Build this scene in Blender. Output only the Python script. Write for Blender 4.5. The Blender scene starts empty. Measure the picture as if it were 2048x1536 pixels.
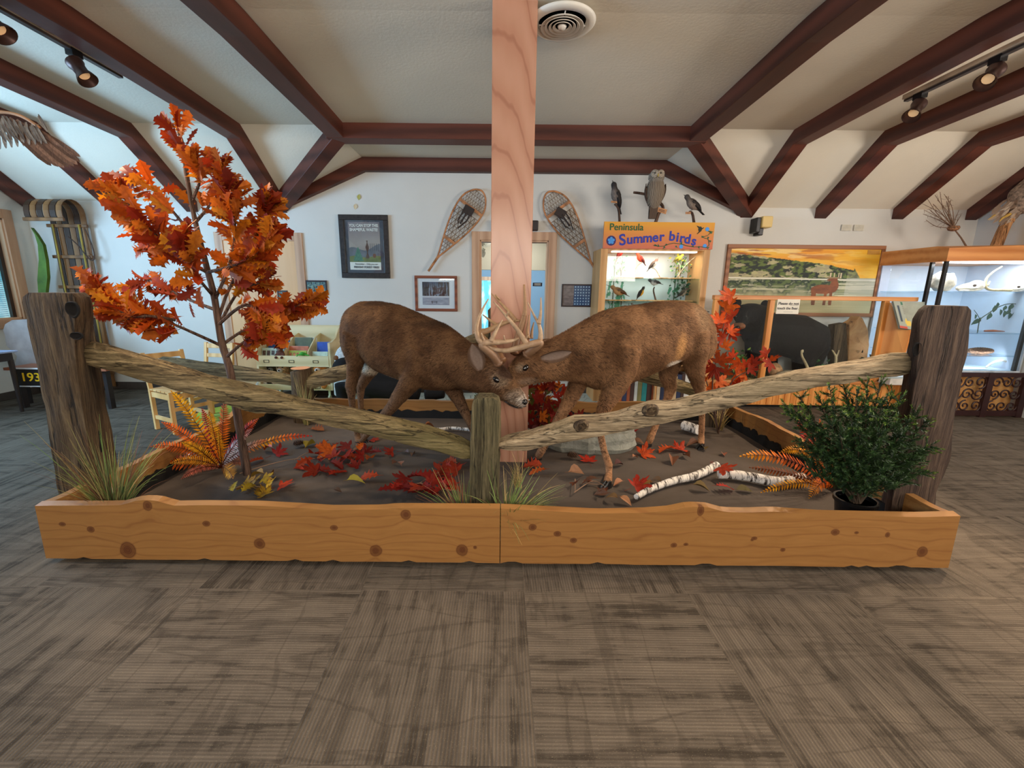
import bpy, bmesh, math, random
from mathutils import Vector, Matrix, noise as mnoise
import numpy as np
PI = math.pi
D = bpy.data
C = bpy.context.scene.collection
R = random.Random(7)

# ------------------------------------------------------------------ camera
FOC, PX, PY, EYE = 865.0, 1002.0, 768.0, 1.38
PITCH, ROLL = math.radians(12.07), math.radians(0.6)
cam_d = D.cameras.new('camera'); cam = D.objects.new('camera', cam_d); C.objects.link(cam)
cam_d.sensor_width = 36.0
cam_d.lens = 36.0 * FOC / 2048.0
cam_d.shift_x = 22.0 / 2048.0
cam_d.clip_start = 0.05
CM = Matrix.Rotation(PI / 2 - PITCH, 3, 'X') @ Matrix.Rotation(ROLL, 3, 'Z')
cam.matrix_world = Matrix.Translation((0, 0, EYE)) @ CM.to_4x4()
bpy.context.scene.camera = cam

def ray(x, y):
    return CM @ Vector(((x - PX) / FOC, (PY - y) / FOC, -1.0))
def at(x, y, Y):
    d = ray(x, y); return Vector((0, 0, EYE)) + d * (Y / d.y)
def atz(x, y, z):
    d = ray(x, y); return Vector((0, 0, EYE)) + d * ((z - EYE) / d.z)
def atx(x, y, X):
    d = ray(x, y); return Vector((0, 0, EYE)) + d * (X / d.x)
def atp(x, y, p0, n):
    d = ray(x, y); o = Vector((0, 0, EYE)); return o + d * ((Vector(p0) - o).dot(n) / d.dot(n))

# ------------------------------------------------------------------ world, lights, exposure
def S(r, g, b):
    f = lambda c: (c / 255.0) / 12.92 if c <= 10.3 else ((c / 255.0 + 0.055) / 1.055) ** 2.4
    return (f(r), f(g), f(b), 1.0)
sc = bpy.context.scene
sc.view_settings.view_transform = 'Standard'
sc.view_settings.look = 'None'
sc.view_settings.gamma = 1.0
sc.view_settings.use_curve_mapping = False
sc.view_settings.exposure = 0.0
sc.cycles.max_bounces = 8
sc.cycles.diffuse_bounces = 4
sc.cycles.transparent_max_bounces = 16
w = D.worlds.new('world'); sc.world = w; w.use_nodes = True
w.node_tree.nodes['Background'].inputs[0].default_value = (0.80, 0.88, 1.0, 1)
w.node_tree.nodes['Background'].inputs[1].default_value = 0.9

def light(name, kind, loc, target, power, color, **k):
    ld = D.lights.new(name, kind); o = D.objects.new(name, ld); C.objects.link(o)
    ld.energy = power; ld.color = color
    for a, v in k.items(): setattr(ld, a, v)
    o.location = loc
    o.rotation_euler = (Vector(target) - Vector(loc)).to_track_quat('-Z', 'Y').to_euler()
    return o
WARM = (1.0, 0.78, 0.55)
# daylight through the windows of the two side walls, plus an unseen fill light added behind the camera
light('left_window_daylight', 'AREA', (-5.95, 2.6, 1.95), (0, 3.4, 2.9), 290, (0.36, 0.66, 1.0), shape='RECTANGLE', size=3.4, size_y=0.9)
light('right_window_daylight', 'AREA', (5.95, 1.6, 2.05), (0, 2.8, 2.5), 210, (1.0, 0.92, 0.84), shape='RECTANGLE', size=2.6, size_y=0.9)
light('entrance_fill', 'AREA', (0.3, -2.05, 2.05), (0, 4.0, 2.9), 190, (1.0, 0.93, 0.84), shape='RECTANGLE', size=7.0, size_y=0.7)
# light in the room beyond the doorway
light('hallway_daylight', 'AREA', (0.1, 8.2, 2.0), (0.0, 10, 1.2), 60, (0.72, 0.88, 1.0), shape='RECTANGLE', size=1.6, size_y=1.2)
light('hallway_lamp', 'AREA', (0.15, 6.9, 2.35), (0.15, 6.9, 0), 18, (1.0, 0.95, 0.85), shape='RECTANGLE', size=1.0, size_y=0.8)

# ------------------------------------------------------------------ materials
def lin(c):
    return c if len(c) == 4 else S(*c)
class NT:
    def __init__(self, name, rough=0.6, metal=0.0, spec=0.4):
        self.m = D.materials.new(name); self.m.use_nodes = True
        self.t = self.m.node_tree; self.n = self.t.nodes; self.l = self.t.links
        self.b = self.n['Principled BSDF']
        self.b.inputs['Roughness'].default_value = rough
        self.b.inputs['Metallic'].default_value = metal
        self.b.inputs['Specular IOR Level'].default_value = spec
        self.tc = None
    def put(self, sock, v):
        if hasattr(v, 'is_output') or isinstance(v, bpy.types.NodeSocket): self.l.new(v, sock)
        else: sock.default_value = v
    def coord(self, kind='Object', scale=(1, 1, 1), loc=(0, 0, 0), rot=(0, 0, 0)):
        if self.tc is None: self.tc = self.n.new('ShaderNodeTexCoord')
        mp = self.n.new('ShaderNodeMapping'); self.l.new(self.tc.outputs[kind], mp.inputs[0])
        mp.inputs['Scale'].default_value = scale; mp.inputs['Location'].default_value = loc; mp.inputs['Rotation'].default_value = rot
        return mp.outputs[0]
    def noise(self, scale=5, detail=4, vec=None, rough=0.55, dist=0.0, stretch=(1, 1, 1)):
        x = self.n.new('ShaderNodeTexNoise')
        self.l.new(vec or self.coord(scale=stretch), x.inputs['Vector'])
        x.inputs['Scale'].default_value = scale; x.inputs['Detail'].default_value = detail
        x.inputs['Roughness'].default_value = rough; x.inputs['Distortion'].default_value = dist
        return x.outputs['Fac']
    def wave(self, scale=5, vec=None, dist=2, detail=2, kind='BANDS', dirn='X', prof='SIN', dscale=1.0, stretch=(1, 1, 1)):
        x = self.n.new('ShaderNodeTexWave'); x.wave_type = kind
        if kind == 'BANDS': x.bands_direction = dirn
        else: x.rings_direction = dirn
        x.wave_profile = prof
        self.l.new(vec or self.coord(scale=stretch), x.inputs['Vector'])
        x.inputs['Scale'].default_value = scale; x.inputs['Distortion'].default_value = dist
        x.inputs['Detail'].default_value = detail; x.inputs['Detail Scale'].default_value = dscale
        return x.outputs['Fac']
    def voro(self, scale=5, vec=None, feature='F1', stretch=(1, 1, 1), out='Distance'):
        x = self.n.new('ShaderNodeTexVoronoi'); x.feature = feature
        self.l.new(vec or self.coord(scale=stretch), x.inputs['Vector']); x.inputs['Scale'].default_value = scale
        return x.outputs[out]
    def ramp(self, fac, stops, mode='LINEAR'):
        x = self.n.new('ShaderNodeValToRGB'); self.put(x.inputs[0], fac); x.color_ramp.interpolation = mode
        e = x.color_ramp.elements
        while len(e) < len(stops): e.new(0.5)
        for i, (p, c) in enumerate(stops):
            e[i].position = p; e[i].color = lin(c) if not isinstance(c, (int, float)) else (c, c, c, 1)
        return x.outputs[0]
    def mix(self, fac, a, b, mode='MIX'):
        x = self.n.new('ShaderNodeMix'); x.data_type = 'RGBA'; x.blend_type = mode; x.clamp_factor = True
        self.put(x.inputs[0], fac); self.put(x.inputs[6], a if not isinstance(a, tuple) else lin(a)); self.put(x.inputs[7], b if not isinstance(b, tuple) else lin(b))
        return x.outputs[2]
    def math(self, op, a, b=0.0, c=0.0):
        x = self.n.new('ShaderNodeMath'); x.operation = op
        self.put(x.inputs[0], a); self.put(x.inputs[1], b); self.put(x.inputs[2], c)
        return x.outputs[0]
    def sep(self, v):
        x = self.n.new('ShaderNodeSeparateXYZ'); self.l.new(v, x.inputs[0]); return x.outputs
    def comb(self, a, b, c=0.0):
        x = self.n.new('ShaderNodeCombineXYZ'); self.put(x.inputs[0], a); self.put(x.inputs[1], b); self.put(x.inputs[2], c); return x.outputs[0]
    def attr(self, name='Col'):
        x = self.n.new('ShaderNodeAttribute'); x.attribute_name = name; return x.outputs['Color']
    def objrand(self):
        x = self.n.new('ShaderNodeObjectInfo'); return x.outputs['Random']
    def col(self, c):
        self.put(self.b.inputs['Base Color'], c if not isinstance(c, tuple) else lin(c)); return self
    def rgh(self, v): self.put(self.b.inputs['Roughness'], v); return self
    def bump(self, h, strength=0.3, dist=0.01):
        x = self.n.new('ShaderNodeBump'); x.inputs['Strength'].default_value = strength; x.inputs['Distance'].default_value = dist
        self.put(x.inputs['Height'], h); self.l.new(x.outputs[0], self.b.inputs['Normal']); return self

_cache = {}
def flat(c, rough=0.6, metal=0.0, var=0.12, scale=6.0, bump=0.0, key=None):
    """plain coloured surface with a faint procedural mottle"""
    k = (tuple(c), rough, metal, var, scale, bump)
    if k in _cache: return _cache[k]
    t = NT(key or 'paint', rough, metal)
    n = t.noise(scale, 3)
    lo = tuple(max(0, v * (1 - var)) for v in c[:3]); hi = tuple(min(255, v * (1 + var)) for v in c[:3])
    t.col(t.ramp(n, [(0.3, lo), (0.7, hi)]))
    if bump: t.bump(n, bump, 0.005)
    _cache[k] = t.m; return t.m

def wood(name, dark, light, axis='X', scale=3.0, rough=0.5, grain=14, bump=0.08, dist=3.0, knots=None, spec=0.35):
    t = NT(name, rough, spec=spec)
    st = {'X': (0.12, 1, 1), 'Y': (1, 0.12, 1), 'Z': (1, 1, 0.12)}[axis]
    v = t.coord(scale=st)
    d1 = 'Z' if axis != 'Z' else 'X'
    a = t.wave(scale, v, dist=dist, detail=3, dirn=d1, dscale=1.6)
    b = t.noise(grain, 6, v, rough=0.7)
    f = t.math('MULTIPLY_ADD', a, 0.45, t.math('MULTIPLY', b, 0.75))
    c = t.ramp(f, [(0.25, dark), (0.8, light)])
    t.col(c); t.bump(f, bump, 0.004)
    return t.m

def emis(name, color, strength):
    t = NT(name, 0.6); t.col(color)
    t.put(t.b.inputs['Emission Color'], lin(color) if len(color) == 3 else color); t.b.inputs['Emission Strength'].default_value = strength
    return t.m

def glass(name, tint=(0.97, 0.99, 0.985), amt=0.16):
    t = NT(name, 0.03)
    tr = t.n.new('ShaderNodeBsdfTransparent'); tr.inputs[0].default_value = tint + (1,)
    gl = t.n.new('ShaderNodeBsdfGlossy'); gl.inputs['Roughness'].default_value = 0.02
    fr = t.n.new('ShaderNodeFresnel'); ge = t.n.new('ShaderNodeNewGeometry')
    t.l.new(t.math('POWER', 1.45, t.math('MULTIPLY_ADD', ge.outputs['Backfacing'], -2.0, 1.0)), fr.inputs[0])
    mx = t.n.new('ShaderNodeMixShader')
    t.l.new(fr.outputs[0], mx.inputs[0]); t.l.new(tr.outputs[0], mx.inputs[1]); t.l.new(gl.outputs[0], mx.inputs[2])
    t.l.new(mx.outputs[0], t.n['Material Output'].inputs[0])
    return t.m

# ------------------------------------------------------------------ mesh helpers
class MB:
    def __init__(self):
        self.v = []; self.f = []; self.c = []      # c: colour per vertex (optional)
    def add(self, vs, fs, col=None):
        o = len(self.v); self.v += [Vector(p) for p in vs]; self.f += [tuple(i + o for i in f) for f in fs]
        self.c += [col] * len(vs); return self
    def box(self, lo, hi, col=None, rot=None, at_=None):
        x0, y0, z0 = lo; x1, y1, z1 = hi
        vs = [Vector(p) for p in ((x0,y0,z0),(x1,y0,z0),(x1,y1,z0),(x0,y1,z0),(x0,y0,z1),(x1,y0,z1),(x1,y1,z1),(x0,y1,z1))]
        if rot is not None:
            o = Vector(at_) if at_ is not None else sum(vs, Vector()) / 8
            vs = [rot @ (p - o) + o for p in vs]
        return self.add(vs, [(0,3,2,1),(4,5,6,7),(0,1,5,4),(1,2,6,5),(2,3,7,6),(3,0,4,7)], col)
    def cbox(self, c, s, rot=None, col=None):
        c = Vector(c); s = Vector(s) / 2
        vs = [Vector((a * s.x, b * s.y, d * s.z)) for d in (-1, 1) for a, b in ((-1,-1),(1,-1),(1,1),(-1,1))]
        if rot is not None: vs = [rot @ p for p in vs]
        return self.add([p + c for p in vs], [(0,3,2,1),(4,5,6,7),(0,1,5,4),(1,2,6,5),(2,3,7,6),(3,0,4,7)], col)
    def bar(self, p0, p1, w, h, up=(0, 0, 1), col=None, w2=None, h2=None):
        """box from p0 to p1, w across and h along 'up', centred"""
        p0, p1 = Vector(p0), Vector(p1); d = (p1 - p0).normalized(); u = Vector(up); s = d.cross(u).normalized(); u = s.cross(d).normalized()
        vs = []
        for p, ww, hh in ((p0, w, h), (p1, w2 or w, h2 or h)):
            vs += [p - s*ww/2 - u*hh/2, p + s*ww/2 - u*hh/2, p + s*ww/2 + u*hh/2, p - s*ww/2 + u*hh/2]
        return self.add(vs, [(0,3,2,1)[::-1],(4,5,6,7)[::-1],(0,1,5,4)[::-1],(1,2,6,5)[::-1],(2,3,7,6)[::-1],(3,0,4,7)[::-1]], col)
    def tube(self, pts, rad, seg=8, squash=None, cap=True, col=None, up=None, twist=0.0):
        pts = [Vector(p) for p in pts]
        if not isinstance(rad, (list, tuple)): rad = [rad] * len(pts)
        n = len(pts); o = len(self.v); prev = None
        for i, p in enumerate(pts):
            d = (pts[min(i+1, n-1)] - pts[max(i-1, 0)])
            d = d.normalized() if d.length > 1e-9 else Vector((0, 0, 1))
            if prev is None:
                a = Vector(up) if up is not None else (Vector((0,0,1)) if abs(d.z) < 0.9 else Vector((1,0,0)))
                u = (a - d * a.dot(d)).normalized()
            else:
                u = prev - d * prev.dot(d)
                u = u.normalized() if u.length > 1e-6 else d.orthogonal().normalized()
            prev = u; s = d.cross(u)
            r = rad[i]; ra, rb = (r, r) if not isinstance(r, (list, tuple)) else r
            if squash: rb = ra * squash
            for k in range(seg):
                t = 2 * PI * k / seg + twist
                self.v.append(p + s * (math.cos(t) * ra) + u * (math.sin(t) * rb)); self.c.append(col)
        for i in range(n - 1):
            for k in range(seg):
                a = o + i*seg + k; b = o + i*seg + (k+1) % seg
                self.f.append((a, b, b + seg, a + seg))
        if cap:
            self.f.append(tuple(o + k for k in range(seg))[::-1]); self.f.append(tuple(o + (n-1)*seg + k for k in range(seg)))
        return self
    def loft(self, rings, cap=True, col=None, closed=True):
        o = len(self.v); m = len(rings[0])
        for r in rings:
            self.v += [Vector(p) for p in r]; self.c += [col] * m
        for i in range(len(rings) - 1):
            for k in range(m if closed else m - 1):
                a = o + i*m + k; b = o + i*m + (k+1) % m
                self.f.append((a, b, b + m, a + m))
        if cap:
            self.f.append(tuple(o + k for k in range(m))[::-1]); self.f.append(tuple(o + (len(rings)-1)*m + k for k in range(m)))
        return self
    def lathe(self, prof, c=(0, 0, 0), seg=20, axis=(0, 0, 1), col=None):
        ax = Vector(axis).normalized(); q = Vector((0, 0, 1)).rotation_difference(ax); c = Vector(c)
        rings = [[c + q @ Vector((r * math.cos(2*PI*k/seg), r * math.sin(2*PI*k/seg), z)) for k in range(seg)] for r, z in prof]
        return self.loft(rings, col=col)
    def ell(self, c, r, rot=None, seg=14, rings=9, col=None):
        c = Vector(c); r = Vector(r) if not isinstance(r, (int, float)) else Vector((r, r, r))
        rs = []
        for i in range(rings + 1):
            t = PI * (0.02 + 0.96 * i / rings)
            ring = []
            for k in range(seg):
                p = Vector((r.x * math.sin(t) * math.cos(2*PI*k/seg), r.y * math.sin(t) * math.sin(2*PI*k/seg), -r.z * math.cos(t)))
                if rot is not None: p = rot @ p
                ring.append(c + p)
            rs.append(ring)
        return self.loft(rs, col=col)
    def prism(self, outline, mat_fn, t0, t1, col=None):
        """outline: 2-D points (counter-clockwise); mat_fn(u, v, w) -> world"""
        n = len(outline)
        vs = [mat_fn(u, v, t0) for u, v in outline] + [mat_fn(u, v, t1) for u, v in outline]
        fs = [tuple(range(n))[::-1], tuple(range(n, 2*n))] + [(i, (i+1) % n, n + (i+1) % n, n + i) for i in range(n)]
        return self.add(vs, fs, col)
    def leaf(self, outline, base, dirn, nrm, size, curl=0.2, col=None, fold=0.15):
        """flat-ish leaf: outline half list [(t, w)], both sides of a mid rib"""
        d = Vector(dirn).normalized(); n = Vector(nrm); n = (n - d * n.dot(d)).normalized(); s = d.cross(n); base = Vector(base)
        o = len(self.v); m = len(outline)
        for t, wd in outline:
            c = base + d * (t * size * (1 - 0.15 * abs(curl) * t)) + n * (-curl * t * t * size)
            self.v += [c, c + s * (wd * size) + n * (wd * fold * size), c - s * (wd * size) + n * (wd * fold * size)]
            self.c += [col] * 3
        for i in range(m - 1):
            a = o + 3*i; b = a + 3
            self.f.append((a, a+1, b+1, b)); self.f.append((a+2, a, b, b+2))
        return self
    def obj(self, name, mat, parent=None, off=None, smooth=False, bevel=0.0, auto=None, sub=0):
        vs = self.v
        if off is None and parent is not None and parent.get('_w'): off = Vector(parent['_w'])
        if off is not None: vs = [p - Vector(off) for p in vs]
        me = D.meshes.new(name); me.from_pydata([tuple(p) for p in vs], [], self.f)
        if any(c is not None for c in self.c):
            ca = me.color_attributes.new('Col', 'FLOAT_COLOR', 'POINT')
            arr = np.array([(c if len(c) == 4 else S(*c)) if c is not None else (1, 1, 1, 1) for c in self.c], dtype=np.float32)
            ca.data.foreach_set('color', arr.ravel())
        me.materials.append(mat)
        if smooth: me.polygons.foreach_set('use_smooth', [True] * len(me.polygons))
        me.update()
        o = D.objects.new(name, me); C.objects.link(o)
        if parent is not None: o.parent = parent
        if bevel:
            b = o.modifiers.new('bevel', 'BEVEL'); b.width = bevel; b.segments = 2; b.limit_method = 'ANGLE'
        if sub:
            s = o.modifiers.new('sub', 'SUBSURF'); s.levels = sub; s.render_levels = sub
        if smooth and auto:
            me.set_sharp_from_angle(angle=math.radians(auto))
        return o

def tag(o, label, cat, group=None, kind=None):
    o['label'] = label; o['category'] = cat
    if group: o['group'] = group
    if kind: o['kind'] = kind
    return o
def struct(o):
    o['kind'] = 'structure'; return o
def thing(name, label, cat, loc=(0, 0, 0), rotz=0.0, group=None, world=False):
    """Empty at the base of a thing; world=True: its parts are given in world coordinates"""
    o = D.objects.new(name, None); C.objects.link(o); o.location = loc; o.rotation_euler = (0, 0, rotz)
    o.empty_display_size = 0.1
    tag(o, label, cat, group)
    if world: o['_w'] = list(loc)
    return o
def single(mb, name, mat, label, cat, loc=None, group=None, **k):
    """a thing that is one mesh; vertices in world coordinates, origin moved to loc"""
    if loc is None:
        xs = [p.x for p in mb.v]; ys = [p.y for p in mb.v]; zs = [p.z for p in mb.v]
        loc = ((min(xs)+max(xs))/2, (min(ys)+max(ys))/2, min(zs))
    o = mb.obj(name, mat, None, off=loc, **k); o.location = loc
    return tag(o, label, cat, group)
def copy_tree(o, parent=None):
    c = o.copy(); C.objects.link(c)
    if parent is not None: c.parent = parent
    for ch in [x for x in D.objects if x.parent == o]:
        copy_tree(ch, c)
    return c
def text(name, body, mat, parent, loc, size, rot=(PI/2, 0, 0), extrude=0.002, align='LEFT', font_w=0.0, sx=1.0, shear=0.0):
    cu = D.curves.new(name, 'FONT'); cu.body = body; cu.size = size; cu.extrude = extrude; cu.align_x = align; cu.align_y = 'CENTER'
    cu.offset = font_w; cu.shear = shear
    cu.materials.append(mat)
    o = D.objects.new(name, cu); C.objects.link(o)
    if parent is not None:
        o.parent = parent
        if parent.get('_w'): loc = Vector(loc) - Vector(parent['_w'])
    dg = bpy.context.evaluated_depsgraph_get(); dg.update(); me = D.meshes.new_from_object(o.evaluated_get(dg))
    D.objects.remove(o); o = D.objects.new(name, me); C.objects.link(o)
    if parent is not None: o.parent = parent
    o.location = loc; o.rotation_euler = rot; o.scale = (sx, 1, 1)
    return o
def paint(name, p00, pu, pv, nu, nv, fn, mat, parent, thick=None):
    """a panel whose picture is computed per vertex: p00 lower-left corner, pu/pv edge vectors"""
    mb = MB(); p00, pu, pv = Vector(p00), Vector(pu), Vector(pv)
    for j in range(nv + 1):
        for i in range(nu + 1):
            u, v = i / nu, j / nv
            mb.v.append(p00 + pu*u + pv*v); mb.c.append(tuple(fn(u, v)))
    for j in range(nv):
        for i in range(nu):
            a = j*(nu+1) + i; mb.f.append((a, a+1, a+nu+2, a+nu+1))
    return mb.obj(name, mat, parent)
def ns(x, y, z=0.0, o=4):
    return mnoise.fractal(Vector((x, y, z)), 0.9, 2.1, o) * 0.5 + 0.5
def lerp(a, b, t):
    t = max(0.0, min(1.0, t)); return tuple(a[i] + (b[i] - a[i]) * t for i in range(len(a)))
def sm(e0, e1, x):
    t = max(0.0, min(1.0, (x - e0) / (e1 - e0))); return t * t * (3 - 2 * t)
_vc = NT('painted', 0.6); _vc.col(_vc.attr()); VCOL = _vc.m
_vl = NT('leaf_colours', 0.55, spec=0.3); _vl.col(_vl.attr()); _vl.b.inputs['Subsurface Weight'].default_value = 0.0; LEAFM = _vl.m
GLASS = glass('clear_glass')

# ================================================================== THE ROOM
YW, ZT = 5.88, 2.46          # back wall, top of the wall
XL, XR = -6.12, 6.10         # side walls
KY, KZ, RY, RZ = 5.0, 3.07, 3.2, 3.13   # knee line and ridge of the ceiling
HX0, HX1, VX0, VX1, CZ = -1.75, 2.02, -2.85, 3.10, 2.985

def carpet():
    t = NT('carpet_tiles', 0.95, spec=0.1)
    T = 0.765
    v = t.coord(loc=(0.645 / T * 0 + 0.645, -1.02, 0))
    x, y, _ = t.sep(v)
    xs = t.math('DIVIDE', x, T); ys = t.math('DIVIDE', y, T)
    ix = t.math('FLOOR', xs); iy = t.math('FLOOR', ys)
    par = t.math('MODULO', t.math('ABSOLUTE', t.math('ADD', t.math('ADD', ix, iy), 1.0)), 2.0)
    # along-tile coordinate a (stretched) and across coordinate c swap from tile to tile
    mixv = lambda p, q: t.math('ADD', t.math('MULTIPLY', p, par), t.math('MULTIPLY', q, t.math('SUBTRACT', 1.0, par)))
    a = mixv(y, x); c = mixv(x, y)
    seed = t.math('MULTIPLY_ADD', ix, 3.7, t.math('MULTIPLY', iy, 5.3))
    st = t.comb(t.math('MULTIPLY', a, 0.75), t.math('MULTIPLY', c, 9.0), seed)
    n1 = t.noise(1.6, 5, st, rough=0.62, dist=0.35)
    st2 = t.comb(t.math('MULTIPLY', a, 2.2), t.math('MULTIPLY', c, 30.0), seed)
    n2 = t.noise(1.3, 4, st2, rough=0.6, dist=0.4)
    cross = t.noise(1.5, 4, t.comb(t.math('MULTIPLY', c, 1.0), t.math('MULTIPLY', a, 9.0), seed), rough=0.6, dist=0.4)
    patch = t.noise(2.3, 3, t.comb(x, y, 4.0))
    def streak(vec, sc_, wd):
        n_ = t.noise(sc_, 3, vec, rough=.5, dist=.3)
        return t.ramp(t.math('ABSOLUTE', t.math('SUBTRACT', n_, 0.5)), [(0.0, 1.0), (wd, .8), (wd * 1.6, 0.0)])
    l1 = streak(t.comb(t.math('MULTIPLY', a, .5), t.math('MULTIPLY', c, 3.2), seed), 2.2, .016)
    l2 = streak(t.comb(t.math('MULTIPLY', c, .6), t.math('MULTIPLY', a, 3.0), t.math('ADD', seed, 9.0)), 1.9, .012)
    k = t.math('ADD', t.math('MULTIPLY', n1, 0.6), t.math('MULTIPLY', n2, 0.35))
    k = t.math('ADD', k, t.math('MULTIPLY', cross, 0.25))
    k = t.math('ADD', k, t.math('MULTIPLY', patch, 0.12))
    base = t.ramp(k, [(0.48, (60, 53, 45)), (0.565, (70, 62, 53)), (0.605, (94, 84, 73)), (0.70, (106, 95, 83)), (0.85, (118, 106, 92))])
    base = t.mix(t.math('MULTIPLY', l1, .42), base, (58, 50, 42)); base = t.mix(t.math('MULTIPLY', l2, .35), base, (60, 52, 44))
    ribs = t.wave(26.0, t.comb(c, c, 0), dist=0.0, detail=0, dirn='X')
    loop = t.noise(150, 2, t.comb(t.math('MULTIPLY', a, 0.7), c, 0.0))
    h = t.math('MULTIPLY', ribs, t.math('ADD', loop, 0.35))
    base = t.mix(t.math('MULTIPLY', t.math('SUBTRACT', 1.0, h), 0.40), base, (56, 49, 42))
    speck = t.noise(420, 1, t.comb(t.math('MULTIPLY', a, 0.4), c, 2.0))
    base = t.mix(t.ramp(speck, [(0.66, 0.0), (0.72, 0.35)]), base, (168, 152, 122))
    t.col(base); t.bump(h, 0.45, 0.004)
    return t.m

def plaster(name, c, s=70.0, b=0.18):
    t = NT(name, 0.9, spec=0.15)
    n = t.noise(s, 4); n2 = t.noise(1.2, 3)
    t.col(t.ramp(n2, [(0.3, tuple(x * 0.965 for x in c)), (0.7, c)])); t.bump(n, b, 0.006)
    return t.m
WALL = plaster('wall_paint', (216, 212, 203)); CEIL = plaster('ceiling_plaster', (230, 219, 199), 45.0, 0.3)
BEAM = wood('stained_beam', (60, 28, 20), (98, 50, 36), 'Y', 2.0, 0.5, 10, 0.05)
BEAMX = wood('stained_beam_across', (60, 28, 20), (98, 50, 36), 'X', 2.0, 0.5, 10, 0.05)
TRIM = wood('oak_trim', (172, 128, 96), (204, 162, 128), 'Z', 3.0, 0.45, 10, 0.04)
PINE = wood('yellow_pine', (205, 140, 74), (232, 178, 112), 'Z', 3.0, 0.45, 9, 0.04)

fl = MB(); fl.add([(-7, -2.2, 0), (8, -2.2, 0), (8, 11, 0), (-7, 11, 0), (-7, -2.2, -.1), (8, -2.2, -.1), (8, 11, -.1), (-7, 11, -.1)], [(0,1,2,3),(7,6,5,4),(0,4,5,1),(2,6,7,3),(1,5,6,2),(3,7,4,0)])
struct(fl.obj('floor', carpet()))

# back wall: an arched profile with the doorway left open
DX0, DX1, DZ = -0.295, 0.60, 2.03
def wall_strip(mb, poly, y0=YW, y1=YW + 0.14):
    mb.prism(poly, lambda u, v, w: Vector((u, w, v)), y1, y0)
bw = MB()
wall_strip(bw, [(XL, 0), (DX0, 0), (DX0, DZ), (DX0, CZ + .3), (HX0, CZ + .3), (VX0, CZ+.3), (XL, CZ+.3)])
wall_strip(bw, [(DX1, 0), (XR, 0), (XR, CZ+.3), (DX1, CZ+.3), (DX1, DZ)])
wall_strip(bw, [(DX0, DZ), (DX1, DZ), (DX1, CZ + .3), (DX0, CZ + .3)])
struct(bw.obj('wall_back', WALL))
# side walls (left one has the window, seen at the picture's edge)
WY0, WY1, WZ0, WZ1 = 2.6, 5.57, 0.98, 2.19
lw = MB()
lw.box((XL-.14, -2.2, 0), (XL, WY0, 3.3)); lw.box((XL-.14, WY1, 0), (XL, YW+.14, 3.3)); lw.box((XL-.14, WY0, 0), (XL, WY1, WZ0)); lw.box((XL-.14, WY0, WZ1), (XL, WY1, 3.3))
struct(lw.obj('wall_left', WALL))
rw = MB(); rw.box((XR, -2.2, 0), (XR + .14, YW + .14, 3.3)); struct(rw.obj('wall_right', WALL))

fr_ = MB(); fr_.box((XL - .14, -2.34, 0), (XR + .14, -2.2, 3.3)); struct(fr_.obj('wall_front', WALL))
# ceiling: flat middle, steep eaves, and the cross bay over the doorway
cl = MB()
V = [(XL, KY, KZ), (HX0, KY, KZ), (HX1, KY, KZ), (XR, KY, KZ),
     (XL, YW, ZT), (VX0, YW, ZT), (VX1, YW, ZT), (XR, YW, ZT),
     (HX0, YW, CZ), (HX1, YW, CZ), (XL, RY, RZ), (XR, RY, RZ), (XL, RY - 1.8, KZ), (XR, RY - 1.8, KZ), (XL, -2.2, ZT), (XR, -2.2, ZT),
     (HX0, KY, CZ), (HX1, KY, CZ)]
F = [(0, 3, 11, 10), (10, 11, 13, 12), (12, 13, 15, 14), (0, 4, 5, 1), (2, 6, 7, 3), (16, 17, 9, 8), (1, 5, 16), (16, 5, 8), (2, 17, 6), (17, 9, 6), (1, 16, 17, 2)]
cl.add(V, F); struct(cl.obj('ceiling', CEIL))
# roof above so that no light leaks in
rf = MB(); rf.box((XL-.14, -2.2, 3.3), (XR+.14, YW+.14, 3.4)); struct(rf.obj('roof', CEIL))

# beams (bottom centre lines, width, height)
trim_i = [0]
def nm():
    trim_i[0] += 1; return 'trim_%d' % trim_i[0]
def beam(pts, w=0.15, h=0.155, mat=None, up=(0, 0, 1)):
    mb = MB(); up = Vector(up)
    rings = []
    pts = [Vector(p) for p in pts]
    for i, p in enumerate(pts):
        d = (pts[min(i+1, len(pts)-1)] - pts[max(i-1, 0)]); dh = Vector((d.x, d.y, 0)).normalized()
        s = dh.cross(Vector((0, 0, 1)))
        if i in (0, len(pts) - 1) or True:
            a = p - s*w/2; b = p + s*w/2
        rings.append([a, b, b + Vector((0, 0, h)), a + Vector((0, 0, h))])
    mb.loft(rings)
    return struct(mb.obj(nm(), mat or BEAM, bevel=0.006))
BZK, BZW = 2.925, 2.335
beam([(HX0 - .10, KY + .03, BZK), (HX1 + .10, KY + .03, BZK)], 0.20, 0.15, BEAMX)      # beam across the hub
for hx in (HX0, HX1):
    beam([(hx, KY + .10, BZK), (hx, RY, 2.975), (hx, RY - 1.8, BZK), (hx, -1.9, 2.40)], 0.17, 0.15)
RAF = [-2.84, -3.98, -4.97, -6.02, 3.12, 4.07, 5.06, 6.0]
for i, rx in enumerate(RAF):
    y1 = YW + 0.0
    beam([(rx, YW, BZW), (rx, KY - .02, BZK), (rx, RY, 2.975), (rx, RY - 1.8, BZK), (rx, -1.9, 2.40)], 0.15, 0.16)
beam([(HX0, KY + .03, BZK), (VX0, YW - .02, BZW)], 0.16, 0.16)
beam([(HX1, KY + .03, BZK), (VX1, YW - .02, BZW)], 0.16, 0.16)
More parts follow.
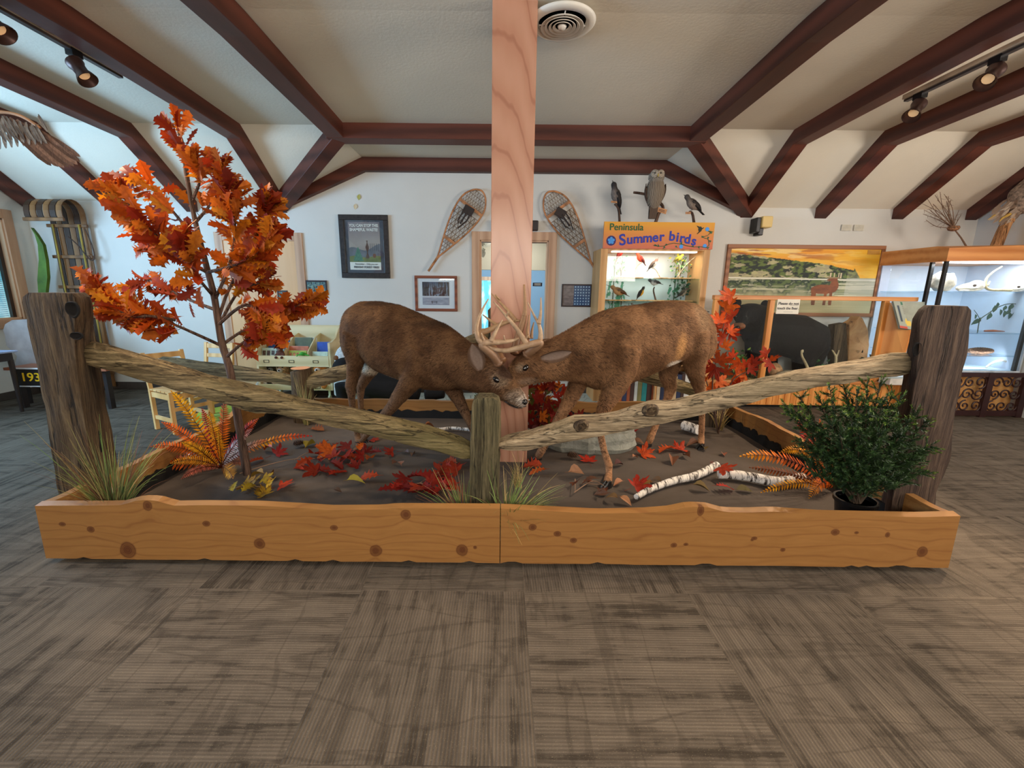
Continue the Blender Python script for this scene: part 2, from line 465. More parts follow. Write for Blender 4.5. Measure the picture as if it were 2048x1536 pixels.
# arched beam on the back wall
ab = MB()
prof = [(VX0, BZW + .02), (HX0 + .02, 2.83), (HX1 - .02, 2.83), (VX1, BZW + .02)]
rings = []
for (x, z) in prof:
    rings.append([Vector((x, YW - .09, z)), Vector((x, YW, z)), Vector((x, YW, z + .16)), Vector((x, YW - .09, z + .16))])
ab.loft(rings); struct(ab.obj(nm(), BEAMX, bevel=0.005))

# centre column, panelled in maple
def maple():
    t = NT('maple_panel', 0.26, spec=0.5)
    v = t.coord(scale=(1.0, 1.0, 0.16), loc=(0.03, 0, 0))
    w1 = t.wave(6.0, v, dist=4.5, detail=2, kind='RINGS', dirn='Y', dscale=1.1)
    n = t.noise(40, 5, v)
    c = t.ramp(w1, [(0.0, (160, 110, 88)), (0.05, (178, 128, 104)), (0.6, (184, 137, 112)), (1.0, (188, 141, 117))])
    t.col(t.mix(t.math('MULTIPLY', n, 0.25), c, (178, 122, 94)))
    return t.m
CX, CY = 0.062, 3.22
col = MB(); col.box((CX - .14, CY - .14, 0.10), (CX + .14, CY + .14, 3.2))
struct(col.obj(nm(), maple(), bevel=0.004))

# baseboards
BB = flat((72, 64, 58), 0.5)
def bb(name, lo, hi):
    m = MB(); m.box(lo, hi); struct(m.obj(name, BB, bevel=0.004))
bb('baseboard_back', (XL, YW - .018, 0), (-3.78, YW, 0.10))
bb('baseboard_rear', (-2.55, YW - .018, 0), (DX0 - .10, YW, 0.10))
bb('baseboard_right', (DX1 + .10, YW - .018, 0), (XR, YW, 0.10))
bb('baseboard_left', (XL, -2, 0), (XL + .018, YW, 0.10))

# doorway trim + hall beyond
def door_trim(x0, x1, z1, w=0.105):
    m = MB()
    m.box((x0 - w, YW - .025, 0), (x0, YW, z1 + w)); m.box((x1, YW - .025, 0), (x1 + w, YW, z1 + w)); m.box((x0, YW - .025, z1), (x1, YW, z1 + w))
    m.box((x0 - .005, YW - .01, 0), (x0 + .02, YW + .14, z1)); m.box((x1 - .02, YW - .01, 0), (x1 + .005, YW + .14, z1)); m.box((x0, YW - .01, z1 - .02), (x1, YW + .14, z1))
    return m
struct(door_trim(DX0, DX1, DZ).obj(nm(), TRIM, bevel=0.004))
HW = plaster('hall_paint', (206, 204, 190)); HB = plaster('hall_paint_blue', (128, 152, 172))
hm = MB()
hm.box((-1.3, YW+.14, 0), (-1.2, 10.1, 2.5)); hm.box((1.5, YW+.14, 0), (1.6, 10.1, 2.5)); hm.box((-1.3, YW+.14, 2.45), (1.6, 10.1, 2.5))
struct(hm.obj('wall_hall', HW))
# header of the opening into the farther room, then the blue far wall with its window
hd = MB(); hd.box((-1.2, 7.6, 1.74), (1.5, 7.7, 2.45)); hd.box((-1.2, 7.6, 0), (-.62, 7.7, 1.74)); hd.box((0.78, 7.6, 0), (1.5, 7.7, 1.74)); struct(hd.obj('wall_hall_header', HW))
fw = MB(); fw.box((-1.3, 10, 0), (1.6, 10.1, 2.5)); struct(fw.obj('wall_far', HB))
def skyview():
    t = NT('bright_view', 0.8)
    n = t.noise(7, 5, stretch=(1.5, 1, .6)); c = t.ramp(n, [(0.4, (90, 170, 190)), (0.6, (190, 240, 250))])
    t.col(c); t.l.new(c, t.b.inputs['Emission Color']); t.b.inputs['Emission Strength'].default_value = 0.85
    return t.m
SKY = skyview()
fwn = MB(); fwn.box((-.72, 9.96, 0.55), (-.22, 9.99, 1.62)); pane_ = fwn.obj('window_2', SKY); struct(pane_)
ft = MB()
for lo, hi in (((-.80, 9.93, .47), (-.72, 10, 1.70)), ((-.22, 9.93, .47), (-.14, 10, 1.70)), ((-.72, 9.93, .47), (-.22, 10, .55)), ((-.72, 9.93, 1.62), (-.22, 10, 1.70))): ft.box(lo, hi)
fo = ft.obj('window_frame', TRIM, pane_); fo.matrix_parent_inverse.identity()

# left wall window with blinds
wf = MB(); t_ = 0.11
wf.box((XL, WY0 - t_, WZ0 - t_), (XL + .025, WY0, WZ1 + t_)); wf.box((XL, WY1, WZ0 - t_), (XL + .025, WY1 + t_, WZ1 + t_)); wf.box((XL, WY0, WZ1), (XL + .025, WY1, WZ1 + t_)); wf.box((XL, WY0, WZ0 - t_), (XL + .04, WY1, WZ0))
wf.box((XL - .14, WY1 - .02, WZ0), (XL + .005, WY1, WZ1)); wf.box((XL - .14, WY0, WZ1 - .02), (XL + .005, WY1, WZ1)); wf.box((XL - .14, WY0, WZ0), (XL + .005, WY1, WZ0 + .02))
wo = wf.obj('window_1', TRIM, bevel=0.004); struct(wo)
ws = MB()
for y in (WY1 - .06, WY1 - 1.2, WY1 - 2.3, WY0 + .02): ws.box((XL - .09, y, WZ0 + .02), (XL - .05, y + .04, WZ1 - .02))
ws.obj('window_sash', flat((58, 42, 34), 0.4), wo)
sl = MB()
for k in range(44):
    z = WZ0 + .04 + k * 0.0245
    sl.box((XL - .045, WY0 + .03, z), (XL - .025, WY1 - .12, z + .004), rot=Matrix.Rotation(0.5, 3, 'Y'))
sl.obj('window_blind', flat((190, 215, 235), 0.5), wo)
wg = MB(); wg.box((XL - .13, WY0, WZ0), (XL - .12, WY1, WZ1)); wg.obj('window_view', SKY, wo)

# wooden door on the back wall behind the oak tree
pL, pR = -3.63, -2.70
struct(door_trim(pL, pR, 1.99).obj(nm(), TRIM, bevel=0.004))
def veneer():
    t = NT('birch_veneer', 0.42)
    v = t.coord(scale=(1, 1, 0.06)); n = t.noise(5.5, 3, v, dist=0.8); m = t.noise(30, 4, v)
    t.col(t.mix(t.math('MULTIPLY', m, 0.3), t.ramp(n, [(0.3, (186, 128, 78)), (0.42, (222, 170, 116)), (0.7, (228, 180, 128))]), (206, 150, 100)))
    return t.m
dd = MB(); dd.box((pL - .005, YW - .014, 0.01), (pR + .005, YW + .05, 1.995)); d1 = dd.obj('door_1', veneer()); struct(d1)

# ================================================================== PLANTER
PY0, PY1, PX0, PX1, SZ = 1.965, 4.22, -2.31, 2.29, 0.12
def interp(tab, x):
    if x <= tab[0][0]: return tab[0][1:] if len(tab[0]) > 2 else tab[0][1]
    for a, b in zip(tab, tab[1:]):
        if x <= b[0]:
            t = (x - a[0]) / (b[0] - a[0])
            if len(a) > 2: return tuple(a[i] + (b[i] - a[i]) * t for i in range(1, len(a)))
            return a[1] + (b[1] - a[1]) * t
    return tab[-1][1:] if len(tab[-1]) > 2 else tab[-1][1]

def pine_knots(knots, name):
    t = NT(name, 0.45, spec=0.3)
    v0 = t.coord(); x, y, z = t.sep(v0)
    # displace the grain round each knot
    zz = z; dark = None
    wob = t.noise(2.2, 3, t.coord(scale=(0.5, 1, 3)))
    zz = t.math('MULTIPLY_ADD', wob, 0.16, zz)
    for (kx, kz, r, sq) in knots:
        dx = t.math('MULTIPLY', t.math('SUBTRACT', x, kx), sq); dz = t.math('SUBTRACT', z, kz)
        d2 = t.math('ADD', t.math('MULTIPLY', dx, dx), t.math('MULTIPLY', dz, dz))
        g = t.math('DIVIDE', r * r * 1.6, t.math('ADD', d2, r * r * 0.7))
        zz = t.math('ADD', zz, t.math('MULTIPLY', t.math('MULTIPLY', g, dz), 1.0))
        e = t.math('DIVIDE', t.math('SQRT', d2), t.math('MULTIPLY', t.math('MULTIPLY_ADD', t.noise(9, 2), 1.1, .45), r))
        k = t.ramp(e, [(0.35, 1.0), (0.62, 0.75), (0.80, 0.9), (1.0, 0.0)])
        ring = t.math('MULTIPLY', t.math('SINE', t.math('MULTIPLY', e, 16.0)), 0.18)
        k = t.math('MAXIMUM', t.math('SUBTRACT', k, t.math('ABSOLUTE', ring)), 0.0)
        dark = k if dark is None else t.math('MAXIMUM', dark, k)
    gr = t.wave(6.0, t.comb(t.math('MULTIPLY', x, 0.14), 0.0, zz), dist=2.2, detail=3, dirn='Z', dscale=1.0)
    line = t.ramp(gr, [(0.0, 1.0), (0.06, 0.25), (0.3, 0.0)])
    fine = t.noise(60, 4, t.comb(t.math('MULTIPLY', x, 0.08), y, zz))
    base = t.mix(fine, (132, 90, 46), (168, 122, 70))
    blot = t.noise(3.0, 3, t.coord(scale=(0.4, 1, 1.5)))
    base = t.mix(t.math('MULTIPLY', blot, 0.5), base, (142, 96, 50))
    base = t.mix(t.math('MULTIPLY', line, 0.34), base, (104, 58, 28))
    base = t.mix(dark, base, (84, 44, 24))
    t.col(base); t.bump(fine, 0.08, 0.003)
    return t.m
FRONT_TOP = [(60,1013),(100,1012),(209,1012),(242,1011),(264,1004),(275,1001),(308,1001),(327,1007),(346,1012),(401,1011),(510,1012),(600,1017),(662,1021),(760,1020),(789,1017),(999,1018),(1098,1023),(1195,1028),(1293,1026),(1342,1022),(1378,1014),(1415,1015),(1452,1025),(1500,1026),(1549,1024),(1648,1031),(1845,1035),(1917,1033)]
ft_ = [(at(x, y, PY0).x, at(x, y, PY0).z) for x, y in FRONT_TOP]
def kpos(px, py):
    p = at(px, py, PY0); return p.x, p.z
def live_board(name, x0, x1, mat, parent, n=60):
    mb = MB(); rings = []
    for i in range(n + 1):
        x = x0 + (x1 - x0) * i / n
        zt = interp(ft_, x); zb = 0.022 + 0.008 * ns(x * 3.1, 2.0) + (0.010 if ns(x * 9, 5) > 0.62 else 0)
        rings.append([Vector((x, PY0, zb)), Vector((x, PY0 + .05, zb)), Vector((x, PY0 + .05, zt + .004)), Vector((x, PY0 + .042, zt + .008)), Vector((x, PY0 + .004, zt))])
    mb.loft(rings)
    return mb.obj(name, mat, parent)
planter = thing('planter_box', 'long low display planter of knotty live-edge pine boards around the two deer', 'planter', (0, 3.05, 0), world=True)
kn1 = [kpos(x, y) + (r, s) for x, y, r, s in [(255,1100,.050,1.15),(519,1088,.034,1.0),(751,1102,.040,1.1),(925,1100,.036,1.1),(412,1048,.018,.8),(668,1056,.018,.8),(812,1030,.028,1.0),(181,1059,.018,.9),(124,1049,.014,.7),(294,1012,.034,1.2),(950,1095,.010,1)]]
kn2 = [kpos(x, y) + (r, s) for x, y, r, s in [(1066,1055,.022,.9),(1115,1068,.016,.8),(1147,1081,.014,.8),(1402,1023,.032,1.6),(1348,1091,.013,.8),(1372,1089,.009,.7),(1671,1065,.018,.8),(1714,1066,.010,.7),(1776,1070,.018,1.2),(1845,1103,.030,1.0),(1509,1077,.012,.7),(1566,1100,.011,.8),(1505,1080,.008,.8)]]
live_board('front_board', PX0, 0.002, pine_knots(kn1, 'knotty_pine'), planter)
live_board('front_board', 0.006, PX1, pine_knots(kn2, 'knotty_pine_paler'), planter)
PSIDE = pine_knots([(-9, 0, .03, 1)], 'pine_side')
def edge_z(s, seed, base=0.315):
    return base + 0.03 * (ns(s * 1.3, seed) - .5) * 2 + 0.012 * (ns(s * 5, seed + 3) - .5)
for (xx, sgn, seed) in ((PX0, 1, 1.0), (PX1, -1, 7.0)):
    mb = MB(); rings = []
    for i in range(41):
        y = PY0 + .052 + (PY1 - PY0 - .05) * i / 40; zt = edge_z(y, seed) + (0.07 * math.exp(-((y - 3.75) / .22) ** 2) if xx < 0 else 0)
        rings.append([Vector((xx, y, .03)), Vector((xx + sgn*.045, y, .03)), Vector((xx + sgn*.045, y, zt)), Vector((xx, y, zt))])
    mb.loft(rings); mb.obj('side_board', PSIDE, planter)
mb = MB(); rings = []
for i in range(61):
    x = PX0 + .05 + (PX1 - PX0 - .1) * i / 60; zt = edge_z(x, 11.0, .30)
    rings.append([Vector((x, PY1, .03)), Vector((x, PY1 + .045, .03)), Vector((x, PY1 + .045, zt)), Vector((x, PY1, zt))])
mb.loft(rings); mb.obj('back_board', PSIDE, planter)
pl = MB(); pl.box((PX0 + .07, PY0 + .055, 0.0), (PX1 - .07, PY1 - .03, .10)); pl.obj('plinth', flat((22, 20, 19), 0.8), planter)
# ground cloth with soft wrinkles and a torn black liner along the boards
def cloth_z(x, y):
    z = SZ + 0.010 * (ns(x * 1.4, y * 1.4, 2.0) - .5) + 0.006 * (ns(x * 5, y * 2.0, 9.0) - .5)
    return z
t = NT('ground_cloth', 0.85, spec=0.2)
n = t.noise(3, 5, dist=.6); f = t.noise(220, 2)
t.col(t.mix(t.math('MULTIPLY', f, .4), t.ramp(n, [(0.3, (60, 52, 46)), (0.7, (80, 71, 64))]), (96, 86, 78))); t.bump(t.math('ADD', n, t.math('MULTIPLY', f, .1)), .4, .02)
mb = MB(); NX, NY = 90, 46
for j in range(NY + 1):
    for i in range(NX + 1):
        x = PX0 + .046 + (PX1 - PX0 - .092) * i / NX; y = PY0 + .051 + (PY1 - PY0 - .055) * j / NY
        mb.v.append(Vector((x, y, cloth_z(x, y)))); mb.c.append(None)
for j in range(NY):
    for i in range(NX):
        a = j*(NX+1) + i; mb.f.append((a, a+1, a+NX+2, a+NX+1))
mb.obj('ground_cloth', t.m, planter, smooth=True)
LIN = flat((20, 18, 17), 0.85)
def liner(pts_fn, n, seed):
    mb = MB(); rings = []
    for i in range(n + 1):
        p, q = pts_fn(i / n); h = .05 + .075 * ns(i * .31, seed) + .02 * ns(i * 1.7, seed + 4)
        rings.append([p, q, q + Vector((0, 0, h)), p + Vector((0, 0, h))])
    mb.loft(rings); mb.obj('liner', LIN, planter)
z0 = SZ - .02
liner(lambda s: (Vector((PX1 - .046, 2.1 + 2.1*s, z0)), Vector((PX1 - .062, 2.1 + 2.1*s, z0))), 90, 1)
liner(lambda s: (Vector((PX0 + .046, 2.1 + 2.1*s, z0)), Vector((PX0 + .062, 2.1 + 2.1*s, z0))), 90, 2)
liner(lambda s: (Vector((PX0 + .06 + 4.45*s, PY1 - .001, z0)), Vector((PX0 + .06 + 4.45*s, PY1 - .016, z0))), 150, 3)

# ================================================================== SPLIT-RAIL FENCE
def weathered(name, dark, mid, light, axis, rough=.85, green=None):
    t = NT(name, rough, spec=.2)
    st = {'X': (0.05, 1, 1), 'Z': (1, 1, 0.05)}[axis]
    v = t.coord(scale=st)
    a = t.noise(26, 8, v, rough=.72, dist=.3); b = t.noise(150, 4, v, rough=.7); c = t.noise(1.6, 3)
    f = t.math('ADD', t.math('MULTIPLY', a, .65), t.math('MULTIPLY', b, .35))
    colr = t.ramp(f, [(0.38, dark), (0.50, mid), (0.62, light)])
    if green: colr = t.mix(t.ramp(c, [(0.45, 0.0), (0.65, 0.5)]), colr, green)
    cr = t.ramp(t.noise(14, 6, v, rough=.5, dist=.15), [(0.485, 0.0), (0.5, .8), (0.515, 0.0)])
    colr = t.mix(cr, colr, tuple(x * .4 for x in dark))
    t.col(colr); t.bump(t.math('SUBTRACT', f, t.math('MULTIPLY', cr, .5)), .9, .016)
    return t.m
GREY_Z = weathered('post_wood', (46, 36, 26), (82, 66, 48), (112, 94, 70), 'Z')
GREY_Z2 = weathered('post_wood_dark', (40, 31, 26), (70, 55, 46), (98, 80, 66), 'Z')
GREY_Z3 = weathered('mossy_post_wood', (48, 42, 30), (88, 80, 58), (124, 112, 84), 'Z', green=(80, 80, 50))
RAIL_A = weathered('rail_wood_brown', (62, 50, 34), (112, 96, 68), (164, 142, 104), 'X', green=(106, 100, 62))
RAIL_B = weathered('rail_wood_silver', (84, 72, 56), (150, 132, 106), (196, 176, 146), 'X', green=(120, 112, 84))

def rough_ring(pts, seed, z, amp=.006, sub=5):
    """subdivide a quad ring with slightly wobbly, rounded corners"""
    out = []; m = len(pts); c = sum(pts, Vector()) / m
    for i in range(m):
        a, b = pts[i], pts[(i+1) % m]
        for k in range(sub):
            t = k / sub; p = a.lerp(b, t)
            d = (p - c); rr = 1 - .05 * (abs(t - .5) * 2) ** 6
            w = amp * (ns(i * 1.7 + t * 4, z * 1.3, seed) - .5) * 2 + amp * .6 * (ns((i + t) * 9, z * .8, seed + 5) - .5) * 2
            out.append(c + d * rr + d.normalized() * w)
    return out
def fence_post(tab, Y0, Y1, xm_is_left, seed, mat, label, zb=SZ - .02, extra=None, rnd=.04):
    rings = []; ys = [r[0] for r in tab]; N = 34
    zlo = zb
    for i in range(N + 1):
        y = ys[0] + (ys[-1] - ys[0]) * (i / N) ** 1.15
        xl, xm, xr = interp(tab, y)
        z = at((xl + xr) / 2, y, Y0).z
        if z < zlo: z = zlo
        if not xm_is_left:   # front face xl..xm, right side face xm..xr
            fl_, fr_ = at(xl, y, Y0).x, at(xm, y, Y0).x; br_ = at(xr, y, Y1).x; bl_ = fl_ + (br_ - fr_) * .6
        else:
            fl_, fr_ = at(xm, y, Y0).x, at(xr, y, Y0).x; bl_ = at(xl, y, Y1).x; br_ = fr_ + (bl_ - fl_) * .6
        shr = 1 - rnd * math.exp(-i * 1.1)
        q = [Vector((fl_, Y0, z)), Vector((fr_, Y0, z)), Vector((br_, Y1, z)), Vector((bl_, Y1, z))]
        c = sum(q, Vector()) / 4; q = [c + (p - c) * shr for p in q]
        rings.append(rough_ring(q, seed, z * 6))
        if z <= zlo: break
    rings = rings[::-1]
    mb = MB(); mb.loft(rings)
    o = single(mb, 'fence_post', mat, label, 'fence post', group='posts of the split-rail fence', smooth=True, auto=32)
    return o
DARKHOLE = flat((14, 10, 8), .9)
LPOST = [(586,52,146,176),(591,43,150,184),(605,40,152,189),(650,50,150,191),(700,62,150,195),(760,76,157,207),(880,96,175,230),(995,115,190,250),(1090,128,204,268)]
pL_ = fence_post(LPOST, 2.20, 2.44, False, 1, GREY_Z, 'tall thick weathered fence post with knothole at the left corner of the planter')
RPOST = [(612,1846,1856,1938),(618,1836,1848,1945),(640,1823,1838,1945),(700,1811,1836,1938),(755,1803,1830,1927),(850,1785,1815,1910),(910,1775,1800,1905),(950,1765,1790,1893),(985,1758,1785,1877),(1030,1750,1780,1870),(1100,1740,1772,1858)]
pR_ = fence_post(RPOST, 2.22, 2.40, True, 4, GREY_Z2, 'wide dark slab fence post at the right corner, beside the potted juniper')
MPOST = [(797,952,988,990),(801,946,996,998),(815,942,999,1002),(860,941,999,1002),(950,938,997,1000),(1003,935,996,999),(1090,932,993,996)]
pM_ = fence_post(MPOST, 2.22, 2.36, False, 8, GREY_Z3, 'short squared fence post in the middle of the front fence', rnd=.10)
def hole(o, px, py, Y, rx, rz, rim=True):
    """recessed knothole: a dark cup with a rim, as part of the post"""
    p = at(px, py, Y); mb = MB(); rings = []
    for k, (f, dy) in enumerate([(1.25, -.004), (1.12, -.012), (1.0, -.008), (.8, .0), (.3, .004)]):
        rings.append([Vector((p.x + math.cos(a) * rx * f * (1 + .12 * ns(a, 3)), p.y + dy - .006, p.z + math.sin(a) * rz * f * (1 + .1 * math.sin(a * 3)))) for a in [2 * PI * i / 18 for i in range(18)]])
    mb.loft(rings, cap=False); mb.f.append(tuple(len(mb.v) - 18 + i for i in range(18)))
    m2 = mb.obj('knothole', DARKHOLE, None, off=o.location, smooth=True); m2.parent = o
hole(pL_, 150, 618, 2.20, .028, .034)
hole(pL_, 158, 671, 2.21, .026, .016)
hole(pR_, 1829, 697, 2.24, .016, .030)
hh = at(193, 880, 2.30)
mb = MB(); mb.ell(hh + Vector((.005, 0, 0)), (.02, .02, .085)); m2 = mb.obj('knothole', DARKHOLE, None, off=pL_.location, smooth=True); m2.parent = pL_

def rail(top, bot, Ya, Yb, th, seed, mat, label, x0=None, x1=None, n=70, knots=(), name='fence_rail'):
    x0 = x0 or top[0][0]; x1 = x1 or top[-1][0]
    rings = []
    for i in range(n + 1):
        s = i / n; x = x0 + (x1 - x0) * s; Y = Ya + (Yb - Ya) * s
        yt, yb = interp(top, x), interp(bot, x)
        bm_ = at(x, yb, Y)
        # top px belongs to the back upper edge; solve height there
        tb = at(x, yt, Y + th * .85); h = tb.z - bm_.z
        f0 = Vector((bm_.x, Y, bm_.z))
        q = [f0, Vector((bm_.x, Y + th*.8, bm_.z + .01)), Vector((tb.x, Y + th, bm_.z + h * .55)), Vector((tb.x, Y + th * .8, bm_.z + h)), Vector((bm_.x, Y + th*.12, bm_.z + h * .84)), Vector((bm_.x, Y - .012, bm_.z + h * .55))]
        e = min(1.0, .72 + min(i, n - i) * .14)
        c = sum(q, Vector()) / 6; q = [c + (p - c) * e for p in q]
        rings.append(rough_ring(q, seed, x * .012, .007, 4))
    mb = MB(); mb.loft(rings)
    o = single(mb, name, mat, label, 'fence rail', group='rails of the split-rail fence', smooth=True, auto=28)
    for (kx, ky, r) in knots:
        s = (kx - x0) / (x1 - x0); p = at(kx, ky, Ya + (Yb - Ya) * s - .014); k = MB(); rings = []
        for f, dy in [(1.5, .012), (1.2, -.010), (.95, -.016), (.8, -.004), (.5, .002), (.2, .0)]:
            rings.append([p + Vector((math.cos(a) * r * f * 1.1, dy, math.sin(a) * r * f * (1 + .15 * math.sin(2*a + kx)))) for a in [2*PI*i/18 for i in range(18)]])
        k.loft(rings); ko = k.obj('knot', KNOTM, None, off=o.location, smooth=True); ko.parent = o
    return o
t = NT('knot_wood', .8); e = t.noise(26, 5, dist=1.5); t.col(t.ramp(e, [(.35, (34, 24, 16)), (.55, (84, 66, 46)), (.7, (128, 110, 82))])); t.bump(e, .8, .02); KNOTM = t.m
rail([(146,690),(155,682),(191,681),(308,712),(362,729),(444,752),(547,776),(606,795),(700,812),(799,834),(882,856),(935,874),(948,880)],
     [(146,716),(160,726),(200,738),(342,780),(513,828),(540,828),(696,861),(843,898),(933,921),(948,924)], 2.30, 2.24, .12, 3, RAIL_A,
     'thick brown weathered rail sloping down from the left post to the middle post')
rail([(990,876),(1010,869),(1062,857),(1105,843),(1145,827),(1194,826),(1234,820),(1276,804),(1302,797),(1333,800),(1387,787),(1480,764),(1531,751),(1591,737),(1635,730),(1720,716),(1778,704),(1842,702)],
     [(990,902),(1054,902),(1117,889),(1197,874),(1281,858),(1375,837),(1478,813),(1538,795),(1608,783),(1720,762),(1798,754),(1842,738)], 2.24, 2.30, .12, 9, RAIL_B,
     'wavy silver-grey rail with two big knots rising to the right post', knots=((1163, 853, .026), (1302, 822, .028)))
# rear fence, behind the deer
rail([(318,712),(330,712),(428,724),(477,730),(543,741),(590,750)], [(318,740),(400,752),(477,762),(543,766),(590,774)], 4.02, 4.02, .10, 21, RAIL_A, 'dark rear rail running left from the stump, seen through the oak stem')
rail([(600,752),(620,744),(696,727),(760,712),(925,676),(985,652)], [(600,776),(620,780),(700,757),(760,742),(925,704),(985,688)], 4.02, 4.05, .10, 22, RAIL_A, 'rear rail passing behind the left deer up to the rear post')
rail([(1090,700),(1200,716),(1330,748),(1400,772),(1440,786)], [(1090,726),(1200,746),(1330,776),(1400,798),(1440,812)], 4.05, 4.02, .10, 23, RAIL_A, 'rear rail behind the right deer, seen between its hind legs')
rp = [(615,980,1010,1016),(620,975,1014,1020),(740,977,1014,1020),(960,982,1014,1020)]
fence_post(rp, 4.0, 4.14, False, 31, GREY_Z3, 'tall narrow rear fence post half hidden behind the maple column')
st = MB(); c0 = at(594, 742, 4.0); rings = []
for i in range(12):
    z = SZ - .02 + (c0.z - SZ + .02) * i / 11; r = .092 * (1.12 - .12 * i / 11)
    rings.append([Vector((c0.x + r * math.cos(a) * (1 + .10 * ns(a * 3, 1.5)), 4.08 + r * math.sin(a) * (1 + .1 * ns(a * 3, 8)), z + (.02 * math.cos(a) if i == 11 else 0))) for a in [2*PI*k/18 for k in range(18)]])
st.loft(rings); stump = single(st, 'tree_stump', GREY_Z, 'brown stump post where the two rear rails meet, left of the deer', 'stump', smooth=True, auto=50)
c1 = MB(); c1.lathe([(.088, 0), (.088, .004)], (c0.x, 4.08, c0.z + .012)); so = c1.obj('cut_face', flat((196, 142, 104), .7), None, off=stump.location); so.parent = stump
st = MB(); c0 = at(1436, 826, 4.0); rings = []
for i in range(8):
    z = SZ - .02 + .28 * i / 7; r = .085
    rings.append([Vector((c0.x + r * math.cos(a) * (1 + .12 * ns(a * 3, 2.5)), 4.06 + r * math.sin(a), z)) for a in [2*PI*k/16 for k in range(16)]])
st.loft(rings); single(st, 'tree_stump', GREY_Z, 'low brown stump post behind the right deer, under the red maple shoots', 'stump', smooth=True, auto=50)

# ================================================================== THE TWO DEER
def eval_mesh(o):
    dg = bpy.context.evaluated_depsgraph_get(); dg.update()
    me = D.meshes.new_from_object(o.evaluated_get(dg)); return me
def deer(name, label, P0, d, secs, legs, base_cols, spots, vox=.0105, groundz=SZ):
    d = Vector((d[0], d[1], 0)).normalized(); n = Vector((-d.y, d.x, 0)); n = n if n.y > 0 else -n
    P0 = Vector((P0[0], P0[1], 0))
    def pp(px, py, off=0.0): return atp(px, py, P0 + n * off, n)
    mb = MB(); rings = []
    for (tx, ty, bx, by, hw, off) in secs:
        T, B = pp(tx, ty, off), pp(bx, by, off); c = (T + B) / 2; u = (T - B) / 2
        ring = []
        for k in range(20):
            a = 2 * PI * k / 20
            ca, sa = math.cos(a), math.sin(a)
            w = hw * (1 - .14 * max(0, sa) ** 2 + .05 * max(0, -sa))
            ring.append(c + n * (w * math.copysign(abs(ca) ** .9, ca)) + u * (math.copysign(abs(sa) ** .92, sa)))
        rings.append(ring)
    # resample between sections for smoothness
    mb.loft(rings)
    for leg in legs:
        pts, rs = [], []
        for q in leg:
            pts.append(atz(q[0], q[1], q[3]) if len(q) > 4 else pp(q[0], q[1], q[2])); rs.append((q[3] if len(q) == 4 else q[4]) * 1.12 + .002)
        mb.tube(pts, rs, 12, up=n)
    tmp = mb.obj('tmp', VCOL, None)
    r = tmp.modifiers.new('r', 'REMESH'); r.mode = 'VOXEL'; r.voxel_size = vox
    s = tmp.modifiers.new('s', 'SMOOTH'); s.iterations = 7; s.factor = .6
    me = eval_mesh(tmp); D.objects.remove(tmp)
    root = thing(name, label, 'deer', (P0.x + d.x * .5, P0.y + d.y * .5, groundz), world=True)
    off = Vector(root['_w'])
    co = np.empty(len(me.vertices) * 3, dtype=np.float64); me.vertices.foreach_get('co', co); co = co.reshape(-1, 3)
    nd = np.array(d[:]); nn = np.array(n[:])
    z = co[:, 2] - groundz
    c0, c1, cleg, cbel = [np.array(S(*c)[:3]) for c in base_cols]
    nz = np.array([ns(p[0] * 7, p[1] * 7, p[2] * 7, 3) for p in co])
    colr = c0 + (c1 - c0) * np.clip((nz - .3) / .4, 0, 1)[:, None]
    lt = np.clip((.62 - z) / .22, 0, 1)[:, None]; colr = colr * (1 - lt) + cleg * lt
    for (p, rad, c, st_) in spots(pp):
        dd_ = np.linalg.norm((co - np.array(p[:])) / np.array(rad), axis=1)
        w_ = (np.clip(1.15 - dd_, 0, .5) * 2 * st_)[:, None]; colr = colr * (1 - w_) + np.array(S(*c)[:3]) * w_
    ca = me.color_attributes.new('Col', 'FLOAT_COLOR', 'POINT')
    ca.data.foreach_set('color', np.concatenate([colr, np.ones((len(co), 1))], 1).astype(np.float32).ravel())
    me.vertices.foreach_set('co', (co - np.array(off[:])).ravel())
    me.polygons.foreach_set('use_smooth', [True] * len(me.polygons))
    me.materials.clear(); me.materials.append(FURSKIN); me.update()
    body = D.objects.new('body', me); C.objects.link(body); body.parent = root
    return root, pp, d, n, body, co, colr
t = NT('deer_coat', .85, spec=.12)
v = t.coord(rot=(0, 0, .5), scale=(.55, 1, 1)); f1 = t.noise(55, 5, v, rough=.65, dist=.6); f2 = t.noise(9, 4, v, dist=.5)
f = t.math('ADD', t.math('MULTIPLY', f1, .6), t.math('MULTIPLY', f2, .4))
t.col(t.mix(t.ramp(f, [(.40, 0.9), (.60, 0.0)]), t.attr(), (48, 33, 23))); t.bump(f, .5, .012); FURSKIN = t.m
ft2 = NT('deer_hair', .7, spec=.15); ft2.col(ft2.attr()); HAIRM = ft2.m

